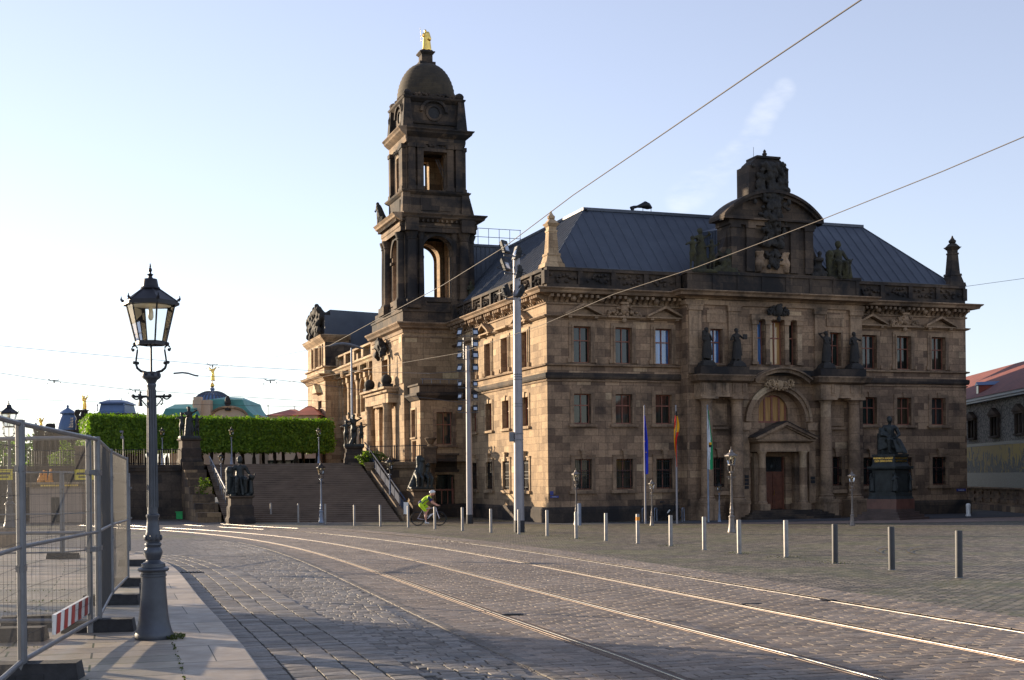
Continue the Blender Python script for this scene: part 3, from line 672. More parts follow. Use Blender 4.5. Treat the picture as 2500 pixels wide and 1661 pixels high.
# ---- corner obelisks
def obelisk(m, x, y):
    z = 13.03
    m.frus(x, y, z, z+.22, .56, .5, .52, .46); m.frus(x, y, z+.22, z+.62, .46, .42, .34, .32); m.frus(x, y, z+.62, z+.74, .38, .36, .36, .34)
    m.frus(x, y, z+.74, z+1.85, .29, .29, .22, .22); m.frus(x, y, z+1.85, z+1.95, .25, .25, .25, .25); m.frus(x, y, z+1.95, z+2.12, .20, .20, .22, .22)
    m.frus(x, y, z+2.12, z+2.28, .24, .24, .36, .36); m.frus(x, y, z+2.28, z+2.5, .30, .30, .14, .14)
    m.lathe([(.12, 2.48), (.20, 2.56), (.21, 2.66), (.12, 2.74), (.10, 2.78), (.06, 2.84), (.03, 2.95)], 10, x, y, z)
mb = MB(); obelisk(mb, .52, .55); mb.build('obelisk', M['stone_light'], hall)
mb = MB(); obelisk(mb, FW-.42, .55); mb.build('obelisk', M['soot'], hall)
# ================================================================ tower (part of the same building)
tw = MB()      # base block
TB = (-3.28, .6, 16.0, 23.9)
mb = MB(); wall_panel(mb, ('F', 16.0), -3.28, .6, 7.2, 11.6, []); wall_panel(mb, ('L', -3.28), 16.0, 24.2, -1.2, 11.6, [(19.6, 21.2, 8.25, 10.0), (19.75, 21.45, 3.3, 6.5)], .5)
mb.add([(-3.28,24.2,-1.2),(.5,24.2,-1.2),(.5,24.2,13),(-3.28,24.2,13)], [(0,1,2,3)])
mb.add([(-3.28,16,-1.2),(.6,16,-1.2),(.6,16,7.3),(-3.28,16,7.3)], [(0,1,2,3)])
mb.build('tower_base_wall', M['stone_l'], hall)
PB = [(-3.28, 24.2), (-3.28, 16), (-.15, 16), (0, 15.2)]
mb = MB(); mb.sweep(PB, [(0, 11.3), (.06, 11.3), (.08, 11.5), (.3, 11.6), (.36, 11.72), (.5, 11.84), (.52, 11.92), (0, 12.0)])
mb.sweep(PB, [(0, 11.0), (.05, 11.02), (.05, 11.1), (0, 11.12)])
mb.build('tower_base_cornice', M['stone_mid'], hall)
mb = MB(); mb.box(-3.3, 1.6, 15.98, 24.1, 11.95, 12.62); mb.box(-3.36, 1.6, 15.92, 24.2, 12.62, 12.74); mb.box(-3.2, 1.7, 16.1, 23.6, 12.74, 13.2); mb.box(-.2, .4, 15.3, 16.2, 11.95, 13.05)
mb.build('tower_attic', M['soot_t'], hall)
# stage 1: open arches
def hollow_stage(name, x0, x1, y0, y1, z0, z1, ow, oz0, oz1, arch, th=.6, bw=None):
    cxx, cyy = (x0+x1)/2, (y0+y1)/2; bw = bw or ow; o_ = (cxx-ow/2, cxx+ow/2, oz0, oz1, arch); ob = (cxx-bw/2, cxx+bw/2, oz0, oz1, arch); ol = (cyy-ow/2, cyy+ow/2, oz0, oz1, arch)
    mb = MB(); wall_panel(mb, ('F', y0), x0, x1, z0, z1, [o_], th); wall_panel(mb, ('F', y1), x0, x1, z0, z1, [ob], 0); wall_panel(mb, ('L', x1), y0, y1, z0, z1, [])
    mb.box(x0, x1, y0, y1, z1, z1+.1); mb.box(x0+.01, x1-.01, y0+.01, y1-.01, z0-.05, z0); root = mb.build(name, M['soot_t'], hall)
    mb = MB(); wall_panel(mb, ('L', x0), y0, y1, z0, z1, [ol], th); mb.build('sun_painted_wall', M['stone_mid'], root)  # sun side paler: sunlight put into the stone colour
    mb = MB(); wall_panel(mb, ('F', y0+th), x0+th, x1-th, z0, z1, [o_], 0); wall_panel(mb, ('F', y1-th), x0+th, x1-th, z0, z1, [ob], -th); wall_panel(mb, ('L', x0+th), y0+th, y1-th, z0, z1, [ol], 0); wall_panel(mb, ('L', x1-th), y0+th, y1-th, z0, z1, [])
    for q in (.28, .72): mb.fb(('L', x1-th), y0+th+(y1-y0-2*th)*q-.12, y0+th+(y1-y0-2*th)*q+.12, 0, .12, z0, z1)
    mb.build('inner_wall', M['stone_l'], root); return root
X0, X1, Y0, Y1 = -3.0, 1.2, 16.45, 20.65; TX, TY = (X0+X1)/2, (Y0+Y1)/2
stage1 = hollow_stage('tower_arcade_storey', X0, X1, Y0, Y1, 13.0, 17.75, 1.92, 13.62, 17.42, True, .7)
mb = MB()
def col_(x, y, z0, z1, r=.33, n=14):
    mb.lathe([(r*1.25, z0+.32), (r*1.25, z0+.4), (r*1.05, z0+.5), (r, z0+.56), (r*.98, z0+1.6), (r*.86, z1-.5), (r*1.0, z1-.44), (r*.9, z1-.38), (r*1.25, z1-.1), (r*1.3, z1)], n, x, y); mb.box(x-r*1.4, x+r*1.4, y-r*1.4, y+r*1.4, z0-.2, z0+.32)
for (x, y) in ((X0+.42, Y0-.12), (X1-.42, Y0-.12), (X0-.12, Y0+.42), (X0-.12, Y1-.42), (X1+.12, Y0+.42), (X0+1.02, Y0-.02), (X1-1.02, Y0-.02)):
    col_(x, y, 13.05, 17.6, .32 if abs(x-TX) > 1.3 or y > 17 else .2)
col_(X0-.12, Y1+.25, 13.05, 17.6, .3)
# archivolts
for face, c in ((('F', Y0), TX), (('L', X0), TY)):
    for i in range(20):
        a, b = PI*i/20, PI*(i+1)/20; r0, r1, z = .97, 1.2, 16.46
        mb.prism([(c+r0*math.cos(a), z+r0*math.sin(a)), (c+r1*math.cos(a), z+r1*math.sin(a)), (c+r1*math.cos(b), z+r1*math.sin(b)), (c+r0*math.cos(b), z+r0*math.sin(b))], face, 0, .1)
    mb.fb(face, c-1.25, c-.9, -.1, .12, 15.98, 16.14); mb.fb(face, c+.9, c+1.25, -.1, .12, 15.98, 16.14)
mb.fb(('F', Y0), X0+.9, X1-.9, 0, .14, 13.3, 13.6); mb.fb(('L', X0), Y0+.9, Y1-.9, 0, .14, 13.3, 13.6)
mb.build('tower_column', M['soot_t'], stage1, 35)
mb = MB()
ring1 = [(X0-.3, Y1+.3), (X0-.3, Y0-.3), (X1+.3, Y0-.3), (X1+.3, Y1+.3)]
R1A = [(0, 17.6), (.05, 17.6), (.05, 17.85), (.1, 17.9), (.1, 18.15), (0, 18.15)]; R1B = [(0, 18.15), (.1, 18.2), (.28, 18.32), (.46, 18.4), (.5, 18.5), (.62, 18.62), (.62, 18.68), (0, 18.8)]
mb.sweep(ring1[1:], R1A); mb.sweep(ring1[1:], R1B)
m_ = MB(); m_.sweep([ring1[0], (X0-.3, Y0-.31)], R1A); m_.sweep([ring1[0], (X0-.3, Y0-.6)], R1B[:-2]+[(.58, 18.66), (0, 18.7)]); m_.build('sun_painted_cornice', M['stone_mid'], stage1)  # paler left run, sunlight painted into the cornice stone
for (x, y) in ((X0+.3, Y0-.3), (X1-.3, Y0-.3)): mb.box(x-.42, x+.42, y-.42, y+.4, 17.6, 18.5)
mb.box(X0-.3, X1+.3, Y0-.3, Y1+.3, 17.75, 18.78)
for i in range(16):
    a = X0-.2+(X1-X0+.4)*i/15; mb.box(a-.06, a+.06, Y0-.62, Y0-.3, 18.18, 18.34); mb.box(X0-.62, X0-.3, Y0-.2+(Y1-Y0+.4)*i/15-.06, Y0-.2+(Y1-Y0+.4)*i/15+.06, 18.18, 18.34)
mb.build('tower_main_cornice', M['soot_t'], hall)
# attic between the storeys
S0, S1, T0, T1 = -2.72, .92, 16.9, 20.5; SX, SY = (S0+S1)/2, (T0+T1)/2
mb = MB(); mb.box(S0-.2, S1+.2, T0-.2, T1+.2, 18.7, 20.05); mb.box(S0-.3, S1+.3, T0-.3, T1+.3, 18.7, 18.95)
ring2 = [(S0-.2, T1+.2), (S0-.2, T0-.2), (S1+.2, T0-.2), (S1+.2, T1+.2)]
mb.sweep(ring2, [(0, 20.0), (.08, 20.05), (.2, 20.15), (.24, 20.24), (0, 20.3)], True); mb.box(S0-.2, S1+.2, T0-.2, T1+.2, 20.0, 20.34)
mb.box(SX-1.0, SX+1.0, T0-.26, T0-.2, 19.05, 19.85); mb.box(S0-.26, S0-.2, SY-1, SY+1, 19.05, 19.85)
for (x, y, dx, dy) in ((S1+.2, T0+.2, 1, 0), (S1+.2, T1-.2, 1, 0)):
    mb.frus(x+.15, y, 18.75, 20.0, .42, .3, .1, .25)
for (x, y) in ((S0-.1, T0-.1), (S1+.1, T0-.1)): mb.frus(x, y, 18.8, 20.3, .3, .3, .22, .22)
mb.build('tower_attic_storey', M['soot_t'], hall)
# stage 2
stage2 = hollow_stage('tower_upper_storey', S0, S1, T0, T1, 20.3, 23.35, 1.42, 20.38, 22.75, False, .5, .75)
mb = MB()
for (x, y) in ((S0+.3, T0-.06), (S1-.3, T0-.06), (S0+.85, T0-.02), (S1-.85, T0-.02), (S0-.06, T0+.3), (S0-.06, T1-.3), (S0-.02, T0+.85), (S1+.06, T0+.3)):
    r = .2; mb.box(x-r, x+r, y-r, y+r, 20.3, 23.0); mb.box(x-r-.05, x+r+.05, y-r-.05, y+r+.05, 20.3, 20.55); mb.box(x-r-.06, x+r+.06, y-r-.06, y+r+.06, 22.95, 23.2)
mb.box(SX-1.0, SX+1.0, T0-.2, T0, 22.75, 23.0)
rr = random.Random(12)
for i in range(26):
    u = rr.uniform(-.8, .8); mb.ball((SX+u, T0-.14, 22.95+rr.random()*.25), (.09, .07, .08), 6); mb.ball((S0-.14, SY+u, 22.95+rr.random()*.25), (.07, .09, .08), 6)
mb.build('tower_pilaster', M['soot_t'], stage2)
mb = MB(); R3 = [(0, 23.2), (.06, 23.2), (.1, 23.4), (.1, 23.6), (.24, 23.7), (.42, 23.85), (.46, 23.95), (.56, 24.05), (.56, 24.1), (0, 24.2)]; ring3 = [(S0-.08, T1+.08), (S0-.08, T0-.08), (S1+.08, T0-.08), (S1+.08, T1+.08)]
mb.sweep(ring3[1:], R3); m_ = MB(); m_.sweep([ring3[0], (S0-.08, T0-.5)], R3); m_.build('sun_painted_cornice', M['stone_mid'], stage2); mb.box(S0-.08, S1+.08, T0-.08, T1+.08, 23.2, 24.2)  # left run of the upper cornice painted paler as sunlit
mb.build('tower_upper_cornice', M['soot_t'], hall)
# drum with round windows
mb = MB(); D0, D1, E0, E1 = S0+.12, S1-.12, T0+.12, T1-.12
mb.box(D0, D1, E0, E1, 24.1, 26.0); mb.sweep([(D0, E1), (D0, E0), (D1, E0), (D1, E1)], [(0, 24.5), (.12, 24.52), (.16, 24.62), (0, 24.7)], True)
mb.sweep([(D0, E1), (D0, E0), (D1, E0), (D1, E1)], [(0, 25.85), (.1, 25.9), (.3, 26.05), (.34, 26.15), (0, 26.3)], True); mb.box(D0, D1, E0, E1, 25.9, 26.25)
for x, y in ((D0, E0), (D1, E0), (D0, E1), (D1, E1)):
    sx = 1 if x == D1 else -1; sy = 1 if y == E1 else -1
    mb.frus(x+sx*.05, y+sy*.05, 24.2, 26.0, .34, .34, .2, .2); mb.lathe([(.1, 26.1), (.26, 26.25), (.3, 26.4), (.2, 26.55), (.05, 26.62)], 10, x, y)
    mb.ball((x+sx*.2, y, 25.4), (.2, .14, .35), 8); mb.ball((x, y+sy*.2, 24.9), (.14, .2, .3), 8)
rr = random.Random(4)
for i in range(60):
    a = rr.uniform(0, 1); x = D0+(D1-D0)*a; mb.ball((x, E0-.12, 26.25+rr.random()*.15), (.1, .1, .09), 6); mb.ball((D0-.12, E0+(E1-E0)*a, 26.25+rr.random()*.15), (.1, .1, .09), 6)
for face, c in ((('F', E0), (D0+D1)/2), (('L', D0), (E0+E1)/2)):
    for i in range(24):
        a, b = 2*PI*i/24, 2*PI*(i+1)/24; r0, r1, z = .38, .52, 25.25
        mb.prism([(c+r0*math.cos(a), z+r0*math.sin(a)), (c+r1*math.cos(a), z+r1*math.sin(a)), (c+r1*math.cos(b), z+r1*math.sin(b)), (c+r0*math.cos(b), z+r0*math.sin(b))], face, 0, .1)
    for i in range(16):
        a, b = PI*i/16, PI*(i+1)/16; r0, r1, z = .72, .9, 25.3
        mb.prism([(c+r0*math.cos(a), z+r0*math.sin(a)*.9), (c+r1*math.cos(a), z+r1*math.sin(a)*.9), (c+r1*math.cos(b), z+r1*math.sin(b)*.9), (c+r0*math.cos(b), z+r0*math.sin(b)*.9)], face, 0, .2)
drum = mb.build('tower_drum', M['soot_t'], hall)
mb = MB()
for face, c in ((('F', E0), (D0+D1)/2), (('L', D0), (E0+E1)/2)):
    mb.prism([(c+.38*math.cos(2*PI*i/20), 25.25+.38*math.sin(2*PI*i/20)) for i in range(20)], face, 0, .02)
mb.build('round_window', M['black'], drum)
# dome
t = NT('dome_stone'); co = obj_co(t); sx_ = t.n('ShaderNodeSeparateXYZ'); t.l(co, sx_.inputs[0])
big = t.noise(co, 1.2, 7, .65)
M['dome'] = t.set(t.ramp(big, [(.3, (.018,.016,.014)), (.52, (.042,.033,.022)), (.78, (.085,.064,.036))]), .85, 0, t.bump(t.noise(co, 8, 5), .4, .02))
mb = MB(); DX, DY = (D0+D1)/2, (E0+E1)/2; prof = [(1.86, 26.0), (1.9, 26.25), (1.84, 26.3)]
H0, HT, RB = 26.3, 2.52, 1.84
for i in range(13):
    t0, t1 = i/13, (i+1)/13
    r0 = RB*math.cos(t0*PI/2*.93)**.86; r1 = RB*math.cos(t1*PI/2*.93)**.86
    z0, z1 = H0+HT*math.sin(t0*PI/2*.93)*1.0, H0+HT*math.sin(t1*PI/2*.93)
    prof += [(r0, z0), (r1+.05, z1-.02)]
prof += [(.45, 28.77), (.4, 28.8)]
mb.lathe(prof, 32, DX, DY)
dome = mb.build('dome', M['dome'], hall, 30)
mb = MB(); mb.box(DX-.52, DX+.52, DY-.5, DY+.5, 28.5, 28.87); mb.box(DX-.36, DX+.36, DY-.36, DY+.36, 28.8, 29.35); mb.frus(DX, DY, 29.35, 29.48, .38, .38, .50, .50); mb.box(DX-.5, DX+.5, DY-.5, DY+.5, 29.48, 29.54); mb.frus(DX, DY, 29.54, 29.66, .42, .42, .34, .34)
mb.build('dome_pedestal', M['soot_t'], dome)
# railing box and louvre plant room behind tower
mb = MB(); mb.box(1.5, 5.2, 17.8, 21.5, 13, 17.15); mb.box(1.4, 5.3, 17.7, 21.6, 17.15, 17.3)
for i in range(13): mb.box(1.5+i*.3-.015, 1.5+i*.3+.015, 17.76, 17.8, 13, 17.1)
mb.build('roof_plant_room', M['roof'], hall)
mb = MB()
for i in range(6): x = 1.5+i*.72; mb.tube([(x, 17.85, 17.3), (x, 17.85, 18.35)], .02, 5)
for z in (17.8, 18.35): mb.tube([(1.3, 17.85, z), (5.15, 17.85, z)], .022, 5)
mb.build('roof_railing', M['poleblue'], hall)
# ladder in the upper tower opening
mb = MB()
a, b = Vector((-.55, 17.6, 22.5)), Vector((.25, 17.3, 20.45))
for s in (-.09, .09): mb.tube([a+Vector((s, 0, 0)), b+Vector((s, 0, 0))], .018, 5)
for i in range(18): p = a.lerp(b, (i+.5)/18); mb.tube([p+Vector((-.09, 0, 0)), p+Vector((.09, 0, 0))], .012, 4)
o = mb.build('ladder', M['galv']); o.matrix_world = hall.matrix_basis; tag(o, 'pale metal ladder leaning inside the upper opening of the tower', 'ladder')
# ---- west facade details of tower base
mb = MB(); LF = ('L', -3.28)
mb.fb(LF, 19.3, 21.5, 0, .12, 8.1, 8.25); mb.fb(LF, 19.35, 19.6, 0, .1, 8.2, 10.15); mb.fb(LF, 21.2, 21.45, 0, .1, 8.2, 10.15); mb.fb(LF, 19.35, 21.45, 0, .1, 10.0, 10.25)
mb.fb(LF, 17.4, 23.9, 0, .75, 7.75, 7.95); mb.fb(LF, 17.3, 24.0, 0, .95, 7.95, 8.08); mb.fb(LF, 17.6, 23.7, 0, .6, 7.1, 7.75)
mb.fb(LF, 19.2, 22.0, 0, .5, 6.95, 7.1); mb.fb(LF, 19.4, 19.75, 0, .25, 3.3, 6.9); mb.fb(LF, 21.45, 21.8, 0, .25, 3.3, 6.9)
for q in (18.3, 22.9):
    mb.lathe([(.4, 3.3), (.4, 3.6), (.32, 3.7), (.32, 5), (.28, 6.8), (.4, 7.1)], 14, -3.75, q)
for q in (16.3,): mb.fb(LF, 16.05, 16.8, 0, .08, 8.2, 11.2)
mb.build('tower_portal', M['stone_light'], hall, 35)
mb = MB(); rr = random.Random(8)
for i in range(70):
    u = rr.uniform(-1, 1); mb.ball((-3.5-rr.random()*.35, 20.4+u*.95, 10.45+(1-u*u)*.9-rr.random()*.5), (.14, .16, .16), 7)
mb.ball((-3.65, 20.4, 10.9), (.3, .5, .45), 10)
for q in (18.3, 22.9): m_ = MB(); m_.ball((-3.8, q, 8.55), .36, 14); m_.box(-4.15, -3.45, q-.35, q+.35, 8.08, 8.3); m_.build('stone_ball', M['sculpt'], hall, 40)
place('shell_ornament', remeshed(mb, .06, 1, .05, .2), M['sculpt'], hall)
window(('L', -3.28), 20.4, 8.25, 10.0, 1.6, 'none', depth=.45, trans=.6, surround='stone_light')
window(('L', -3.28), 20.6, 3.4, 6.5, 1.7, 'none', pane='pane_y', depth=.45, trans=.7, surround='stone_light')
# ---- annex in the corner
AX = -2.95; AQ = 13.5
mb = MB(); wall_panel(mb, ('F', AQ), AX, .05, -1.2, 7.3, [(-1.95, -.95, 4.35, 6.3), (-2.05, -.85, .02, 2.55)], .35); wall_panel(mb, ('L', AX), AQ, 16.2, -1.2, 7.3, [(14.45, 15.4, 4.85, 6.5), (14.45, 15.4, 3.3, 4.6)], .35)
mb.build('annex_wall', M['stone_l'], hall)
mb = MB(); PA = [(AX, 16.0), (AX, AQ), (0, AQ)]
mb.sweep(PA, [(0, 7.0), (.08, 7.05), (.2, 7.2), (.3, 7.3), (.3, 7.42), (0, 7.5)]); mb.sweep(PA, [(-.25, 7.45), (.06, 7.45), (.06, 7.85), (.16, 7.9), (.16, 8.0), (-.25, 8.0)]); mb.box(AX+.1, 0, AQ+.1, 16, 7.3, 7.9)
mb.build('annex_cornice', M['soot'], hall); mb = MB(); mb.sweep(PA, [(0, -1.2), (.14, -1.2), (.14, .7), (0, .8)]); mb.build('annex_plinth', M['soot'], hall)
mb = MB()
for i in range(6): x = AX+.2+i*.55; mb.tube([(x, AQ+.1, 8.0), (x, AQ+.1, 8.28)], .012, 4)
mb.tube([(AX+.1, AQ+.1, 8.28), (-.1, AQ+.1, 8.28)], .016, 5); mb.build('annex_railing', M['poleblue'], hall)
window(('F', AQ), -1.45, 4.35, 6.3, 1.0, 'mid', surround='stone', depth=.3); window(('L', AX), 14.92, 4.85, 6.5, .95, 'thin', surround='stone_light', depth=.3); window(('L', AX), 14.92, 3.3, 4.6, .95, 'none', 'pane_y', surround='stone_light', depth=.3)
mb = MB(); mb.box(-2.03, -.87, AQ+.2, AQ+.26, 0, 2.5); d = mb.build('annex_door', M['pane'], hall)
mb = MB()
for x in (-2.02, -1.62, -1.24, -.9): mb.box(x-.03, x+.03, AQ+.15, AQ+.2, 0, 1.6)
mb.box(-2.05, -.85, AQ+.14, AQ+.2, 1.58, 1.68); mb.box(-1.0, -.94, AQ+.1, AQ+.14, .15, 2.4); mb.build('door_frame', M['wood'], d)
mb = MB(); mb.fb(('F', AQ), -2.3, -.6, 0, .15, 2.7, 2.85); mb.fb(('F', AQ), -2.2, -.7, 0, .06, 2.85, 3.7); mb.fb(('F', AQ), -2.3, -.6, 0, .2, 3.7, 3.82); mb.build('door_hood', M['soot'], hall)
# ---- arcaded wing
WPp = .3; AR = [39.2, 42.35, 45.9, 49.45, 53.1]; QS = [24.1, 56]
AR = [36.0, 39.2, 42.4, 45.7, 49.1, 52.5]; AW = 2.0
low = [(q-.5, q+.5, 4.15, 5.95) for q in (33.4, 36.8, 40.1, 43.6, 47.1, 50.7)]
mb = MB(); wall_panel(mb, ('L', WPp), 24, 54.5, -.5, 12, [(q-AW/2, q+AW/2, 7.8, 10.55, True) for q in AR]+low, .5)
mb.build('arcade_wall', M['stone_light'], hall)
mb = MB()
for i in range(len(AR)+1):
    q = (AR[0]-1.6) if i == 0 else (AR[-1]+1.6 if i == len(AR) else (AR[i-1]+AR[i])/2)
    mb.fb(('L', WPp), q-.24, q+.24, 0, .2, 7.4, 10.9); mb.fb(('L', WPp), q-.32, q+.32, 0, .32, 10.5, 10.95); mb.fb(('L', WPp), q-.3, q+.3, 0, .28, 7.4, 7.7)
    for k in (-.25, .25): mb.fb(('L', WPp), q+k-.1, q+k+.1, 0, .75, 11.0, 11.4)
PW = [(WPp, 55), (WPp, 24.1)]
mb.sweep(PW, [(0, 10.95), (.5, 11.0), (.5, 11.1), (0, 11.15)]); mb.sweep(PW, [(0, 11.35), (.7, 11.42), (.8, 11.6), (.95, 11.7), (.95, 11.8), (0, 11.85)])
mb.sweep(PW, [(0, 6.7), (.15, 6.75), (.3, 7.1), (.3, 7.4), (.1, 7.45), (0, 7.5)])
for q in AR: mb.fb(('L', WPp), q-.15, q+.15, 0, .3, 10.5, 10.9)
mb.build('arcade_pilaster', M['stone_light'], hall)
mb = MB()
for i in range(10):
    q = 54-i*3.3; mb.box(WPp-.45, WPp+.1, q-.35, q+.35, 11.85, 12.95)
    mb.box(WPp-.3, WPp-.05, q-1.1, q-.35, 12.0, 12.6) if i % 2 else None
mb.box(WPp-.5, WPp+.1, 24, 55, 12.85, 13.0); mb.box(WPp-.45, WPp+.1, 24, 55, 11.85, 12.05)
mb.build('arcade_balustrade', M['stone_light'], hall)
for q in AR: window(('L', WPp), q, 7.8, 10.55, AW, 'arch', pane='pane_y', surround='stone_light', arch=True, depth=.4, frame=False)
for q in (33.4, 36.8, 40.1, 43.6, 47.1, 50.7): window(('L', WPp), q, 4.15, 5.95, 1.0, 'mid', surround='stone_light', depth=.4)
mb = MB(); mb.add([(.9, 24, 12.3), (.9, 56, 12.3), (4.9, 56, 16.6), (4.9, 24, 16.6)], [(0,1,2,3)]); rw = mb.build('wing_roof', M['roof'], hall)
mb = MB()
for i in range(70): y = 24+i*.45; mb.tube([(.9, y, 12.33), (4.9, y, 16.63)], .03, 4)
mb.build('wing_roof_seams', M['roof_seam'], rw)
# ---- far pavilion
PP = -1.1; Q0, Q1 = 51.0, 60.0
mb = MB(); wall_panel(mb, ('L', PP), Q0, 59.2, 0, 11.3, [(52.7, 54.3, 7.6, 9.3), (52.7, 54.3, 3.8, 5.6)], .4); wall_panel(mb, ('F', Q0), PP, 1.2, 0, 11.3, []); mb.box(PP+.01, 6, Q0+.01, 59.15, 11.2, 12)
wall_panel(mb, ('L', PP), Q0, 59.0, 12.0, 14.6, [(52.0, 53.0, 12.4, 14.1), (53.6, 55.2, 12.4, 14.1), (55.8, 56.8, 12.4, 14.1)], .35)
mb.build('pavilion_wall', M['stone_light'], hall)
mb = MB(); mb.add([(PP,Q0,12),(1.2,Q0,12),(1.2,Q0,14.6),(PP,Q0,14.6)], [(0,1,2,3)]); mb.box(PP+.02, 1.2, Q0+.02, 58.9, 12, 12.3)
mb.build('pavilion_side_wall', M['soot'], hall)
mb = MB(); PPp = [(PP, 59.2), (PP, Q0), (1, Q0)]
mb.sweep(PPp, [(0, 10.9), (.1, 10.95), (.3, 11.2), (.6, 11.35), (.7, 11.5), (0, 11.6)]); mb.sweep(PPp, [(0, 11.55), (.1, 11.55), (.1, 12.05), (.3, 12.1), (.3, 12.2), (0, 12.25)])
mb.sweep(PPp, [(0, 14.3), (.1, 14.4), (.4, 14.7), (.5, 14.9), (0, 15.0)]); mb.box(PP, 1.2, Q0, 59, 14.5, 15)
mb.prism([(52.5, 9.95), (54.9, 9.95), (53.7, 10.8)], ('L', PP), 0, .5)
for a in (52.0-.15, 53.0, 53.45, 55.2, 55.65, 56.8): mb.fb(('L', PP), a, a+.15, 0, .1, 12.3, 14.2)
mb.build('pavilion_trim', M['stone_light'], hall)
window(('L', PP), 53.5, 7.6, 9.3, 1.6, 'none', surround='stone_light'); window(('L', PP), 53.5, 3.8, 5.6, 1.6, 'none', surround='stone_light')
for a, w_ in ((52.5, 1.0), (54.4, 1.6), (56.3, 1.0)): window(('L', PP), a, 12.4, 14.1, w_, 'none', surround='stone_light')
mb = MB(); rr = random.Random(21)
mb.box(PP+.1, PP+.9, 51.6, 57.2, 14.9, 17.0)
for i in range(70):
    u = rr.random(); mb.ball((PP-.05-rr.random()*.3, 51.8+5.2*u, 15+rr.random()*(2.7-1.2*abs(u-.4))), (.3, .3, .35), 7)
for i in range(7): mb.ball((PP+.1, 58.2-i*.2, 14.8+i*.45), .3, 8)
place('pavilion_sculpture', remeshed(mb, .11, 1, .12, .4), M['sculpt'], hall)
mb = MB(); mb.add([(PP+.6,51.5,15),(4.9,51.5,15),(4.9,51.5,17.0),(PP+.6,51.5,17.2),(PP+.6,57,15),(PP+.6,57,17.2),(4.9,57,17.0)], [(0,1,2,3),(3,2,6,5)])
mb.box(PP+.1, 9, Q0+.4, Q0+.8, 12, 16.7); mb.build('pavilion_roof', M['roof'], hall)
# ================================================================ statues on and around the building
def figure(h=1.75, kneel=0, robe=True, staff=False, arm=(0, 0), lean=0, seed=0):
    """standing draped figure built of overlapping volumes, fused afterwards; faces -Y"""
    m = MB(); s = h/1.75; r_ = random.Random(seed)
    def c(a, b, r0, r1): m.cap([q*s for q in a], [q*s for q in b], r0*s, r1*s)
    m.ball((lean*.1*s, -.02*s, 1.63*s), (.095*s, .115*s, .13*s), 10); m.ball((lean*.1*s, .02*s, 1.68*s), (.115*s, .12*s, .11*s), 10); c((lean*.1, 0, 1.58), (0, 0, 1.45), .055, .07)
    c((0, 0, 1.38), (0, 0, 1.05), .17, .14); c((-.14, 0, 1.40), (.14, 0, 1.40), .085, .085)
    c((0, 0, 1.0), (.03, 0, .9), .16, .18)
    for q, (ex, ez) in zip((-1, 1), arm if isinstance(arm[0], tuple) else ((.12, 1.12), (.12, 1.12))):
        c((q*.2, 0, 1.4), (q*(.2+ex), -.02, ez), .06, .05); c((q*(.2+ex), -.02, ez), (q*(.13+ex*.6), -.2, ez+.03), .05, .035); m.ball((q*(.13+ex*.6)*s, -.22*s, (ez+.03)*s), .045*s, 6)
    for q in (-1, 1): c((q*.09, 0, .9), (q*.10, -.03*(q > 0), .48), .10, .07); c((q*.10, -.03*(q > 0), .48), (q*.11, .02, .06), .065, .045); c((q*.11, .02, .04), (q*.12, -.14, .03), .045, .035)
    if robe:
        for i in range(14):
            a = 2*PI*i/14; c((.13*math.cos(a), .1*math.sin(a), 1.0+r_.uniform(-.1, .1)), (.24*math.cos(a+.1), .18*math.sin(a+.1), .06+r_.uniform(0, .1)), .06, .045)
        for i in range(7): c((-.2+i*.06, -.12, 1.35-i*.03), (.12+i*.02, -.14, .7-i*.06), .03, .035)
        c((.1, .12, 1.4), (.16, .16, .1), .12, .14)
    if staff: m.tube([(-.42*s, -.22*s, .3*s), (-.42*s, -.22*s, 1.75*s)], .022*s, 5)
    return m
mats4 = [((.05, 1.3), (.12, 1.1)), ((.15, 1.15), (.22, 1.22)), ((.26, 1.62), (.1, 1.1)), ((.1, 1.1), (.24, 1.3))]
lab4 = ['dark robed stone statue holding a child, leftmost on the ledge above the portal', 'dark stone statue with an open book, on the ledge right of the leftmost window', 'dark stone statue with one arm raised, on the ledge left of the right narrow window', 'dark stone statue holding a small rod, rightmost on the ledge above the portal']
for i, (dx, lb) in enumerate(zip((-4.47, -2.72, 2.72, 4.47), lab4)):
    m = figure(1.72, arm=mats4[i], seed=i)
    if i == 0: m.ball((-.22, -.1, 1.5), .1, 8); m.cap((-.22, -.1, 1.4), (-.2, -.08, 1.1), .09, .1)
    if i == 1: m.box(.25, .5, -.3, -.22, 1.15, 1.42)
    m.frus(0, 0, -.3, -.08, .42, .36, .34, .3); m.frus(0, 0, -.08, .02, .30, .28, .26, .24)
    o = place('statue', remeshed(m, .028, 1, .02, .06), M['sculpt'], None, wpt(CX+dx, -1.32, 8.28), TH); tag(o, lb, 'statue', 'stone statues on the ledge over the portal')
# golden figure on the dome
m = figure(1.36, arm=((.05, 1.15), (.1, 1.05)), seed=11); m.tube([(-.31, -.1, .5), (-.38, -.12, 1.46)], .02, 5)
m.cap((.1, 0, .9), (.18, .02, .1), .2, .22); m.cap((.12, -.1, 1.1), (.2, -.12, .75), .14, .16)
place('golden_statue', remeshed(m, .025, 1), M['gold'], None, wpt(DX, DY, 29.66), TH); tag(bpy.data.objects['golden_statue'], 'gilded robed figure with a staff on top of the tower dome', 'statue')
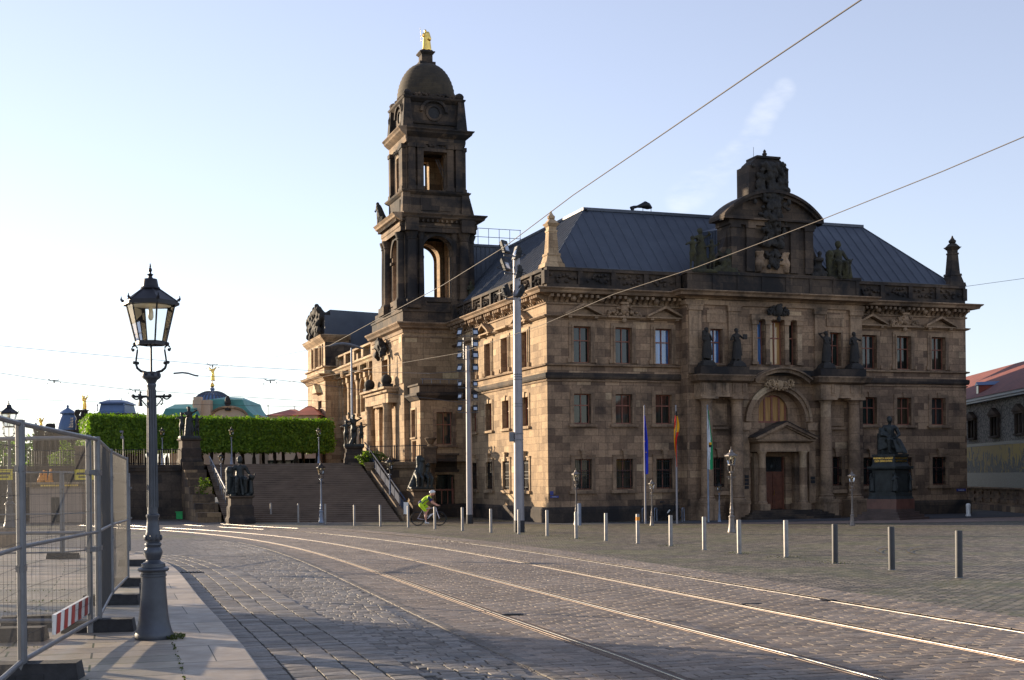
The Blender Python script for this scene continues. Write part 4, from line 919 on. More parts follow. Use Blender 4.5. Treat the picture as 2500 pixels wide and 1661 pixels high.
# figure leaning out at tower ledge
m = figure(1.6, robe=False, arm=((.1, 1.1), (.1, 1.1)), seed=4, lean=-1); m.cap((0, 0, 1.3), (.35, .1, .3), .2, .3); m.box(.0, .6, -.2, .3, 0, .6)
o = place('statue', remeshed(m, .035, 1, .03, .1), M['sculpt'], None, wpt(-3.45, 21.3, 18.75), TH+R(-60)); tag(o, 'dark bent figure on the left edge of the main tower cornice', 'statue')
# hanging sculpture at right foot of tower
m = figure(1.5, seed=6)
o = place('statue', remeshed(m, .04, 1, .03, .1), M['moss_s'], None, wpt(1.1, 15.95, 13.1), TH); tag(o, 'weathered greenish statue at the right foot of the tower arch', 'statue')
# ================================================================ ground
def brick_ground(name, c1, c2, mort, bw, rh, uv=True, ms=.012, moss=0, rough=.62, bs=.6, extra_noise=.35, green=None, spec=.25, wob=.35, midc=.18):
    t = NT(name); co = t.n('ShaderNodeTexCoord'); vec = co.outputs['UV' if uv else 'Object']
    nv = t.n('ShaderNodeTexNoise'); nv.inputs['Scale'].default_value = 1.3/bw*.3; t.l(vec, nv.inputs['Vector'])
    va = t.n('ShaderNodeVectorMath', operation='MULTIPLY_ADD'); t.l(nv.outputs['Color'], va.inputs[0]); va.inputs[1].default_value = (bw*wob,)*3; t.l(vec, va.inputs[2])
    br = t.n('ShaderNodeTexBrick'); t.l(va.outputs[0], br.inputs[0])
    for k, q in (('Scale', 1), ('Mortar Size', ms), ('Mortar Smooth', .6), ('Brick Width', bw), ('Row Height', rh)): br.inputs[k].default_value = q
    br.inputs['Color1'].default_value = (*c1, 1); br.inputs['Color2'].default_value = (*c2, 1); br.inputs['Mortar'].default_value = (*mort, 1)
    oc = co.outputs['Object']; big = t.noise(oc, .12, 6, .6); mid = t.noise(oc, 2.2, 5, .6)
    c = t.mix(br.outputs[0], t.ramp(big, [(.3, .78), (.7, 1.18)]), 1, 'MULTIPLY'); c = t.mix(c, t.ramp(mid, [(.32, 1-midc), (.68, 1+midc)]), 1, 'MULTIPLY')
    if green:
        gm = t.math('MULTIPLY', t.ramp(t.noise(oc, .35, 6, .7), [(.45, 0.0), (.62, 1.0)]), t.ramp(br.outputs['Fac'], [(0, .25), (.5, 1.0)])); c = t.mix(c, green, t.math('MULTIPLY', gm, moss))
    fine = t.noise(oc, 30, 5, .7)
    nb = t.bump(br.outputs['Fac'], -bs, .03); nb = t.bump(mid, .25, .03, nb); nb = t.bump(fine, extra_noise, .006, nb)
    return t.set(c, t.ramp(t.noise(oc, 6, 4), [(.3, rough-.12), (.7, rough+.12)]), 0, nb, spec)
M['plaza'] = brick_ground('small_granite_setts', (.28,.235,.18), (.095,.083,.068), (.018,.018,.012), .17, .14, False, .024, .9, bs=1.0, green=(.075,.09,.025), wob=.8, midc=.38)
M['bed'] = brick_ground('sett_joint_bed', (.16,.14,.125), (.085,.075,.068), (.028,.026,.022), .22, .17, True, .016)
M['kerb'] = brick_ground('granite_kerb_slab', (.40,.335,.265), (.25,.22,.19), (.04,.04,.03), 1.0, 1.15, True, .012, 0, .6, .3, wob=.01)
M['slab'] = brick_ground('granite_paving_slab', (.38,.32,.25), (.23,.205,.175), (.035,.035,.025), 1.45, .40, True, .013, .9, .6, .4, green=(.06,.10,.015), wob=.008)
M['asph'] = plain('asphalt', (.060,.062,.068), .85, 0, .25, 2, .4, 60)
M['pave'] = brick_ground('reddish_paving', (.30,.21,.165), (.22,.17,.145), (.10,.08,.07), .5, .5, False, .01, 0, .7, .2)
# stones: per stone tone
t = NT('sett_stone'); at_ = t.n('ShaderNodeAttribute'); at_.attribute_name = 'tone'; co = obj_co(t)
c = t.mix(at_.outputs['Color'], t.ramp(t.noise(co, 22, 5, .7), [(.25, .65), (.75, 1.25)]), 1, 'MULTIPLY'); c = t.mix(c, t.ramp(t.noise(co, .22, 5, .6), [(.3, .75), (.7, 1.15)]), 1, 'MULTIPLY')
M['sett'] = t.set(c, t.ramp(t.noise(co, 9, 4), [(.3, .6), (.7, .8)]), 0, t.bump(t.noise(co, 28, 5, .7), .5, .010), .18)
mb = MB(); xs = [-400,-200,-120]+list(range(-80, 81, 4))+[120, 200, 400]; ys = [-200, -50, -10, 0, 4, 8, 12]+[12+i*3 for i in range(1, 19)]+[70, 80, 90, 110, 150, 250, 500, 1500]
for y in ys:
    for x in xs: mb.v.append((x, y, gz(y)))
n = len(xs); mb.f = [(j*n+i, j*n+i+1, (j+1)*n+i+1, (j+1)*n+i) for j in range(len(ys)-1) for i in range(n-1)]; mb.m = [0]*len(mb.f)
tag(mb.build('ground', M['plaza']), kind='structure')
# rail master curve
PC = [6.168, -10.626, 4.332, -2.24, 0.09]
def bx(Y): t_ = Y/30; return sum(c*t_**i for i, c in enumerate(PC)) if Y < 95 else sum(c*(95/30)**i for i, c in enumerate(PC))-(Y-95)*1.5
def off(Y, o):
    X = bx(Y); d = (bx(Y+.01)-X)/.01; L = math.hypot(1, d); return X+o/L, Y-d*o/L
RO = {'A': lambda t_: -1.461-.061*t_, 'B': lambda t_: 0, 'C': lambda t_: 1.539+.434*t_, 'D': lambda t_: 2.76+.714*t_}
KB = [(.6, 0), (-.5, 5), (-1.2, 7.8), (-1.86, 9.98), (-2.56, 12.34), (-3.1, 14.11), (-4.28, 17.92), (-5.47, 21.95), (-6.52, 25.42), (-7.6, 28.6), (-9.0, 32), (-10.8, 35), (-13.5, 38.2), (-18, 41.5), (-26, 45), (-45, 50)]
def smooth(P_, it=2):
    for _ in range(it):
        Q_ = [P_[0]]
        for a, b in zip(P_, P_[1:]): Q_ += [(a[0]*.75+b[0]*.25, a[1]*.75+b[1]*.25), (a[0]*.25+b[0]*.75, a[1]*.25+b[1]*.75)]
        P_ = Q_+[P_[-1]]
    return P_
KBs = smooth(KB)
def offset_poly(P_, o):
    out = []
    for i, p in enumerate(P_):
        a, b = P_[max(i-1, 0)], P_[min(i+1, len(P_)-1)]; dx, dy = b[0]-a[0], b[1]-a[1]; L = math.hypot(dx, dy); out.append((p[0]+dy/L*o, p[1]-dx/L*o))
    return out
def strip(name, P0, P1, z, mat, kind='structure', w0=0, w1=1, swap=False):
    me = bpy.data.meshes.new(name); vs = []; uv = []; s = 0
    for i, (a, b) in enumerate(zip(P0, P1)):
        if i: s += math.hypot(a[0]-P0[i-1][0], a[1]-P0[i-1][1])
        vs += [(a[0], a[1], gz(a[1])+z), (b[0], b[1], gz(b[1])+z)]; uv += [(w0, s), (w1, s)] if swap else [(s, w0), (s, w1)]
    fs = [(2*i, 2*i+2, 2*i+3, 2*i+1) for i in range(len(P0)-1)]
    me.from_pydata(vs, [], fs); me.materials.append(mat); L = me.uv_layers.new(name='UVMap')
    for lp in me.loops: L.data[lp.index].uv = uv[lp.vertex_index]
    o = bpy.data.objects.new(name, me); col.objects.link(o); tag(o, kind=kind); return o
YS = [4+.5*i for i in range(150)]+[79+i*2 for i in range(30)]
EDGE = lambda y: RO['D'](y/30)+.9
strip('road', [off(y, -2.5) for y in YS], [off(y, EDGE(y)) for y in YS], .004, M['bed'], w1=6)
# carriageway between kerb and track bed
KBY = lambda y: float(np.interp(y, [p[1] for p in KBs], [p[0] for p in KBs]))
Yc = [2+.5*i for i in range(90)]
strip('carriageway', [(KBY(y)-.05, y) for y in Yc], [(off(y, -2.5)[0]+.15, y) for y in Yc], .006, M['bed'], w1=4)
# individually laid setts near the viewer
vs = []; fs = []; tone = []
def sett(cx, cy, ux, uy, a, b, z, col_, ins=.014, h=.020):
    # a: half size along u, b: half size across; top slightly domed and tilted
    n0 = len(vs); vx, vy = -uy, ux; j = [random.uniform(-.007, .007) for _ in range(8)]; tl = [random.uniform(-.003, .003) for _ in range(4)]
    for k, (p, q) in enumerate(((-1,-1),(1,-1),(1,1),(-1,1))):
        A_ = p*a+j[k]; B_ = q*b+j[k+4]; vs.append((cx+ux*A_+vx*B_, cy+uy*A_+vy*B_, z))
    for k, (p, q) in enumerate(((-1,-1),(1,-1),(1,1),(-1,1))):
        A_ = p*(a-ins)+j[k]; B_ = q*(b-ins)+j[k+4]; vs.append((cx+ux*A_+vx*B_, cy+uy*A_+vy*B_, z+h+tl[k]))
    vs.append((cx, cy, z+h+.005)); 
    fs.extend([(n0+4,n0+5,n0+8),(n0+5,n0+6,n0+8),(n0+6,n0+7,n0+8),(n0+7,n0+4,n0+8)]+[(n0+i, n0+(i+1) % 4, n0+4+(i+1) % 4, n0+4+i) for i in range(4)])
    dk = (col_[0]*.34, col_[1]*.34, col_[2]*.3, 1); tone.extend([dk]*4+[col_]*5)
def tcol(base, var=.28):
    f_ = 1+random.uniform(-var, var); w_ = random.uniform(-.03, .05); return (base[0]*f_*(1+w_), base[1]*f_, base[2]*f_*(1-w_), 1)
y = 7.0; GUT = 1.28; rown = 0
while y < 58:
    ux, uy = off(y, 1)[0]-off(y, 0)[0], off(y, 1)[1]-off(y, 0)[1]; z = gz(y)+.006
    ds = .15 if y < 35 else .19
    o = -2.5-random.random()*.1
    if y < 46:      # carriageway
        while True:
            wd = random.uniform(.15, .24) if y < 35 else .24; px, py = off(y, o-wd/2); kx = KBY(py)
            if px-wd/2 < kx+GUT: break
            sett(px, py, ux, uy, wd/2-.006, ds/2-.007, z, tcol((.225,.207,.188), .3), .006, .016); o -= wd
    # track zone
    rl = [RO[k](y/30) for k in 'ABCD']; cuts = [-2.5+.17*(rown % 2)*0]+sum([[q-.112, q+.082] for q in rl], [])+[EDGE(y)]; rown += 1
    for s0_, s1_ in zip(cuts[::2], cuts[1::2]):
        nn_ = max(1, round((s1_-s0_)/.28)); eds = [s0_+(s1_-s0_)*min(max((i_+(.5 if rown % 2 else 0)+random.uniform(-.08, .08))/nn_, 0), 1) for i_ in range(nn_+1)]; eds = [s0_]+eds[1 if rown % 2 == 0 else 0:]; eds[-1] = s1_
        for a_, b_ in zip(eds, eds[1:]):
            if b_-a_ < .05: continue
            px, py = off(y, (a_+b_)/2); sett(px, py, ux, uy, (b_-a_)/2-.004, ds/2-.005, z, tcol((.235,.198,.168), .24), .004, .007)
    d = (bx(y+.01)-bx(y))/.01; y += ds/math.hypot(1, d)
# border rows beside the track bed, gutter rows beside the kerb
y = 7.0
while y < 44:
    for k, o in enumerate((-2.42,)):
        px, py = off(y, o); u = Vector((off(y+.1, o)[0]-px, off(y+.1, o)[1]-py)).normalized(); sett(px, py, u.x, u.y, .085, .06, gz(y)+.008, tcol((.18,.16,.14)), .004, .016)
    y += .17
acc = 0; last = KBs[0]
for k in range(5):
    P_ = offset_poly(KBs, .13+.255*k)
    for a, b in zip(P_, P_[1:]):
        if a[1] < 6.5 or a[1] > 40: continue
        L = math.hypot(b[0]-a[0], b[1]-a[1]); ux, uy = (b[0]-a[0])/L, (b[1]-a[1])/L; m_ = max(1, int(L/.165))
        for i in range(m_): t_ = (i+.5)/m_; sett(a[0]+(b[0]-a[0])*t_, a[1]+(b[1]-a[1])*t_, ux, uy, L/m_/2-.006, .12, gz(a[1])+.007, tcol((.225,.207,.188)), .004, .014)
me = bpy.data.meshes.new('road_setts'); me.from_pydata(vs, [], fs); me.materials.append(M['sett']); ca = me.color_attributes.new('tone', 'FLOAT_COLOR', 'POINT'); ca.data.foreach_set('color', np.array(tone, dtype=np.float32).ravel())
o = bpy.data.objects.new('road_setts', me); col.objects.link(o); tag(o, kind='structure')
# rails
M['rail_c'] = plain('rail_steel_dull', (.12,.115,.11), .4, 1, .3, 6)
for k, lb in zip('ABCD', ('nearest of the four tram rails, with the doubled bright edge', 'second tram rail from the near kerb, brightly polished', 'third tram rail from the near kerb', 'farthest tram rail, next to the row of bollards')):
    Y_ = [5+.4*i for i in range(160)]+[69+2*i for i in range(30)]; f_ = RO[k]
    root = empty('tram_rail', (0, 0, 0), 0, lb, 'tram rail', 'tram rails set in the cobbled street')
    def rail(o0, o1, z, nm, mt):
        mb = MB()
        for i, y in enumerate(Y_):
            for oo, zz in ((o0, -.01), (o0+.004, z), (o1-.004, z), (o1, -.01)):
                px, py = off(y, f_(y/30)+oo); mb.v.append((px, py, gz(py)+.01+zz))
        for i in range(len(Y_)-1):
            for q in range(3): mb.f.append((4*i+q, 4*i+q+1, 4*i+5+q, 4*i+4+q)); mb.m.append(0)
        mb.build(nm, mt, root)
    rail(-.004, .024 if k != 'C' else .018, .004, 'rail_head', M['rail'] if k in 'AB' else M['rail_c']); rail(-.066, -.058, .003, 'rail_lip', M['rail_l']); rail(-.058, -.004, .0005, 'rail_groove', M['rail_r']); rail(-.11, -.066, .001, 'rail_edge', M['rail_r']); rail(.024, .08, .001, 'rail_edge', M['rail_r'])
# kerb and pavement
inner = offset_poly(KBs, -.62)
kb = MB(); K0 = KBs; K1 = offset_poly(KBs, -.02)
for p, q in zip(K0, K1):
    kb.v += [(p[0], p[1], gz(p[1])-.02), (p[0], p[1], gz(p[1])+.105), (q[0], q[1], gz(p[1])+.12)]
kb.f = [(3*i+k_, 3*i+3+k_, 3*i+4+k_, 3*i+1+k_) for i in range(len(K0)-1) for k_ in (0, 1)]; kb.m = [0]*len(kb.f)
tag(kb.build('kerb_face', M['stone_light'] if False else plain('granite', (.30,.27,.24), .6, 0, .2, 3, .2)), kind='structure')
strip('kerb', K1, inner, .12, M['kerb'], w0=.02, w1=.98, swap=True)
strip('pavement', inner, offset_poly(KBs, -9.5), .121, M['slab'], w1=8.9, swap=True)
# drain
p = G(462, 1402); mb = MB(); mb.box(-.45, .25, -.13, .13, 0, .02)
for i in range(9): mb.box(-.42+i*.075, -.38+i*.075, -.1, .1, .02, .03)
o = mb.build('drain_grate', M['iron']); o.location = (p[0], p[1], gz(p[1])+.02); tag(o, 'dark iron drain grate in the gutter beside the kerb', 'drain')
# side street asphalt and reddish pavement in front of the building
def sheet(name, pts, z, mat):
    mb = MB(); mb.add([(x, y, gz(y)+z) for x, y in pts], [tuple(range(len(pts)))]); return tag(mb.build(name, mat), kind='structure')
def quadstrip(name, P0, P1, z, mat): return strip(name, P0, P1, z, mat, w1=2)
fp = lambda p_, q_: tuple(wpt(p_, q_, 0))[:2]
quadstrip('street', [fp(-4.0, 3), fp(0, -4.2), fp(6, -5.6), fp(14, -6.2), fp(45, -6)], [fp(0.0, 3), fp(0.2, -1.0), fp(6, -1.2), fp(14, -1.2), fp(45, 8)], .006, M['asph'])
quadstrip('pavement_band', [fp(5.0, -7.2), fp(8, -10.5), fp(14, -12.2), fp(22, -13), fp(45, -15)], [fp(5, -5.8), fp(8, -6.4), fp(14, -6.8), fp(22, -6.6), fp(45, -6.2)], .012, M['pave'])
# wide worn manhole arcs on the plaza
mb = MB()
cxp, cyp, _ = G(2560, 1352)
for r_ in (2.9, 3.6):
    mb.v += [(cxp+(r_+dr)*math.cos(a), cyp+(r_+dr)*math.sin(a)*1.5, gz(cyp)+.006) for a in np.linspace(PI*.5, PI*1.5, 40) for dr in (0, .06)]
n0 = 0
for k in range(2):
    for i in range(39): b = k*80+2*i; mb.f.append((b, b+2, b+3, b+1)); mb.m.append(0)
tag(mb.build('paving_arc', M['asph']), kind='structure')
cxm = MB()
# manholes by the rails
for u, v in ((1252, 1504), (1835, 1478), (2018, 1469)):
    p = G(u, v); mb = MB(); mb.box(-.13, .13, -.05, .05, 0, .012); mb.box(-.1, .1, -.03, .03, .012, .016)
    o = mb.build('rail_point_box', M['iron']); o.location = (p[0], p[1], gz(p[1])+.012)
    tag(o, {1252: 'small dark iron box beside the nearest rail', 1835: 'small dark iron cover between the second and third rails', 2018: 'small dark iron cover beside the farthest rail at right'}[u], 'track cover')
# ================================================================ terrace and stairs
TZ = 2.6
SB = [(-15.9, 72.4), (-6.1, 71.2)]; ST = [(-18.9, 81.0), (-9.4, 80.2)]
M['nose'] = plain('worn_step_edges', (.24,.185,.145), .8, 0, .3, 1.5); nose = MB()
mb = MB(); N = 31; zb = gz(72)
for i in range(N):
    t0, t1 = i/N, (i+1)/N
    a0 = [SB[0][k]+(ST[0][k]-SB[0][k])*t0 for k in (0, 1)]; b0 = [SB[1][k]+(ST[1][k]-SB[1][k])*t0 for k in (0, 1)]
    nose.add([(a0[0], a0[1]-.045, zb+(TZ-zb)*t1-.018), (b0[0], b0[1]-.045, zb+(TZ-zb)*t1-.018), (b0[0], b0[1]-.045, zb+(TZ-zb)*t1+.003), (a0[0], a0[1]-.045, zb+(TZ-zb)*t1+.003), (b0[0], b0[1]+.0, zb+(TZ-zb)*t1+.003), (a0[0], a0[1]+.0, zb+(TZ-zb)*t1+.003)], [(0,1,2,3), (3,2,4,5)])
    a1 = [SB[0][k]+(ST[0][k]-SB[0][k])*t1 for k in (0, 1)]; b1 = [SB[1][k]+(ST[1][k]-SB[1][k])*t1 for k in (0, 1)]
    z0 = zb+(TZ-zb)*t0; z1 = zb+(TZ-zb)*t1
    mb.add([(*a0, z0), (*b0, z0), (*b0, z1-.025), (*a0, z1-.025), (a0[0], a0[1]-.03, z1-.025), (b0[0], b0[1]-.03, z1-.025), (b0[0], b0[1]-.03, z1), (a0[0], a0[1]-.03, z1), (*b1, z1), (*a1, z1)],
           [(0,1,2,3), (3,2,5,4), (4,5,6,7), (7,6,8,9)])
M['step'] = plain('worn_sandstone_steps', (.15,.108,.085), .85, 0, .35, .8, .3, 20)
tag(mb.build('stairway', M['step']), kind='structure'); tag(nose.build('stair_nosing', M['nose']), kind='structure')
mb = MB()    # terrace floor and retaining walls
WLL = [(-70, 78.0), (-34, 79.6), (-19.6, 80.6)]
mb.add([(-70, 78, TZ), (-19.5, 80.6, TZ), (-19, 81, TZ), (-9.3, 80.2, TZ), (-8.9, 78.6, TZ), (-4.6, 76.4, TZ), (-2, 79, TZ), (-8, 140, TZ), (-90, 160, TZ)], [tuple(range(9))])
tag(mb.build('terrace_floor', M['pave']), kind='structure')
def wallseg(mb, a, b, z0, z1, th=.5, cap=True):
    a, b = Vector((*a, 0)), Vector((*b, 0)); d = (b-a).normalized(); n_ = Vector((-d.y, d.x, 0)); L = (b-a).length
    def q(s, o, z): p = a+d*s+n_*o; return (p.x, p.y, z)
    def bx_(s0, s1, o0, o1, c0, c1):
        mb.add([q(s0,o0,c0),q(s1,o0,c0),q(s1,o1,c0),q(s0,o1,c0),q(s0,o0,c1),q(s1,o0,c1),q(s1,o1,c1),q(s0,o1,c1)], [(0,3,2,1),(4,5,6,7),(0,1,5,4),(1,2,6,5),(2,3,7,6),(3,0,4,7)])
    bx_(0, L, 0, th, z0, z1)
    if cap: bx_(-.02, L+.02, -.14, th+.1, z1-.38, z1-.2); bx_(-.05, L+.05, -.22, th+.1, z1-.2, z1-.02); bx_(0, L, -.06, 0, z0, z0+.7)
def terrace_wall(label, a, b, z1=TZ+.02):
    mb = MB(); wallseg(mb, a, b, -1.5, z1); o = mb.build('terrace_wall', M['terr']); tag(o, label, 'wall'); return o
_t = M['terr']; M['terr'] = M['soot']; terrace_wall('tall dark terrace retaining wall left of the stairs', (-70, 77.9), (-18.9, 80.4)); M['terr'] = _t
terrace_wall('brown stained terrace wall between the stairs and the building', (-8.7, 78.5), (-4.75, 76.6))
# stepped flank wall left of stairs
mb = MB(); a = Vector((-16.6, 72.9)); b = Vector((-19.6, 81.0))
for i in range(7):
    p0 = a.lerp(b, i/7); p1 = a.lerp(b, (i+1)/7); z1 = zb+.55+(TZ-zb+.1)*(i/7)
    mb.add([(p0.x-.9, p0.y, -1.5), (p0.x+.4, p0.y, -1.5), (p1.x+.4, p1.y, -1.5), (p1.x-.9, p1.y, -1.5), (p0.x-.9, p0.y, z1), (p0.x+.4, p0.y, z1), (p1.x+.4, p1.y, z1), (p1.x-.9, p1.y, z1)],
           [(0,3,2,1),(4,5,6,7),(0,1,5,4),(1,2,6,5),(2,3,7,6),(3,0,4,7)])
tag(mb.build('stepped_wall', M['terr']), 'weathered stepped flank wall on the left of the stairs with weeds', 'wall')
mb = MB(); a = Vector((-5.9, 71.3)); b = Vector((-9.1, 80.2))
for i in range(12):
    p0 = a.lerp(b, i/12); p1 = a.lerp(b, (i+1)/12); z0 = zb+.25+(TZ-zb)*(i/12); z1 = zb+.25+(TZ-zb)*((i+1)/12)
    mb.add([(p0.x, p0.y, -1.5), (p0.x+.35, p0.y, -1.5), (p1.x+.35, p1.y, -1.5), (p1.x, p1.y, -1.5), (p0.x, p0.y, z0), (p0.x+.35, p0.y, z0), (p1.x+.35, p1.y, z1), (p1.x, p1.y, z1)],
           [(0,3,2,1),(4,5,6,7),(0,1,5,4),(1,2,6,5),(2,3,7,6),(3,0,4,7)])
tag(mb.build('sloping_wall', M['terr']), 'low sloping stone flank wall on the right of the stairs', 'wall')
def handrail(label, a, b):
    r_ = empty('handrail', a, 0, label, 'handrail', 'handrails beside the stairs'); b = Vector(b)-Vector(a)
    m = MB(); m.tube([(0, 0, .85), b+Vector((0, 0, .85))], .045, 6); m.tube([(0, 0, .6), b+Vector((0, 0, .6))], .02, 5); m.build('rail_bar', M['galv'], r_)
    for i in range(9):
        m = MB(); p_ = b*((i+.3)/9); m.tube([p_, p_+Vector((0, 0, .85))], .025, 5); m.build('rail_post', M['galv'], r_)
    return r_
handrail('pale metal handrail on the left side of the stairs', (-16.2, 74.2, .25), (-18.7, 81.0, TZ-.35))
_g = M['galv']; M['galv'] = M['rail_blue']; hr = handrail('dark blue handrail with glass panels on the right side of the stairs', (-5.8, 71.4, zb+.3), (-9.0, 80.3, TZ+.4))
M['galv'] = _g; m = MB(); b_ = Vector((-9.0, 80.3, TZ+.4))-Vector((-5.8, 71.4, zb+.3)); m.add([tuple(b_*.03+Vector((0, 0, .12))), tuple(b_*.95+Vector((0, 0, .12))), tuple(b_*.95+Vector((0, 0, .58))), tuple(b_*.03+Vector((0, 0, .58)))], [(0,1,2,3)]); m.build('infill_panel', M['rail_blue'], hr); m = MB(); m.box(-.12, .14, -.05, -.02, .1, .75); m.build('notice_plate', M['white'], hr)
def railing(label, pts, z, h=.95, sp=.14):
    r_ = empty('terrace_railing', (pts[0][0], pts[0][1], z), 0, label, 'railing', 'iron railings on the terrace edge'); o = Vector((pts[0][0], pts[0][1], z))
    m = MB(); pm = MB()
    for a, b in zip(pts, pts[1:]):
        a, b = Vector((*a, z))-o, Vector((*b, z))-o; L = (b-a).length; n_ = int(L/sp)
        for hh in (.1, h): m.tube([a+Vector((0, 0, hh)), b+Vector((0, 0, hh))], .022, 4)
        for i in range(n_+1): p_ = a.lerp(b, i/n_); (pm if i % 12 == 0 else m).tube([p_+Vector((0, 0, 0)), p_+Vector((0, 0, h+(.06 if i % 12 == 0 else 0)))], .03 if i % 12 == 0 else .011, 4)
    m.build('railing_bars', M['iron'], r_); pm.build('railing_posts', M['iron'], r_); return r_
railing('dark iron railing along the terrace edge left of the stairs', [(-31, 79.95), (-19.6, 80.55)], TZ)
railing('dark iron railing on the terrace between the stairs and the building', [(-8.5, 78.5), (-4.9, 76.8)], TZ)
# corner pier with urn
m = MB(); m.box(-.35, .35, -.35, .35, -.1, .75); m.frus(0, 0, .75, .9, .42, .42, .42, .42); m.lathe([(.2, .9), (.14, 1.0), (.3, 1.25), (.36, 1.35), (.25, 1.4)], 10)
o = m.build('stone_urn', M['terr']); o.location = (-4.75, 76.7, TZ); tag(o, 'weathered stone pier with a bowl at the terrace corner', 'urn')
m = MB(); m.box(-.55, .55, -.55, .55, -.2, 1.05); m.box(-.62, .62, -.62, .62, 1.05, 1.2); o = m.build('terrace_pier', M['terr']); o.location = (-25.9, 79.9, TZ); tag(o, 'square dark stone pier at the end of the terrace railing', 'pier')
# bronze groups on pedestals
def group(seed, h, kind):
    m = MB(); r_ = random.Random(seed); s = h/1.9
    if kind == 'seated':
        m.box(-.5*s, .5*s, -.35*s, .35*s, 0, .12*s); m.frus(0, .1*s, .1*s, .8*s, .42*s, .32*s, .34*s, .26*s)
        m.cap((0, 0, .85*s), (0, 0, 1.35*s), .24*s, .2*s, 10); m.ball((0, -.05*s, 1.72*s), .15*s, 10); m.ball((0, -.02*s, 1.8*s), .16*s, 10); m.cap((-.25*s, 0, 1.38*s), (.25*s, 0, 1.38*s), .12*s, .12*s)
        for q in (-1, 1):
            m.cap((q*.16*s, -.05*s, .85*s), (q*.2*s, -.5*s, .8*s), .16*s, .12*s); m.cap((q*.2*s, -.5*s, .8*s), (q*.22*s, -.45*s, .15*s), .12*s, .08*s); m.cap((q*.3*s, 0, 1.35*s), (q*.48*s, -.1*s, 1.0*s), .1*s, .07*s); m.cap((q*.48*s, -.1*s, 1.0*s), (q*.4*s, -.4*s, .95*s), .07*s, .05*s)
        m.cap((-.55*s, -.1*s, .2*s), (-.5*s, -.05*s, 1.25*s), .14*s, .22*s); m.ball((-.52*s, -.12*s, 1.25*s), .2*s, 8)
        m.cap((.5*s, -.25*s, .15*s), (.48*s, -.2*s, .7*s), .16*s, .13*s); m.ball((.5*s, -.28*s, .9*s), .12*s, 8); m.cap((.55*s, -.2*s, .7*s), (.72*s, -.2*s, 1.05*s), .05*s, .04*s)
        for i in range(16): a = r_.uniform(0, 2*PI); m.cap((.4*s*math.cos(a), .3*s*math.sin(a), .8*s), (.5*s*math.cos(a+.2), .4*s*math.sin(a+.2), .05*s), .06*s, .06*s, 6)
    elif kind == 'cloaked':
        for i in range(9):
            a = PI*.05+PI*.95*i/8; m.cap((-.55*s*math.cos(a*.5)*1.0, .1*s, .1*s+.0*i), (-.1*s+.2*s*math.sin(a), .12*s, (1.2+.55*math.sin(a*.6))*s), .16*s, .13*s)
        m.cap((.05*s, 0, .8*s), (.1*s, 0, 1.35*s), .22*s, .18*s); m.ball((.12*s, -.08*s, 1.6*s), .15*s, 9)
        m.cap((.35*s, 0, .5*s), (.4*s, 0, 1.15*s), .17*s, .13*s); m.ball((.42*s, -.05*s, 1.32*s), .13*s, 9)
        for q in (-.25, .0, .3, .5): m.cap((q*s, -.1*s, .8*s), (q*s*1.1, -.4*s, .6*s), .14*s, .1*s); m.cap((q*s*1.1, -.4*s, .6*s), (q*s, -.35*s, .08*s), .1*s, .07*s)
        m.box(-.65*s, .65*s, -.4*s, .4*s, 0, .14*s)
    else:
        for x, y, hh in ((0, .1, 1.0), (-.46, -.1, .80), (.44, -.12, .74)):
            f = figure(1.75*s*hh*1.05, arm=((.2, 1.3), (.26, 1.55)), seed=seed+int(x*10), robe=(x == 0 and kind == 'trio')); n_ = len(m.v); m.v += [(a+x*s, b+y*s, c_+.1*s) for a, b, c_ in f.v]; m.f += [tuple(i+n_ for i in q) for q in f.f]; m.m += [0]*len(f.f)
        m.box(-.6*s, .6*s, -.35*s, .35*s, 0, .16*s); m.cap((-.2*s, .1*s, .1*s), (.1*s, .12*s, .75*s), .16*s, .12*s)
        if kind == 'arm': m.cap((-.15*s, 0, 1.5*s), (-.3*s, -.05*s, 1.95*s), .07*s, .05*s); m.ball((-.3*s, -.05*s, 2.0*s), .08*s, 7)
    return m
def on_pedestal(loc, rz, ph, pw, gh, seed, kind, label, glabel, mat, gmat):
    m = MB(); m.box(-pw, pw, -pw, pw, -.3, .25); m.frus(0, 0, .25, .4, pw, pw, pw*.9, pw*.9); m.box(-pw*.9, pw*.9, -pw*.9, pw*.9, .4, ph*.6); m.frus(0, 0, ph*.6, ph*.66, pw*.9, pw*.9, pw*.8, pw*.8); m.box(-pw*.8, pw*.8, -pw*.8, pw*.8, ph*.6, ph-.15); m.frus(0, 0, ph-.15, ph-.06, pw*.8, pw*.8, pw*.95, pw*.95); m.box(-pw*.95, pw*.95, -pw*.95, pw*.95, ph-.06, ph)
    o = m.build('pedestal', mat); o.location = loc; o.rotation_euler.z = rz; tag(o, label, 'pedestal', 'sculpture pedestals at the stairs')
    g = place('sculpture_group', remeshed(group(seed, gh, kind), .032, 1, .03, .1), gmat, None, (loc[0], loc[1], loc[2]+ph), rz); tag(g, glabel, 'sculpture', 'bronze sculpture groups at the stairs')
on_pedestal((-14.75, 71.0, -.72), TH, 1.5, .72, 2.1, 31, 'seated', 'sooty stone pedestal at the left foot of the stairs, lit on its left side', 'dark bronze seated group at the left foot of the stairs', M['soot'], M['bronze'])
on_pedestal((-5.1, 73.2, -.72), TH, 1.72, .72, 1.95, 33, 'cloaked', 'greenish grey pedestal behind the cyclist at the right foot of the stairs', 'dark bronze cloaked group behind the cyclist', M['terr'], M['bronze'])
on_pedestal((-19.9, 80.9, TZ), R(25), 1.6, .68, 1.95, 35, 'trio', 'dark pedestal at the upper left end of the stairs', 'dark bronze group of figures against the hedge', M['soot'], M['bronze'])
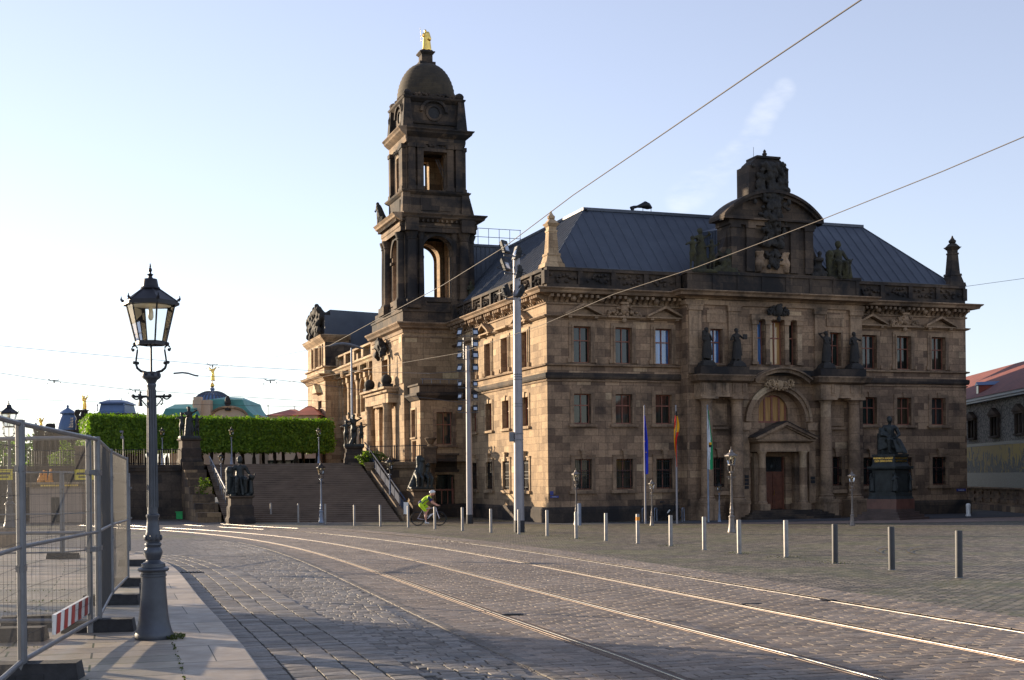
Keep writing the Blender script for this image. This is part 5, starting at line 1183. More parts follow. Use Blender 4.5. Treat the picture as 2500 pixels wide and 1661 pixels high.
on_pedestal((-9.7, 80.6, TZ), R(10), 1.0, .62, 1.95, 37, 'arm', 'dark stepped pedestal at the upper right end of the stairs', 'dark bronze group with a raised arm at the top of the stairs', M['soot'], M['bronze'])
# weeds, bush, crate
def leaf_mat(name, a, b, tr=.35):
    t = NT(name); oi = t.n('ShaderNodeAttribute'); oi.attribute_name = 'tone'
    c = t.ramp(oi.outputs['Fac'], [(0, a), (1, b)]); t.set(c, .55, 0, None, .3)
    ts = t.n('ShaderNodeBsdfTranslucent'); t.l(t.mix(c, (1.0, 1.15, .35), 1, 'MULTIPLY'), ts.inputs[0]); ms = t.n('ShaderNodeMixShader'); ms.inputs[0].default_value = tr
    t.l(t.b.outputs[0], ms.inputs[1]); t.l(ts.outputs[0], ms.inputs[2]); t.l(ms.outputs[0], t.out.inputs[0]); return t.m
M['leaf'] = leaf_mat('lime_leaf', (.055,.125,.016), (.21,.34,.035), .5)
M['leaf_y'] = leaf_mat('fresh_leaf', (.06,.11,.012), (.17,.24,.03), .5)
M['moss'] = leaf_mat('moss_green', (.035,.055,.010), (.10,.12,.02), .2)
M['bark'] = plain('tree_bark', (.045,.038,.03), .9, 0, .4, 4, .6, 15)
def leaves(pts, nrm, size, name, mat, parent=None, jit=.9):
    n = len(pts); pts = np.asarray(pts, float); nrm = np.asarray(nrm, float)
    d = nrm+rng.normal(0, jit, (n, 3)); d /= np.linalg.norm(d, axis=1)[:, None]+1e-9
    u = np.cross(d, rng.normal(0, 1, (n, 3))); u /= np.linalg.norm(u, axis=1)[:, None]+1e-9; v = np.cross(d, u)
    s = size*rng.uniform(.6, 1.3, (n, 1)); P_ = np.stack([pts-u*s, pts-v*s*.6, pts+u*s, pts+v*s*.6], 1).reshape(-1, 3)
    me = bpy.data.meshes.new(name); me.vertices.add(4*n); me.vertices.foreach_set('co', P_.ravel().astype(np.float32)); me.loops.add(4*n); me.loops.foreach_set('vertex_index', np.arange(4*n, dtype=np.int32)); me.polygons.add(n); me.polygons.foreach_set('loop_start', np.arange(0, 4*n, 4, dtype=np.int32)); me.update(calc_edges=True); me.validate()
    ca = me.attributes.new('tone', 'FLOAT', 'POINT'); ca.data.foreach_set('value', np.repeat(rng.uniform(0, 1, n), 4).astype(np.float32)); me.materials.append(mat)
    o = bpy.data.objects.new(name, me); col.objects.link(o)
    if parent: o.parent = parent
    return o
def blob_leaves(c, r, n, size, name, mat, parent=None, shell=.35):
    d = rng.normal(0, 1, (n, 3)); d /= np.linalg.norm(d, axis=1)[:, None]; rad = (1-shell*rng.random((n, 1))**1.5)*(1+.18*np.sin(d[:, :1]*7+d[:, 2:]*5)); return leaves(np.array(c)+d*rad*np.array(r), d, size, name, mat, parent)
stree = empty('added_shade_tree', (-18.9, 25.1, gz(25.1)), 0, 'small leafy tree beyond the left edge whose shade falls over the cobbles', 'tree')  # unseen tree, added so its crown shades the foreground setts
for c_, r_, n_ in (((0, 0, 4.7), (1.15, 1.15, 1.0), 1500), ((.7, .5, 4.1), (.7, .7, .5), 500), ((-.8, -.3, 4.2), (.6, .6, .6), 400), ((.2, -.6, 5.5), (.6, .6, .5), 400)): blob_leaves(c_, r_, n_, .12, 'crown', M['leaf'], stree, .8)
m = MB(); m.tube([(0, 0, -.1), (.05, 0, 1.5), (0, .05, 3.2), (.1, 0, 4.8)], [.14, .11, .09, .04], 8)
for a_ in range(5): m.tube([(0, .03, 2.9+.2*a_), (.7*math.cos(a_*1.3), .7*math.sin(a_*1.3), 4.1+.2*a_)], [.05, .02], 5)
m.build('trunk', M['bark'], stree, 40)
# clipped lime hedge trees: two rows, one tree = trunk + box-shaped piece of the crown
ho = Vector((-28.7, 89.0, 0)); hd = Vector((math.cos(R(22)), math.sin(R(22)), 0)); hn = Vector((hd.y, -hd.x, 0)); NTR = 11; HL = 17.0; HW = 8.5
for r_ in range(2):
    for i in range(NTR):
        s0 = HL*i/NTR; s1 = HL*(i+1)/NTR; w0, w1 = (0, HW/2) if r_ == 0 else (HW/2, HW); base = ho+hd*(s0+s1)/2-hn*(w0+w1)/2
        tr = empty('clipped_lime_tree', (base.x, base.y, TZ)); 
        zlo = 1.15+.1*random.random(); ztop = 3.45-.25*(i/NTR)
        pts = []; nr = []
        def face(n_, fpos, nvec):
            for _ in range(n_):
                a_, b_ = random.random(), random.random(); p_ = fpos(a_, b_); p_ += Vector(nvec)*(random.gauss(-.06, .10)+.06*math.sin(p_.x*2.1+p_.z*1.7)*math.sin(p_.y*1.3+p_.z*2.9)+(abs(random.gauss(0, .09)) if nvec[2] > .5 else 0)); pts.append(tuple(p_-Vector((base.x, base.y, TZ)))); nr.append(nvec)
        o3 = Vector((ho.x, ho.y, TZ)); bul = .0
        if r_ == 0: face(2300, lambda a_, b_: o3+hd*(s0+(s1-s0)*a_)+Vector((0, 0, zlo-.15+(ztop-zlo+.15)*b_)), tuple(hn))
        else: face(500, lambda a_, b_: o3+hd*(s0+(s1-s0)*a_)-hn*HW+Vector((0, 0, zlo+(ztop-zlo)*b_)), tuple(-hn))
        face(1100, lambda a_, b_: o3+hd*(s0+(s1-s0)*a_)-hn*(w0+(w1-w0)*b_)+Vector((0, 0, ztop)), (0, 0, 1))
        face(420, lambda a_, b_: o3+hd*(s0+(s1-s0)*a_)-hn*(w0+(w1-w0)*b_)+Vector((0, 0, zlo)), (0, 0, -1))
        if i == 0: face(2600, lambda a_, b_: o3-hn*(w0+(w1-w0)*a_)+Vector((0, 0, zlo-.3+(ztop-zlo+.3)*b_)), tuple(-hd))
        if i == NTR-1: face(1200, lambda a_, b_: o3+hd*s1-hn*(w0+(w1-w0)*a_)+Vector((0, 0, zlo-.2+(ztop-zlo+.2)*b_)), tuple(hd))
        leaves(pts, nr, .105, 'crown', M['leaf'], tr, .55)
        core = MB(); inset = .25
        cs = [o3+hd*(s0+(inset if i == 0 else 0))-hn*(w0+(inset if r_ == 0 else 0)), o3+hd*(s1-(inset if i == NTR-1 else 0))-hn*(w0+(inset if r_ == 0 else 0)), o3+hd*(s1-(inset if i == NTR-1 else 0))-hn*(w1-(inset if r_ else 0)), o3+hd*(s0+(inset if i == 0 else 0))-hn*(w1-(inset if r_ else 0))]
        B_ = Vector((base.x, base.y, TZ)); vv = [tuple(c_-B_+Vector((0, 0, zz))) for zz in (zlo+.25, ztop-.25) for c_ in cs]
        core.add(vv, [(0,3,2,1),(4,5,6,7),(0,1,5,4),(1,2,6,5),(2,3,7,6),(3,0,4,7)]); core.build('inner_foliage', M['leaf_core'] if 'leaf_core' in M else M.setdefault('leaf_core', plain('inner_foliage', (.018,.032,.008), .9, 0, .4, 2)), tr)
        tm = MB(); q = random.uniform(-.1, .1); tm.tube([(0, 0, -.1), (q*.4, 0, .6), (q, .05, 1.4), (q*1.4, .1, 2.2)], [.17, .13, .12, .08], 8)
        for a_ in range(3): an = a_*2.1+random.random(); tm.tube([(q, .05, 1.3), (q+.5*math.cos(an), .5*math.sin(an), 1.9)], [.07, .04], 6)
        tm.build('trunk', M['bark'], tr, 40)
        where = ['at the sunlit left end of the hedge', 'second from the left end of the hedge', 'third from left, behind the nearest lamp', 'fourth from the left end of the hedge', 'left of the group of bronze figures', 'right of the group of bronze figures', 'at the middle of the hedge above the stairs', 'right of the middle lamp on the terrace', 'fourth from the right end of the hedge', 'third from the right end of the hedge', 'last before the sandstone building'][i]
        tag(tr, ('box clipped green tree ' if r_ == 0 else 'box clipped green tree, back row, ')+where, 'tree', 'clipped trees forming the green hedge on the terrace')
def bush(u, v, y, r, n, size, label, mat='leaf_y', kind='bush'):
    p = at(u, v, y); rt = empty(kind, p, 0, label, 'bush'); blob_leaves((0, 0, 0), r, n, size, 'foliage', M[mat], rt); m = MB(); m.tube([(0, 0, -r[2]*1.3), (.05, 0, -r[2]*.2), (.2, .1, r[2]*.4)], [.06, .04, .02], 5)
    m.tube([(.02, 0, -r[2]*.6), (-.25*r[0], .1, r[2]*.3)], [.03, .015], 5); m.build('stem', M['bark'], rt); return rt
bush(176, 1136, 96, (1.5, 1.3, 1.8), 3000, .11, 'rounded yellow green bush below the glass dome, left of the hedge')
bush(905, 1122, 79, (.85, .5, .5), 900, .09, 'small bright green shrub behind the terrace railing')
bush(498, 1205, 76.5, (.45, .3, .9), 500, .08, 'green weeds growing on the stepped wall left of the stairs', kind='weed_clump')
bush(20, 1150, 120, (7, 4, 3.2), 5000, .25, 'distant dark green tree at the left edge behind the fence', 'leaf', 'distant_tree')
m = MB(); m.box(-.5, .5, -.3, .3, 0, .4); m.box(-.54, .54, -.34, .34, .4, .46); m.box(-.4, -.3, -.32, -.3, .05, .38); m.box(.3, .4, -.32, -.3, .05, .38)
p = G(453, 1267); o = m.build('grit_box', M['green']); o.location = p; tag(o, 'bright green box behind a bollard at the foot of the terrace wall', 'box')
# moss tufts near the front lamp and bollards (uncountable)
pts = []; nr = []
fl = (-3.5, 12.75)
for _ in range(420):
    a_ = random.uniform(-.6, 1.6); r_ = random.uniform(.17, .34); pts.append((fl[0]+r_*math.cos(a_)*.9, fl[1]+r_*math.sin(a_)*.8-.02, gz(fl[1])+.13+random.random()*.03)); nr.append((0, 0, 1))
for p_, q_ in zip(inner, inner[1:]):
    if 8 < p_[1] < 24:
        for _ in range(26):
            if random.random() < .55: t_ = random.random(); pts.append((p_[0]+(q_[0]-p_[0])*t_+random.gauss(0, .012), p_[1]+(q_[1]-p_[1])*t_, gz(p_[1])+.125+random.random()*.012)); nr.append((0, 0, 1))
for _ in range(900):
    k = random.choice([8.6, 9.6, 10.8, 12.0, 13.4, 14.8, 15.9, 17.5, 19.5]); pts.append((-3.3-.31*(k-10)-random.uniform(.3, 2.8), k+random.gauss(0, .04), gz(k)+.125+random.random()*.02)); nr.append((0, 0, 1))
for _ in range(700):
    bx_, by_ = random.choice([(2.1,43.2),(1.22,46.2),(5.44,31.5),(6.17,29.6),(6.6,26.9),(4.4,36.5)]); pts.append((bx_+random.gauss(0, .22), by_+random.gauss(0, .25), gz(by_)+.012+random.random()*.02)); nr.append((0, 0, 1))
tag(leaves(pts, nr, .013, 'moss', M['moss'], None, .8), 'green moss and weeds in the joints of the paving', 'moss', kind='stuff')
# ================================================================ background buildings on the terrace
def pbox(mb, u0, u1, v0, v1, y, dep, mi=0):
    a = at(u0, v0, y); b = at(u1, v1, y); z1, z0 = max(a.z, b.z), min(a.z, b.z); mb.box(a.x, b.x, y, y+dep, z0, z1, mi)
gb = empty('copper_roofed_hall', (0, 0, 0), 0, 'building with a green copper mansard roof and arched gable, rising above the hedge', 'building')
Y = 125
def pp(u, v, y=Y): return tuple(at(u, v, y))
mb = MB(); cxu = 551.5
ysec = [(1020, 76), (1012, 66), (1004, 57), (996, 50), (988, 45), (980, 42), (975, 40)]
for (v0, h0), (v1, h1) in zip(ysec, ysec[1:]):
    for (sa, sb) in (((-1, 0), (1, 0)),):
        mb.add([pp(cxu-h0, v0), pp(cxu+h0, v0), pp(cxu+h1, v1), pp(cxu-h1, v1)], [(0,1,2,3)])
        a, b, c, d = pp(cxu-h0, v0), pp(cxu-h1, v1), pp(cxu-h1, v1), pp(cxu-h0, v0); mb.add([a, b, (b[0], b[1]+9, b[2]), (a[0], a[1]+9, a[2])], [(0,1,2,3)]); 
        a, b = pp(cxu+h0, v0), pp(cxu+h1, v1); mb.add([a, b, (b[0], b[1]+9, b[2]), (a[0], a[1]+9, a[2])], [(0,1,2,3)])
mb.build('mansard_roof', M['copper'], gb)
mb = MB(); a, b, c = pp(510, 976), pp(592, 976), pp(546, 963.5); mb.add([a, b, (b[0], Y+9, b[2]), (a[0], Y+9, a[2]), (c[0]-.4, Y+3.5, c[2]), (c[0]+.8, Y+5.5, c[2])], [(0,1,5,4),(1,2,5),(2,3,4,5),(3,0,4),(0,1,2,3)]); mb.build('roof_cap', M['copper_l'], gb)
mb = MB(); pts = [pp(558+46*math.cos(a), 1021-27*math.sin(a), Y-.4) for a in np.linspace(0, PI, 21)]; mb.add(pts, [tuple(range(21))]); pts2 = [(x, y+.6, z) for x, y, z in pts]; mb.add(pts+pts2, [(i, i+1, i+22, i+21) for i in range(20)]); mb.build('arched_gable', M['plaster'], gb)
mb = MB()
ar = [(558+46*math.cos(a), 1021-27*math.sin(a)) for a in np.linspace(0, PI, 21)]
for (u0, v0), (u1, v1) in zip(ar, ar[1:]): mb.tube([pp(u0, v0, Y-.6), pp(u1, v1, Y-.6)], .14, 5)
mb.build('gable_moulding', M['stone_light'], gb)
mb = MB(); p = at(556, 982, Y-.5); mb.lathe([(.3, -.6), (.2, -.2), (.32, .1), (.25, .5), (.1, .8)], 8, p.x, p.y, p.z-.2); mb.build('roof_finial', M['sculpt'], gb)
mb = MB(); a = at(470, 1016, Y); mb.box(at(400,0,Y).x, at(620,0,Y).x, Y+.3, Y+9, 0, at(0+550, 1014, Y).z); mb.build('wall', M['plaster'], gb)
mb = MB(); a0, a1, b0, b1 = pp(395, 1016, Y-2), pp(490, 1016, Y-2), pp(404, 998, Y-2), pp(480, 998, Y-2); r0, r1 = pp(427, 988, Y), pp(482, 987.5, Y)
mb.add([a0, a1, b1, b0, r0, r1, (b0[0]-1.5, Y+6, b0[2]), (b1[0], Y+6, b1[2])], [(0,1,2,3),(3,2,5,4),(6,3,4),(2,7,5),(7,6,4,5)]); mb.add([a0, b0, (b0[0]-1.5, Y+6, b0[2]), (a0[0]-1.5, Y+6, a0[2])], [(0,1,2,3)]); mb.build('side_roof', M['copper'], gb)
mb = MB(); pbox(mb, 470, 513, 977, 1016, Y-1.2, 4); p = at(483, 985, Y-1.4); mb.box(p.x-.35, p.x+.35, p.y-.3, p.y+.5, 5, p.z+.6); mb.build('corner_pier', M['plaster'], gb)
# glass dome with gilded angel
Y2 = 150; gd = empty('ribbed_glass_dome', (0, 0, 0), 0, 'large blue grey ribbed dome behind the green copper roof', 'dome'); c = at(509, 989, Y2); px = Y2/3198
prof = [(46*px*math.cos(a)**.9+.001, 36*px*math.sin(a)) for a in np.linspace(0, PI/2*.86, 12)]
mb = MB(); mb.lathe([(46*px, -3)]+prof+[(5*px, 36*px), (5*px, 40*px), (7*px, 41*px), (3*px, 46*px), (1.5*px, 50*px)], 28, c.x, c.y+2, c.z); mb.build('dome_shell', M['zinc'], gd, 30)
mb = MB()
for i in range(28):
    a = 2*PI*i/28; mb.tube([(c.x+(r+.03)*math.cos(a), c.y+2+(r+.03)*math.sin(a), c.z+z) for r, z in prof], .09, 4)
mb.build('dome_ribs', M['roof_seam'], gd)
mb = MB(); mb.ball((0, 0, 0), .27, 12); mb.tube([(0, 0, .2), (0, 0, .55)], .06, 6)
f = figure(1.45, arm=((.3, 1.55), (.25, 1.75)), seed=2); n_ = len(mb.v); mb.v += [(x+.05, y, z+.5) for x, y, z in f.v]; mb.f += [tuple(i+n_ for i in q) for q in f.f]; mb.m += [0]*len(f.f)
for s in (-1, 1): mb.cap((s*.1, .1, 1.75), (s*.45, .25, 2.15), .14, .05)
o = place('golden_angel', remeshed(mb, .04, 1), M['gold'], None, (c.x, c.y+2, c.z+51*px)); tag(o, 'gilded winged figure on a ball on top of the ribbed dome', 'statue')
# dark academy block left
Y3 = 108; ab = empty('academy_building', (0, 0, 0), 0, 'dark building with a glazed blue dome and square blue roof left of the hedge', 'building')
mb = MB(); pbox(mb, 80, 240, 1062, 1185, Y3, 14); pbox(mb, 131, 200, 1052, 1090, Y3-1, 10); pbox(mb, 196, 330, 1010, 1100, Y3+2, 14); pbox(mb, 92, 130, 1054, 1066, Y3, 8)
for i in range(9): pbox(mb, 84+i*17, 89+i*17, 1066, 1130, Y3-1.3, .8)
pbox(mb, 128, 204, 1050, 1054, Y3-1.4, 11); mb.build('wall', M['soot'], ab)
mb = MB(); p = at(166, 1052, Y3+3); s_ = (Y3+3)/3198
mb.lathe([(27*s_, 0), (27*s_, 8*s_), (25*s_, 18*s_), (21*s_, 28*s_), (17*s_, 36*s_), (15*s_, 41*s_), (21*s_, 41.5*s_), (21*s_, 43*s_), (12*s_, 50*s_), (5*s_, 54*s_), (2*s_, 57*s_), (3.5*s_, 59*s_), (2*s_, 62*s_), (.4*s_, 64*s_)], 20, p.x, p.y, p.z); mb.build('glazed_dome', M['zinc'], ab, 30)
mb = MB()
for i in range(5):
    for j in range(4): q = at(153+i*5.2, 1044-j*6.5, Y3+3-26*s_+j*.09); mb.add([(q.x, q.y, q.z), (q.x+4*s_, q.y, q.z), (q.x+4*s_, q.y+.12, q.z+5.2*s_), (q.x, q.y+.12, q.z+5.2*s_)], [(0,1,2,3)])
mb.build('dome_glazing', M['plaster'], ab)
mb = MB(); s_ = (Y3+8)/3198; p = at(271, 1010, Y3+8); mb.frus(p.x, p.y+2, p.z, p.z+6*s_, 37*s_, 2, 31*s_, 1.8); mb.frus(p.x, p.y+2, p.z+6*s_, p.z+25*s_, 31*s_, 1.8, 28*s_, 1.6); mb.frus(p.x, p.y+2, p.z+25*s_, p.z+28*s_, 32*s_, 1.9, 31*s_, 1.8); mb.frus(p.x, p.y+2, p.z+28*s_, p.z+35*s_, 30*s_, 1.8, 17*s_, 1)
for dx in (-15, 15): mb.lathe([(1.4*s_, 0), (1*s_, 3*s_), (1.6*s_, 4*s_), (.3*s_, 7*s_)], 6, p.x+dx*s_, p.y+1.2, p.z+34*s_)
for dx in (-33, 32): mb.lathe([(1.5*s_, 0), (1*s_, 12*s_), (2.4*s_, 14*s_), (1*s_, 18*s_)], 6, p.x+dx*s_, p.y, p.z+6*s_)
mb.build('square_roof', M['zinc'], ab)
mb = MB(); rr = random.Random(6)
for u, v0, n_ in ((128, 1060, 12), (194, 1058, 26), (115, 1062, 10), (88, 1062, 8), (190, 1030, 14)):
    for i in range(n_): q = at(u+rr.uniform(-6, 6), v0-rr.uniform(0, 26), Y3-1.3); mb.ball(q, (.14, .14, .2), 6)
place('roof_sculptures', remeshed(mb, .07, 1, .06, .2), M['sculpt'], ab)
for u, v, h, lb, arms in ((206, 1001, 34, 'gilded winged statue beside the glazed dome', ((.15, 1.4), (.3, 1.7))), (100, 1050, 29, 'gilded statue blowing a horn, leftmost on the dark building', ((.4, 1.6), (.2, 1.3)))):
    p = at(u, v, Y3); s_ = Y3/3198; m = figure(h*s_, arm=arms, seed=u); k = h*s_/1.75
    for s in (-1, 1): m.cap((s*.1*k, .1*k, 1.2*k), (s*.35*k+.15*k, .2*k, 1.85*k), .15*k, .06*k)
    if u < 150: m.cap((-.45*k, -.1*k, 1.5*k), (-.75*k, -.1*k, 1.9*k), .03*k, .06*k)
    o = place('golden_statue', remeshed(m, .03, 1), M['gold'], None, p, R(30)); tag(o, lb, 'statue')
    m = MB(); m.box(-.22, .22, -.22, .22, -1.0, 0); m.box(-.28, .28, -.28, .28, -.1, .0); q = m.build('statue_base', M['soot'], ab); q.location = p
# low pavilion behind the fence
mb = MB(); Yk = 76; pv = empty('kiosk_pavilion', (0, 0, 0), 0, 'low tan stone pavilion with dark door seen through the construction fence', 'building')
a, b = at(72, 1180, Yk), at(199, 1180, Yk); mb.box(a.x, b.x, Yk, Yk+4, -1, 1.35); mb.build('wall', M['plaster_p'], pv)
mb = MB(); mb.box(a.x-.15, b.x+.15, Yk-.15, Yk+4.1, 1.35, 1.5); mb.box(a.x-.3, b.x+.3, Yk-.3, Yk+4.2, 1.5, 1.62); mb.build('cornice', M['stone_light'], pv)
mb = MB(); c, d = at(125, 1215, Yk), at(149, 1262, Yk); mb.box(c.x, d.x, Yk-.04, Yk+.1, -.72, .75); mb.build('door', M['black'], pv)
mb = MB()
for i in range(22): mb.box(a.x+.7+i*.1, a.x+.76+i*.1, Yk-.17, Yk-.15, 1.38, 1.47)
mb.build('gilded_lettering', M['gold'], pv)
for i, (u, h) in enumerate(((98, .55), (106, .72), (111, .66), (123, .8))):
    p = at(u, 1168, Yk+.5); m = MB(); m.cap((0, 0, .1), (.03, 0, h*.8), .11, .07); m.ball((.04, 0, h*.9), .07, 8); m.cap((-.08, 0, .1), (-.04, 0, h*.5), .09, .06); m.box(-.15, .15, -.12, .12, 0, .1)
    o = place('orange_figure', remeshed(m, .02, 1), M['orange'], None, (p.x, p.y, 1.62)); tag(o, ['small orange figure, leftmost on the tan pavilion roof', 'small orange figure, second from left on the tan pavilion roof', 'small orange figure, third from left on the tan pavilion roof', 'tallest orange figure, rightmost on the tan pavilion roof'][i], 'figure', 'orange figures on the pavilion roof')
m = MB(); p = G(92, 1266); m.box(-.9, .9, -.08, .08, .15, .55); m.box(-.8, -.7, -.2, .2, -.0, .2); m.box(.7, .8, -.2, .2, 0, .2); o = m.build('white_barrier', M['white']); o.location = p; tag(o, 'low white barrier board standing in front of the tan pavilion', 'barrier')
# houses behind the hedge at right
def house(label, u0, u1, ve, vr, y, dep, wallm, ur0, ur1, z0=1.5):
    r_ = empty('house', (0, 0, 0), 0, label, 'house'); a, b = at(u0, ve, y), at(u1, ve, y); m = MB(); m.box(a.x, b.x, y, y+dep, z0, a.z); m.build('wall', wallm, r_)
    q, s = at(ur0, vr, y+dep/2), at(ur1, vr, y+dep/2); m = MB(); m.add([(a.x-.3, y-.3, a.z), (b.x+.3, y-.3, a.z), (b.x+.3, y+dep+.3, a.z), (a.x-.3, y+dep+.3, a.z), tuple(q), tuple(s)], [(0,1,5,4), (1,2,5), (2,3,4,5), (3,0,4)]); m.build('roof', M['tile'], r_)
    for i in range(4):
        x = a.x+(b.x-a.x)*(i+.5)/4; m = MB(); m.box(x-.45, x+.45, y-.04, y+.05, z0+.6, z0+1.9); m.build('window', M['pane'], r_)
    return r_
house('pale house with red hipped roof between the hedge and the sandstone palace', 655, 730, 1015, 999.5, 120, 10, M['plaster'], 709, 722)
house('pinkish house with red roof directly behind the palace corner', 722, 775, 1014, 991, 112, 9, M['plaster_p'], 752, 760)
m = MB(); m.box(at(600,0,126).x, at(700,0,126).x, 126, 130, 1.5, 4.2); o = m.build('garden_building', M['plaster']); tag(o, 'pale low building seen between the hedge trunks', 'building')
# aerials
for u, v0, v1, y in ((654.5, 988, 1018, 118), (718.5, 992, 1000, 116)):
    a, b = at(u, v1, y), at(u, v0, y); m = MB(); m.tube([(0, 0, 0), b-a], .03, 4); m.tube([(b-a)*.9+Vector((-.12, 0, 0)), (b-a)*.9+Vector((.12, 0, 0))], .015, 4); o = m.build('roof_aerial', M['iron']); o.location = a
    tag(o, 'thin roof aerial behind the hedge' if u < 700 else 'short aerial on the red roof beside the palace', 'aerial')
for p_, kd, hh, sd_, mt_ in ROOFG: place('sculpture_group', remeshed(group(sd_, hh, kd), .045, 1, .05, .15), M[mt_], hall, (p_, -.42, 12.95), 0)
# ---- house with long tiled procession frieze (right edge)
st = empty('frieze_house', (28.9, 74, 0), math.atan2(1, .066)-PI/2, 'long house with red tiled roof and a yellow figured tile frieze at the right edge', 'building')
# local: y along the street (far = +), -x = facade side
L0_, L1_ = -30, 34
mb = MB(); mb.box(0, 6, L0_, L1_, 3.45, 6.1)
t = NT('sgraffito_plaster'); co = obj_co(t); vv = t.n('ShaderNodeTexVoronoi'); vv.inputs['Scale'].default_value = 4.2; vv.feature = 'DISTANCE_TO_EDGE'; t.l(co, vv.inputs[0])
M['sgraf'] = t.set(t.mix((.05,.055,.06), (.24,.24,.22), t.ramp(t.math('ADD', vv.outputs[0], t.math('MULTIPLY', t.noise(co, 9, 6, .7, .6), .35)), [(.2, 0.0), (.32, 1.0)])), .8)
mb.build('sgraffito_wall', M['sgraf'], st)
t = NT('tile_frieze'); co = obj_co(t); sx_ = t.n('ShaderNodeSeparateXYZ'); t.l(co, sx_.inputs[0])
mp_ = t.n('ShaderNodeMapping'); mp_.inputs['Scale'].default_value = (1, 1.5, .8); t.l(co, mp_.inputs[0])
n1 = t.noise(mp_.outputs[0], 1.7, 6, .62, .8); hgt = t.ramp(t.math('MULTIPLY', t.math('SUBTRACT', sx_.outputs[2], 1.6), .55), [(0, .16), (.45, .10), (1, -.0)])
msk = t.ramp(t.math('SUBTRACT', n1, t.math('MULTIPLY', t.math('SUBTRACT', sx_.outputs[2], 2.45), .13)), [(.505, 0.0), (.52, 1.0)])
fig = t.mix((.018,.028,.038), (.09,.115,.125), t.ramp(t.noise(co, 9, 6, .75), [(.45, 0.0), (.65, 1.0)]))
M['frieze'] = t.set(t.mix((.30,.215,.035), fig, msk), .6, spec=.2)
mb = MB(); mb.box(-.02, 6, L0_, L1_, 1.6, 3.45); mb.build('tile_frieze', M['frieze'], st)
mb = MB(); mb.box(-.10, 6, L0_, L1_, .72, 1.6); mb.box(-.04, 6, L0_, L1_, 3.25, 3.45)
t = NT('blue_grey_border'); co = obj_co(t); M['border'] = t.set(t.mix((.035,.05,.058), (.13,.16,.17), t.ramp(t.noise(co, 12, 6, .8), [(.45, 0.0), (.7, .8)])), .55); mb.build('frieze_border', M['border'], st)
mb = MB(); mb.box(-.22, 6, L0_, L1_, .62, .72); mb.box(.0, 6, L0_, L1_, -1.2, .62); mb.box(-.1, 6, L0_, L1_, -1.2, -.3)
for i in range(36):
    y = L0_+.5+i*1.7; mb.box(-.06, 0, y, y+1.1, -.18, .05); mb.box(-.06, 0, y, y+1.1, .28, .45)
mb.build('base_wall', M['stone'], st)
mb = MB(); mb.box(-.5, 6, L0_, L1_, 6.1, 6.28); mb.box(-.35, 6, L0_, L1_, 5.98, 6.1); mb.build('eave', M['zinc'], st)
mb = MB(); mb.add([(-.6, L0_, 6.25), (-.6, L1_, 6.25), (4.4, L1_, 9.0), (4.4, L0_, 9.0)], [(0,1,2,3)])
for i in range(14): z = 6.25+i*.2; 
t = NT('plain_tile_roof'); co = obj_co(t); wv = t.n('ShaderNodeTexWave'); wv.bands_direction = 'Z'; wv.inputs['Scale'].default_value = 2.6; wv.inputs['Distortion'].default_value = .4; t.l(co, wv.inputs[0])
M['tiles2'] = t.set(t.mix(t.ramp(t.noise(co, 1.2, 6, .7), [(.3, (.13,.034,.028)), (.7, (.24,.065,.045))]), t.ramp(wv.outputs[0], [(0, .62), (.5, 1.0)]), 1, 'MULTIPLY'), .8, 0, t.bump(wv.outputs[0], .5, .04)); mb.build('roof', M['tiles2'], st)
for i, y in enumerate((-9.2, -4.4, .4, 5.1, 9.9, 14.7)):
    m = MB(); f = ('L', 0); m.fb(f, -.78, -.62, 0, .14, -.05, 1.15); m.fb(f, .62, .78, 0, .14, -.05, 1.15); m.fb(f, -.06, .06, 0, .12, 0, 1.1); m.fb(f, -.85, .85, 0, .2, -.14, -.04); m.fb(f, -.85, .85, 0, .2, 1.1, 1.24); m.prism([(-.95, 1.24), (.95, 1.24), (0, 1.66)], f, 0, .28)
    w_ = m.build('window', M['soot'], st); w_.location = (0, y, 3.85)
    m = MB(); m.fb(f, -.62, .62, .01, .03, 0, 1.1); q = m.build('window_pane', M['pane'], w_)
m = MB(); m.box(.1, 1.2, 8.8, 9.4, 6.4, 7.15); m.build('dormer', M['tile'], st); m = MB(); m.box(.07, .1, 8.9, 9.3, 6.6, 7.1); m.build('dormer_window', M['pane'], st); m = MB(); m.add([(0, 8.7, 7.13), (0, 9.5, 7.13), (0, 9.1, 7.35), (1.6, 9.1, 7.4), (1.4, 8.7, 7.15), (1.4, 9.5, 7.15)], [(0,1,2), (0,2,3,4), (1,5,3,2)]); m.build('dormer_roof', M['zinc'], st)
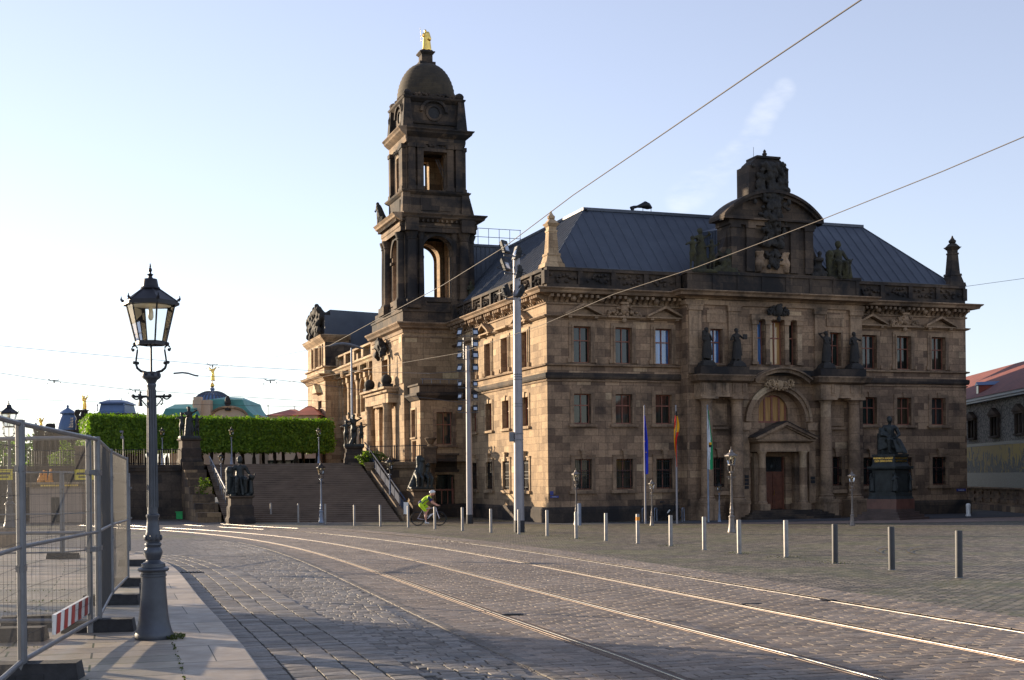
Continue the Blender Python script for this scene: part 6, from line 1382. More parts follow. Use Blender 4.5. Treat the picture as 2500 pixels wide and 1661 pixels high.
# ================================================================ lamps
def hex_ring(m, R0, z0, z1, th, mi=0):
    P_ = [(R0*math.cos(k*PI/3), R0*math.sin(k*PI/3)) for k in range(6)]
    for i in range(6): a, b = P_[i], P_[(i+1) % 6]; c, d = (a[0]*(1-th), a[1]*(1-th)), (b[0]*(1-th), b[1]*(1-th)); m.add([(*a,z0),(*b,z0),(*d,z0),(*c,z0),(*a,z1),(*b,z1),(*d,z1),(*c,z1)], [(0,1,5,4),(1,2,6,5),(2,3,7,6),(3,0,4,7),(4,5,6,7),(3,2,1,0)], mi)
def make_lamp(label, pm, hm):
    r_ = empty('street_lamp', (0, 0, 0), 0, label, 'street lamp')
    m = MB(); m.lathe([(.178, 0), (.184, .02), (.184, .05), (.170, .085), (.150, .16), (.139, .24), (.131, .33), (.122, .46), (.116, .60), (.116, .615), (.125, .62), (.125, .64), (.116, .645), (.116, .665), (.140, .67), (.150, .685), (.146, .70), (.115, .71), (.113, .745), (.075, .765), (.066, .78), (.080, .82), (.090, .85), (.082, .885), (.070, .905), (.072, .915), (.080, .93), (.078, .945), (.066, .955), (.070, .97), (.078, 1.0), (.066, 1.06), (.058, 1.15), (.056, 1.19), (.064, 1.205), (.064, 1.225), (.050, 1.235), (.049, 1.30), (.0445, 1.95), (.039, 2.48), (.046, 2.50), (.046, 2.515), (.040, 2.525), (.055, 2.555), (.082, 2.575), (.086, 2.59), (.070, 2.605), (.082, 2.62), (.084, 2.635), (.03, 2.64)], 24)
    for i in range(12): a = 2*PI*i/12; m.box(.0, .001, 0, .001, 0, .001) if False else m.tube([(.0505*math.cos(a), .0505*math.sin(a), 1.30), (.0405*math.cos(a), .0405*math.sin(a), 2.46)], .006, 4)
    for i in range(8): a = 2*PI*i/8; m.ball((.078*math.cos(a), .078*math.sin(a), 1.0), (.014, .014, .03), 6); m.ball((.075*math.cos(a), .075*math.sin(a), 2.60), (.02, .02, .03), 6)
    m.box(-.13, -.118, -.03, .03, .2, .55)
    post = m.build('lamp_post', pm, r_, 35)
    m = MB(); m.tube([(-.176, 0, 2.395), (.176, 0, 2.395)], .013, 6)
    for s in (-1, 1):
        m.tube([(s*(.176-.03*(1-math.cos(t_))*1.0)+0, 0, 2.395-.028*math.sin(t_)) for t_ in np.linspace(0, PI*1.3, 8)], .008, 5); m.tube([(s*(.06+.05*math.cos(t_)), 0, 2.345+.045*math.sin(t_)) for t_ in np.linspace(-PI*.3, PI*1.2, 10)], .007, 5); m.tube([(s*.05, 0, 2.30), (s*.12, 0, 2.39)], .006, 5); m.ball((s*.178, 0, 2.40), .02, 7)
    m.lathe([(.004, 2.39), (.022, 2.30), (.014, 2.36), (.016, 2.40), (.010, 2.42), (.006, 2.45)], 7, -.11, 0)
    m.build('crossbar', hm, r_)
    for s in (-1, 1):
        m = MB(); m.tube([(s*.05, 0, 2.635), (s*.10, 0, 2.645), (s*.135, 0, 2.675), (s*.150, 0, 2.72)], [.012, .014, .013, .010], 6); m.tube([(s*.150, 0, 2.72), (s*.143, 0, 2.78), (s*.133, 0, 2.85), (s*.136, 0, 2.88), (s*.155, 0, 2.898), (s*.180, 0, 2.888), (s*.190, 0, 2.865), (s*.178, 0, 2.85)], .009, 6)
        for p_ in ((.165, 2.73), (.132, 2.725), (.176, 2.855)): m.ball((s*p_[0], 0, p_[1]), .017, 7)
        m.build('scroll_bracket', hm, r_)
    m = MB(); m.tube([(0, 0, 2.63), (0, 0, 2.93)], .011, 6); m.build('centre_rod', hm, r_)
    m = MB(); hex_ring(m, .158, 2.902, 2.925, .14); hex_ring(m, .152, 2.925, 2.94, .1)
    for k in range(6):
        a = k*PI/3; m.tube([(.148*math.cos(a), .148*math.sin(a), 2.93), (.236*math.cos(a), .236*math.sin(a), 3.30)], .0085, 4); m.tube([(0, 0, 2.91), (.15*math.cos(a), .15*math.sin(a), 2.912)], .006, 4)
        m.ball((.16*math.cos(a), .16*math.sin(a), 2.912), .02, 7) if k in (0, 3) else None
    m.build('lantern_frame', hm, r_)
    m = MB(); hex_ring(m, .282, 3.292, 3.318, .16); hex_ring(m, .268, 3.318, 3.334, .16)
    P0 = [(.262*math.cos(k*PI/3), .262*math.sin(k*PI/3), 3.33) for k in range(6)]; P1 = [(.088*math.cos(k*PI/3), .088*math.sin(k*PI/3), 3.455) for k in range(6)]
    m.add(P0+P1, [(i, (i+1) % 6, 6+(i+1) % 6, 6+i) for i in range(6)])
    for k in range(6): a = k*PI/3; m.tube([(.268*math.cos(a), .268*math.sin(a), 3.335), (.287*math.cos(a), .287*math.sin(a), 3.355), (.284*math.cos(a), .284*math.sin(a), 3.385)], [.018, .012, .005], 5); m.tube([P0[k], P1[k]], .007, 4)
    m.lathe([(.09, 3.45), (.096, 3.46), (.088, 3.475), (.080, 3.48), (.068, 3.545), (.064, 3.555), (.024, 3.565), (.018, 3.585), (.032, 3.600), (.012, 3.61), (.010, 3.622), (.018, 3.64), (.016, 3.655), (.006, 3.67), (.010, 3.68), (.003, 3.71)], 14)
    m.build('lantern_roof', hm, r_, 30)
    m = MB()
    for k in range(6):
        a, b = k*PI/3, (k+1)*PI/3; r0, r1 = .145, .233; m.add([(r0*math.cos(a), r0*math.sin(a), 2.935), (r0*math.cos(b), r0*math.sin(b), 2.935), (r1*math.cos(b), r1*math.sin(b), 3.295), (r1*math.cos(a), r1*math.sin(a), 3.295)], [(0,1,2,3)])
    m.build('lantern_glass', M['glass'], r_)
    m = MB(); m.lathe([(.02, 3.30), (.02, 3.25), (.027, 3.23), (.028, 3.18), (.018, 3.155), (.004, 3.145)], 12); m.lathe([(.2, 3.29), (.05, 3.30)], 12); m.build('bulb', plain('milky_bulb', (.75,.68,.5), .4), r_, 40)
    return r_
lampA = make_lamp('tall grey lamp post with hexagonal lantern on the near pavement', M['lampgrey'], M['lampdark']); lampA.location = (-3.5, 12.75, gz(12.75)+.12); lampA.scale = (1, 1, .985)
lampB = make_lamp('', M['lampbrown'], M['lampbrown']); lampC = make_lamp('', M['poleblue'], M['iron'])
LAMPS = [(lampA, -14.5, 37.8, 1.0, 'black lantern of a lamp behind the fence at the left edge', gz(37.8)+.67), (lampB, 8.01, 47.85, .85, 'tallest brownish street lamp on the square, right of the three flags', None), (lampB, 3.03, 62.2, .73, 'brownish street lamp standing behind the bollards near the building corner', None),
    (lampB, 6.3, 59.16, .575, 'small brownish street lamp between the blue flag and the black red gold flag', None), (lampC, 10.27, 65.0, .545, 'street lamp toned dark for the shade beside the left portal window', None), (lampB, 14.43, 55.62, .64, 'brownish street lamp between the portal and the seated monument', None),  # lamp beside the portal: its shade is put into the blue-grey finish
    (lampC, -10.26, 70.37, .90, 'dark blue street lamp in front of the broad stairs', None), (lampC, at(385,0,86).x, 86, .70, 'slim lamp on the terrace just right of the nearest lamp post', TZ), (lampC, at(554,0,86).x, 86, .695, 'slim lamp on the terrace right of the group of bronze figures', TZ), (lampC, at(767,0,84.5).x, 84.5, .655, 'slim lamp on the terrace at the right end of the hedge', TZ),
    (lampC, at(527.5,0,77).x, 77, .63, 'lamp rising behind the stepped wall left of the stairs', .95), (lampC, at(939.5,0,74.5).x, 74.5, .99, 'lamp standing behind the handrail right of the stairs', None)]
used = set(); m = MB(); m.box(-.3, .3, -.3, .3, 0, .6); m.frus(0, 0, .6, .672, .3, .3, .22, .22); o = m.build('lamp_plinth', M['stone_mid']); o.location = (-14.5, 37.8, gz(37.8)); tag(o, 'square stone plinth under the left edge lamp behind the fence', 'plinth')
for src, x, y, s, lb, z in LAMPS:
    if src is lampA: o = copy_tree(src)
    elif src.name in used: o = copy_tree(src)
    else: o = src; used.add(src.name)
    o.location = (x, y, gz(y) if z is None else z); o.scale = (s, s, s); o['label'] = lb
for o in bpy.data.objects:
    if o.name.startswith('street_lamp'): o['group'] = 'historic lantern street lamps'
# ================================================================ floodlight masts
def floodlight(mt, parent, loc, yaw, tilt, s=1.0, lens=True):
    m = MB(); m.frus(0, 0, -.0, .14, .19, .26, .25, .32); m.box(-.25, .25, -.32, .32, .14, .19); m.box(-.14, .14, -.18, .18, -.1, 0); m.tube([(-.28, 0, .1), (-.28, 0, -.25), (.28, 0, -.25), (.28, 0, .1)], .02, 5)
    o = m.build('floodlight', mt, parent); o.location = loc; o.rotation_euler = (tilt, 0, yaw); o.scale = (s, s, s)
    m = MB(); m.box(-.17, .17, -.22, .1, .19, .2); m.build('floodlight_lens', M['lens'], o); return o
t = NT('floodlight_lens'); M['lens'] = t.set((.45,.5,.58), .08, .2)
def mast(label, loc, h, r0, r1, mat):
    r_ = empty('floodlight_mast', loc, 0, label, 'mast', 'silver floodlight masts'); m = MB(); m.lathe([(r0, .45), (r1, h), (r1*.8, h+.02)], 28); m.build('mast_pole', mat, r_, 40)
    m = MB(); m.lathe([(r0+.006, 0), (r0+.006, .46), (r0, .47)], 28); m.build('base_band', M['black'], r_, 40); return r_
p = Vector(G(1268, 1300)); m1 = mast('tall silver mast with large floodlights in front of the palace corner', p, 10.88, .205, .135, M['alu'])
up = lambda u, v, y, base: at(u, v, y)-base
for (u, v, yaw, tl) in ((1228, 606, R(60), R(72)), (1230, 650, R(60), R(68)), (1266+0, 620, R(-70), R(75)), (1270, 666, R(-80), R(75)), (1232, 712, R(110), R(70)), (1272, 715, R(-70), R(60))):
    q = up(u, v, p.y-.1, p); floodlight(M['iron'], m1, q, yaw, tl, .82)
    a = MB(); a.tube([(0, 0, q.z-.3), (q.x*.95, q.y, q.z-.28)], .035, 6); a.build('mast_arm', M['galv'], m1)
for zz in (4.9, 5.0, 5.95, 6.05, 6.15): m = MB(); m.lathe([(.172, zz), (.180, zz+.01), (.180, zz+.03), (.172, zz+.04)], 24); m.build('mast_clamp', M['galv'], m1)
m = MB(); m.box(-.36, -.18, -.12, .1, 3.55, 3.92); m.box(-.2, .2, -.21, -.19, 3.60, 3.63); m.box(-.2, .2, -.21, -.19, 3.84, 3.87); m.build('control_box', M['galv'], m1)
p = Vector(G(1147, 1279)); m2_ = mast('slimmer silver mast with two columns of floodlights left of the tall mast', p, 9.05, .165, .115, M['alu'])
for i, v in enumerate((812, 841, 868, 899, 938, 968, 998)):
    for s, u in ((-1, 1125), (1, 1160)):
        q = up(u, v, p.y-.1, p); floodlight(M['iron'], m2_, q, R(20*s-10), R(70), .62 if i < 4 else .5)
    a = MB(); za = up(1140, v+9, p.y, p).z; a.tube([(-.52, -.02, za), (.52, -.02, za)], .022, 5); a.build('mast_arm', M['galv'], m2_)
a = MB(); z0, z1 = up(1130, 858, p.y, p).z, up(1130, 825, p.y, p).z
for x in (-.22, .24): a.tube([(x, -.03, z0-.4), (x, -.03, z1)], .03, 6)
a.build('top_bracket', M['galv'], m2_)
# curved arm street light on the terrace
m = MB(); rt = empty('arm_light', (at(849, 0, 84).x, 84, TZ), 0, 'slim tall lamp with a gently curved double arm above the terrace', 'street light'); b = Vector((at(849, 0, 84).x, 84, TZ)); h = at(849, 850, 84).z-TZ
m.tube([(0, 0, 0), (0, 0, h)], [.09, .055], 8); m.build('pole', M['poleblue'], rt)
m = MB(); m.tube([at(803, 846, 84)-b, at(820, 841, 84)-b, at(838, 839.5, 84)-b, at(855, 842, 84)-b, at(872, 847, 84)-b, at(888, 852, 84)-b], [.05, .09, .1, .1, .09, .04], 8); m.build('curved_arm', M['galv'], rt)
# camera pole
rt = empty('camera_pole', (at(290,0,82).x, 82, TZ), 0, 'thin banded pole with two camera heads in front of the hedge', 'camera pole'); m = MB(); m.tube([(0, 0, 0), (0, 0, 1.75)], .045, 6); m.build('pole', M['galv'], rt)
m = MB(); m.tube([(0, 0, 1.7), (-.08, 0, 1.95), (0, 0, 2.1)], .03, 5); m.box(-.2, .0, -.08, .08, 2.08, 2.2); m.box(-.16, .02, -.08, .08, 1.7, 1.85); m.build('camera_head', M['galv'], rt)
# ================================================================ bollards
BL = [(7.53, 22.12, 0.8), (7.08, 24.48, 0.81), (6.61, 26.88, 0.81), (6.17, 29.56, 0.84), (5.44, 31.45, 0.82), (4.94, 33.77, 0.86), (4.4, 36.46, 0.86), (3.69, 38.58, 0.87), (2.92, 40.96, 0.87), (2.1, 43.21, 0.89), (1.22, 46.18, 0.92), (0.24, 49.0, 0.92), (-0.84, 51.09, 0.93), (-2.06, 53.97, 0.97), (-3.38, 57.16, 0.98), (-4.83, 60.75, 1.01), (-6.35, 63.03, 1.04), (-7.89, 65.44, 1.04), (-9.7, 67.96, 1.06), (-11.5, 70.4, 1.05), (-13.45, 73.03, 1.06), (-15.39, 75.07, 1.09), (-17.8, 78.12, 1.09), (-19.6, 79.3, 1.11), (-22.0, 79.1, 1.1)]
m = MB(); m.lathe([(.055, 0), (.052, .02), (.052, .985), (.047, 1.0)], 18); bme = m.mesh('bollard', M['bollard'], 40); m = MB(); m.lathe([(.060, 0), (.058, .02), (.058, .985), (.053, 1.0)], 18); bmd = m.mesh('bollard_dark', M['bollard_d'], 40)
cme = MB().lathe([(.066, 0), (.066, .012), (.055, .02)], 18).mesh('foot_collar', M['galv'], 40)
bl = ['dark grey bollard at the far right, nearest of the row', 'dark grey bollard, second from the right in the row', 'dark grey bollard, third from the right in the row', 'pale bollard fourth from the right, first of the steel ones', 'pale bollard directly right of the tallest square lamp', 'pale bollard just left of the tallest square lamp', 'pale bollard in front of the black red gold flag', 'bollard with an orange reflective patch, between the blue flag and building corner', 'pale bollard ninth from the right', 'pale bollard in line with the lamp near the building corner', 'bollard in front of the building corner', 'bollard touching the foot of the tall silver mast in view', 'bollard between the two silver masts', 'bollard just left of the slim mast', 'bollard in front of the bicycle front wheel', 'bollard just left of the cyclist', 'bollard in front of the right part of the stairs', 'bollard in front of the middle right of the stairs', 'bollard next to the dark blue lamp before the stairs', 'bollard left of the dark blue lamp before the stairs', 'bollard in front of the left part of the stairs', 'bollard in front of the left stair pedestal', 'bollard before the stepped wall', 'bollard in front of the bright green box', 'bollard seen right behind the nearest lamp post']
for i, (x, y, h) in enumerate(BL):
    o = bpy.data.objects.new('bollard', bmd if i < 3 else bme); col.objects.link(o); o.location = (x, y, gz(y)); o.scale = (1.05, 1.05, h); tag(o, bl[i], 'bollard', 'bollards along the tram track'); o.rotation_euler = (random.uniform(-.008, .008), random.uniform(-.008, .008), 0)
    q = bpy.data.objects.new('foot_collar', cme); col.objects.link(q); q.parent = o
    if i == 7: m = MB(); m.lathe([(.0545, .78), (.0545, .9)], 16); m.build('reflective_patch', M['orange'], o, 40)
m = MB(); m.lathe([(.09, 0), (.09, 1.0), (.07, 1.03)], 14); p = G(1415, 1283); o = m.build('blue_post', M['poleblue']); o.location = p; tag(o, 'thick blue grey post behind the lamp near the building corner', 'post')
# ================================================================ flags
def flag(label, u, v, vt, ftop, fbot, prof, mats, bands, stars=False):
    g_ = Vector(G(u, v)); top = at(u-(v-vt)*.0105, vt, g_.y); h = top.z-g_.z; r_ = empty('flagpole', g_, 0, label.replace('flag hanging', 'pole with flag hanging'), 'flagpole', 'flagpoles in front of the portal')
    m = MB(); m.lathe([(.055, 0), (.05, .3), (.038, h), (.045, h+.03), (.01, h+.08)], 12); m.build('pole', M['alu'] if u < 1700 else M['poleblue'], r_, 40)  # rightmost pole: bluish shade put into its colour
    z1 = at(u, ftop, g_.y).z-g_.z; z0 = at(u, fbot, g_.y).z-g_.z; N_ = 24; K = 15; mb = MB()
    for j in range(N_+1):
        t_ = j/N_; z = z1+(z0-z1)*t_; wl, wr = prof(t_)
        for i in range(K): s_ = i/(K-1); mb.v.append((wl+(wr-wl)*s_, -.06-.05*math.sin(s_*9+t_*2.5)-.02*math.sin(s_*23+t_*5), z-.04*math.sin(s_*3)))
    for j in range(N_):
        for i in range(K-1): mb.f.append((j*K+i, j*K+i+1, (j+1)*K+i+1, (j+1)*K+i)); mb.m.append(bands(i/(K-1), j/N_))
    o = mb.build('flag_cloth', mats, None, 60); o.location = g_; return r_, o, g_, z1, z0
fb_, fk, fr, fg, fw, fgr = (plain(n_, c_, .8, 0, .12, 8) for n_, c_ in (('blue_cloth', (.012,.04,.55)), ('black_cloth', (.02,.02,.02)), ('red_cloth', (.62,.015,.01)), ('gold_cloth', (.80,.42,.01)), ('white_cloth', (.72,.74,.78)), ('green_cloth', (.01,.30,.11))))
_, o, g_, z1, z0 = flag('first', 1576, 1279, 993, 1014, 1156, lambda t_: (-.02-.01*t_, .03+.13*min(1, t_*2.2)), [fb_, fg], lambda s, t_: 0)
bpy.data.objects['flagpole']['label'] = 'silver flagpole carrying the plain blue flag, leftmost of three'
o.name = 'flag'; tag(o, 'limp deep blue flag with tiny gold stars, leftmost of the three', 'flag')
m = MB()
for zz, xx in ((.45, -.02), (.64, .05)): m.prism([(xx+.035*(1 if k % 2 else .4)*math.sin(2*PI*k/10), z1+(z0-z1)*zz+.035*(1 if k % 2 else .4)*math.cos(2*PI*k/10)) for k in range(10)], ('F', -.145), 0, .01)
m.build('flag_star', fg, o)
r_, o, *_ = flag('second', 1653, 1279, 993, 1003, 1138, lambda t_: (-.10*math.sin(min(1, t_*1.1)*PI)-.02, .03+.13*math.exp(-((t_-.28)/.18)**2)), [fk, fr, fg], lambda s, t_: 0 if t_ < .07 or (s > .72 and t_ > .45) else (1 if (t_+s*.5 < .33 or (s > .38 and t_ > .36)) else 2))
r_['label'] = 'silver flagpole with the black, red and gold flag, middle of three'; o.name = 'flag'; tag(o, 'limp black, red and gold flag, middle of the three', 'flag')
r_, o, *_ = flag('third', 1730, 1276, 992, 1000, 1145, lambda t_: (-.03, .04+.20*min(1, t_*1.6)), [fw, fgr, fk, fg], lambda s, t_: ((2 if int(t_*60) % 2 else 3) if .5 < t_ < .6 and .3 < s < .75 else (0 if s < .55+.15*math.sin(t_*5) else 1)))
r_['label'] = 'flagpole tinted bluish for shade, with the white and green flag, rightmost of three'; o.name = 'flag'; tag(o, 'limp white and green flag with a small striped shield, rightmost of the three', 'flag')
# ================================================================ seated monument
mc = Vector(G(2172, 1271)); mcx = mc+Vector((.45, 1.35, 0)); mcx.z = gz(66); RZ = R(45-3)
mat_gr = plain('red_granite', (.12,.052,.040), .4, 0, .3, 2, .1); mat_grd = plain('dark_granite_steps', (.075,.050,.044), .55, 0, .3, 2, .2)
ms_ = empty('monument_pedestal', mcx, RZ, 'tall dark bronze pedestal on red granite steps with gilded lettering', 'pedestal')
m = MB()
for i in range(4): s = 1.35-.17*i; m.box(-s, s, -s, s, .14*i, .14*(i+1)-.001*i)
m.build('granite_steps', mat_grd, ms_)
m = MB(); m.box(-.84, .84, -.84, .84, .56, 1.06); m.build('granite_plinth', mat_gr, ms_)
m = MB(); m.frus(0, 0, 1.06, 1.2, .82, .82, .76, .76); m.box(-.76, .76, -.76, .76, 1.2, 1.38); m.box(-.64, .64, -.64, .64, 1.38, 2.5); m.frus(0, 0, 2.5, 2.62, .66, .66, .80, .80); m.box(-.82, .82, -.82, .82, 2.62, 2.70)
for i in range(16):
    for s in (-1, 1): x = -.75+i*.1; m.box(x, x+.05, s*.80-.03, s*.80+.03, 2.56, 2.61); m.box(s*.80-.03, s*.80+.03, x, x+.05, 2.56, 2.61)
m.frus(0, 0, 2.70, 2.85, .68, .68, .62, .62); m.box(-.62, .62, -.62, .62, 2.85, 3.2); m.box(-.66, .66, -.66, .66, 3.2, 3.3)
for f in (('F', -.64),): m.fb(f, -.52, .52, .0, .03, 1.46, 1.5); m.fb(f, -.52, .52, 0, .03, 2.38, 2.42); m.fb(f, -.54, -.5, 0, .03, 1.46, 2.42); m.fb(f, .5, .54, 0, .03, 1.46, 2.42)
f = ('L', -.64); m.fb(f, -.52, .52, .0, .03, 1.46, 1.5); m.fb(f, -.52, .52, 0, .03, 2.38, 2.42); m.fb(f, -.54, -.5, 0, .03, 1.46, 2.42); m.fb(f, .5, .54, 0, .03, 1.46, 2.42)
m.build('bronze_pedestal', M['bronze'], ms_)
for sx_, sy_ in ((-1, -1), (1, -1), (-1, 1), (1, 1)):
    m = figure(.95, arm=((.1, 1.1), (.15, 1.3)), seed=sx_+3*sy_); place('corner_figure', remeshed(m, .022, 1), M['bronze'], ms_, (sx_*.68, sy_*.68, 1.4), math.atan2(sy_, sx_)+PI/2)
def text(body, size, mat, parent, loc, rot, ext=.006):
    cu = bpy.data.curves.new('txt', 'FONT'); cu.body = body; cu.size = size; cu.align_x = 'CENTER'; cu.extrude = ext; o = bpy.data.objects.new('txt', cu); col.objects.link(o)
    dg = bpy.context.evaluated_depsgraph_get(); me = bpy.data.meshes.new_from_object(o.evaluated_get(dg)); bpy.data.objects.remove(o); me.materials.clear(); me.materials.append(mat)
    q = bpy.data.objects.new('lettering', me); col.objects.link(q); q.location = loc; q.rotation_euler = rot; q.parent = parent; return q
for s, rot, dx in ((0, (R(90), 0, 0), 0), (1, (R(90), 0, R(-90)), 0)):
    def L_(b, z): text(b, .125, M['gold'], ms_, (0, -.63, z) if s == 0 else (-.63, 0, z), rot)
    L_('FRIEDRICH AUGUST' if s else 'FRIEDRICH AUGUST', 3.06); L_('DEM GERECHTEN', 2.92)
m = MB()
def c(a, b, r0, r1): m.cap(a, b, r0, r1, 10)
m.box(-.42, .36, -.05, .5, 0, .62); m.box(-.46, .4, .35, .52, 0, 1.0)
c((0, .12, .62), (-.02, .05, 1.2), .24, .22); c((-.24, .05, 1.25), (.22, .05, 1.25), .13, .13); c((0, 0, 1.3), (-.02, -.03, 1.48), .08, .07); m.ball((-.03, -.05, 1.62), (.115, .14, .165), 12); m.ball((-.03, -.18, 1.58), (.03, .04, .04), 6); m.ball((-.03, -.0, 1.69), (.12, .14, .1), 10)
c((-.12, .05, .66), (-.2, -.42, .68), .15, .12); c((.14, .05, .66), (.28, -.40, .62), .15, .12); c((-.2, -.42, .68), (-.16, -.40, .14), .11, .07); c((.28, -.4, .62), (.44, -.55, .12), .11, .07); c((-.16, -.38, .06), (-.16, -.6, .05), .06, .05); c((.44, -.52, .06), (.52, -.74, .05), .06, .05)
c((-.3, .05, 1.22), (-.42, -.05, .92), .10, .085); c((-.42, -.05, .92), (-.14, -.32, .84), .08, .05); m.ball((-.10, -.35, .83), .06, 8); c((.3, .05, 1.22), (.42, -.02, .92), .1, .085); c((.42, -.02, .92), (.2, -.32, .80), .08, .05); m.ball((.17, -.35, .8), .06, 8)
r0 = random.Random(3)
for i in range(18): t_ = i/17; c((-.45+.2*t_, .1-.25*t_, 1.22-.2*t_), (-.5+.85*t_, .05-.5*t_, .35-.25*abs(t_-.5)), .05, .06)
for i in range(9): c((.05+i*.04, -.32, .66), (.2+i*.045, -.45-.02*i, .1), .05, .05)
m.tube([(-.62, -.1, .98), (-.1, -.36, .84), (.34, -.5, .66)], .014, 5)
o = place('seated_statue', remeshed(m, .022, 1, .02, .08), M['bronze'], None, mcx+Vector((0, 0, 3.3)), RZ+R(-40), 1.08); tag(o, 'dark bronze seated robed man holding a sceptre on the tall pedestal', 'statue')
# ================================================================ small things by the building
def street_sign(label, p_, q_, z, w_, h_, body):
    m = MB(); m.box(-w_/2, w_/2, -.02, 0, 0, h_); o = m.build('street_sign', M['signblue']); o.location = wpt(p_, q_, z); o.rotation_euler.z = TH; tag(o, label, 'street sign'); text(body, h_*.62, M['white'], o, (0, -.025, h_*.28), (R(90), 0, 0), .002)
street_sign('small blue name plate at the right corner of the palace', 25.25, -.02, 1.28, .62, .14, 'Schloßplatz')
street_sign('small blue plate at the left corner of the palace', .32, -.02, 1.28, .45, .10, 'Ständehaus')
m = MB(); m.box(-.12, .06, -.02, 0, 0, .2); m.box(-.05, 0, -.025, -.02, .04, .16); o = m.build('info_plate', M['signblue']); o.location = wpt(.2, -.02, 1.42); o.rotation_euler.z = TH; tag(o, 'tiny square blue information plate above the left name plate', 'sign')
m = MB(); m.lathe([(.14, 0), (.14, .08), (.11, .1), (.12, .5), (.13, .62), (.10, .68), (.03, .7)], 12); o = m.build('rubbish_bag', M['white']); o.location = G(2364, 1261); tag(o, 'small pale blue and white container at the right palace corner', 'container')
# bicycles and the cyclist
def bicycle(name, mats, label):
    fm, tm = mats; r_ = empty(name, (0, 0, 0), 0, label, 'bicycle')
    for x in (0, 1.07):
        m = MB(); N_ = 36; m.tube([(.335*math.cos(2*PI*i/N_), 0, .335*math.sin(2*PI*i/N_)) for i in range(N_+1)], .014, 8); w_ = m.build('wheel', tm, r_, 50); w_.location = (x, 0, .35)
        m = MB(); m.tube([(.305*math.cos(2*PI*i/N_), 0, .305*math.sin(2*PI*i/N_)) for i in range(N_+1)], .011, 6)
        m.lathe([(.02, -.04), (.02, .04)], 8)
        for i in range(18): a = 2*PI*i/18; m.tube([(0, .02*(-1)**i, 0), (.3*math.cos(a), 0, .3*math.sin(a))], .0016, 3)
        m.build('rim_and_spokes', M['iron'], w_, 50)
    m = MB(); BB = (.42, 0, .29); HT_, HB = (.90, 0, .88), (.935, 0, .74); SC = (.27, 0, .82)
    for a, b, r0 in ((BB, SC, .017), (SC, HT_, .016), (BB, HB, .022), (HT_, HB, .022)): m.tube([a, b], r0, 8)
    for s in (-.05, .05): m.tube([BB, (0, s, .35)], .009, 6); m.tube([SC, (0, s, .35)], .008, 6); m.tube([HB, (.98, s, .6), (1.07, s, .35)], .013, 6)
    m.build('frame', fm, r_, 50)
    m = MB(); m.tube([SC, (.235, 0, .97)], .013, 6); m.cap((.12, 0, .985), (.36, 0, .985), .05, .025); m.build('saddle', M['black'], r_)
    m = MB(); m.tube([HT_, (.895, 0, .92), (.97, 0, .95)], .013, 6); m.tube([(.97, -.2, .95), (.97, .2, .95)], .013, 6)
    for s in (-.2, .2): m.tube([(.97, s, .95), (1.05, s, .95), (1.09, s, .90), (1.04, s, .83), (.98, s, .83)], .013, 6); m.tube([(1.07, s, .94), (1.09, s, 1.0)], .014, 6)
    m.build('handlebar', M['black'], r_)
    m = MB(); m.lathe([(.09, -.01), (.09, .0)], 16); N_ = len(m.v); m.v = [(x+BB[0], z-.05, y+BB[2]) for x, y, z in m.v]; m.tube([BB, (.46, -.07, .13)], .011, 6); m.tube([BB, (.38, .07, .45)], .011, 6); m.box(.42, .52, -.13, -.07, .115, .135); m.box(.33, .43, .07, .13, .44, .46); m.build('crankset', M['iron'], r_)
    m = MB(); m.cap((.55, 0, .42), (.66, 0, .55), .036, .034); m.build('bottle', M['white'], r_)
    return r_
M['bikew'] = plain('white_frame_paint', (.62,.58,.66), .35, .1, .1, 5)
bk = bicycle('bicycle', (M['bikew'], M['black']), 'white road bicycle ridden past the stairs')
q0 = Vector(G(1020, 1284)); q1 = Vector(G(1073, 1284)); bk.location = (q0.x, q0.y, gz(q0.y)); bk.rotation_euler.z = R(-4); bk.rotation_euler.x = R(1.5); 
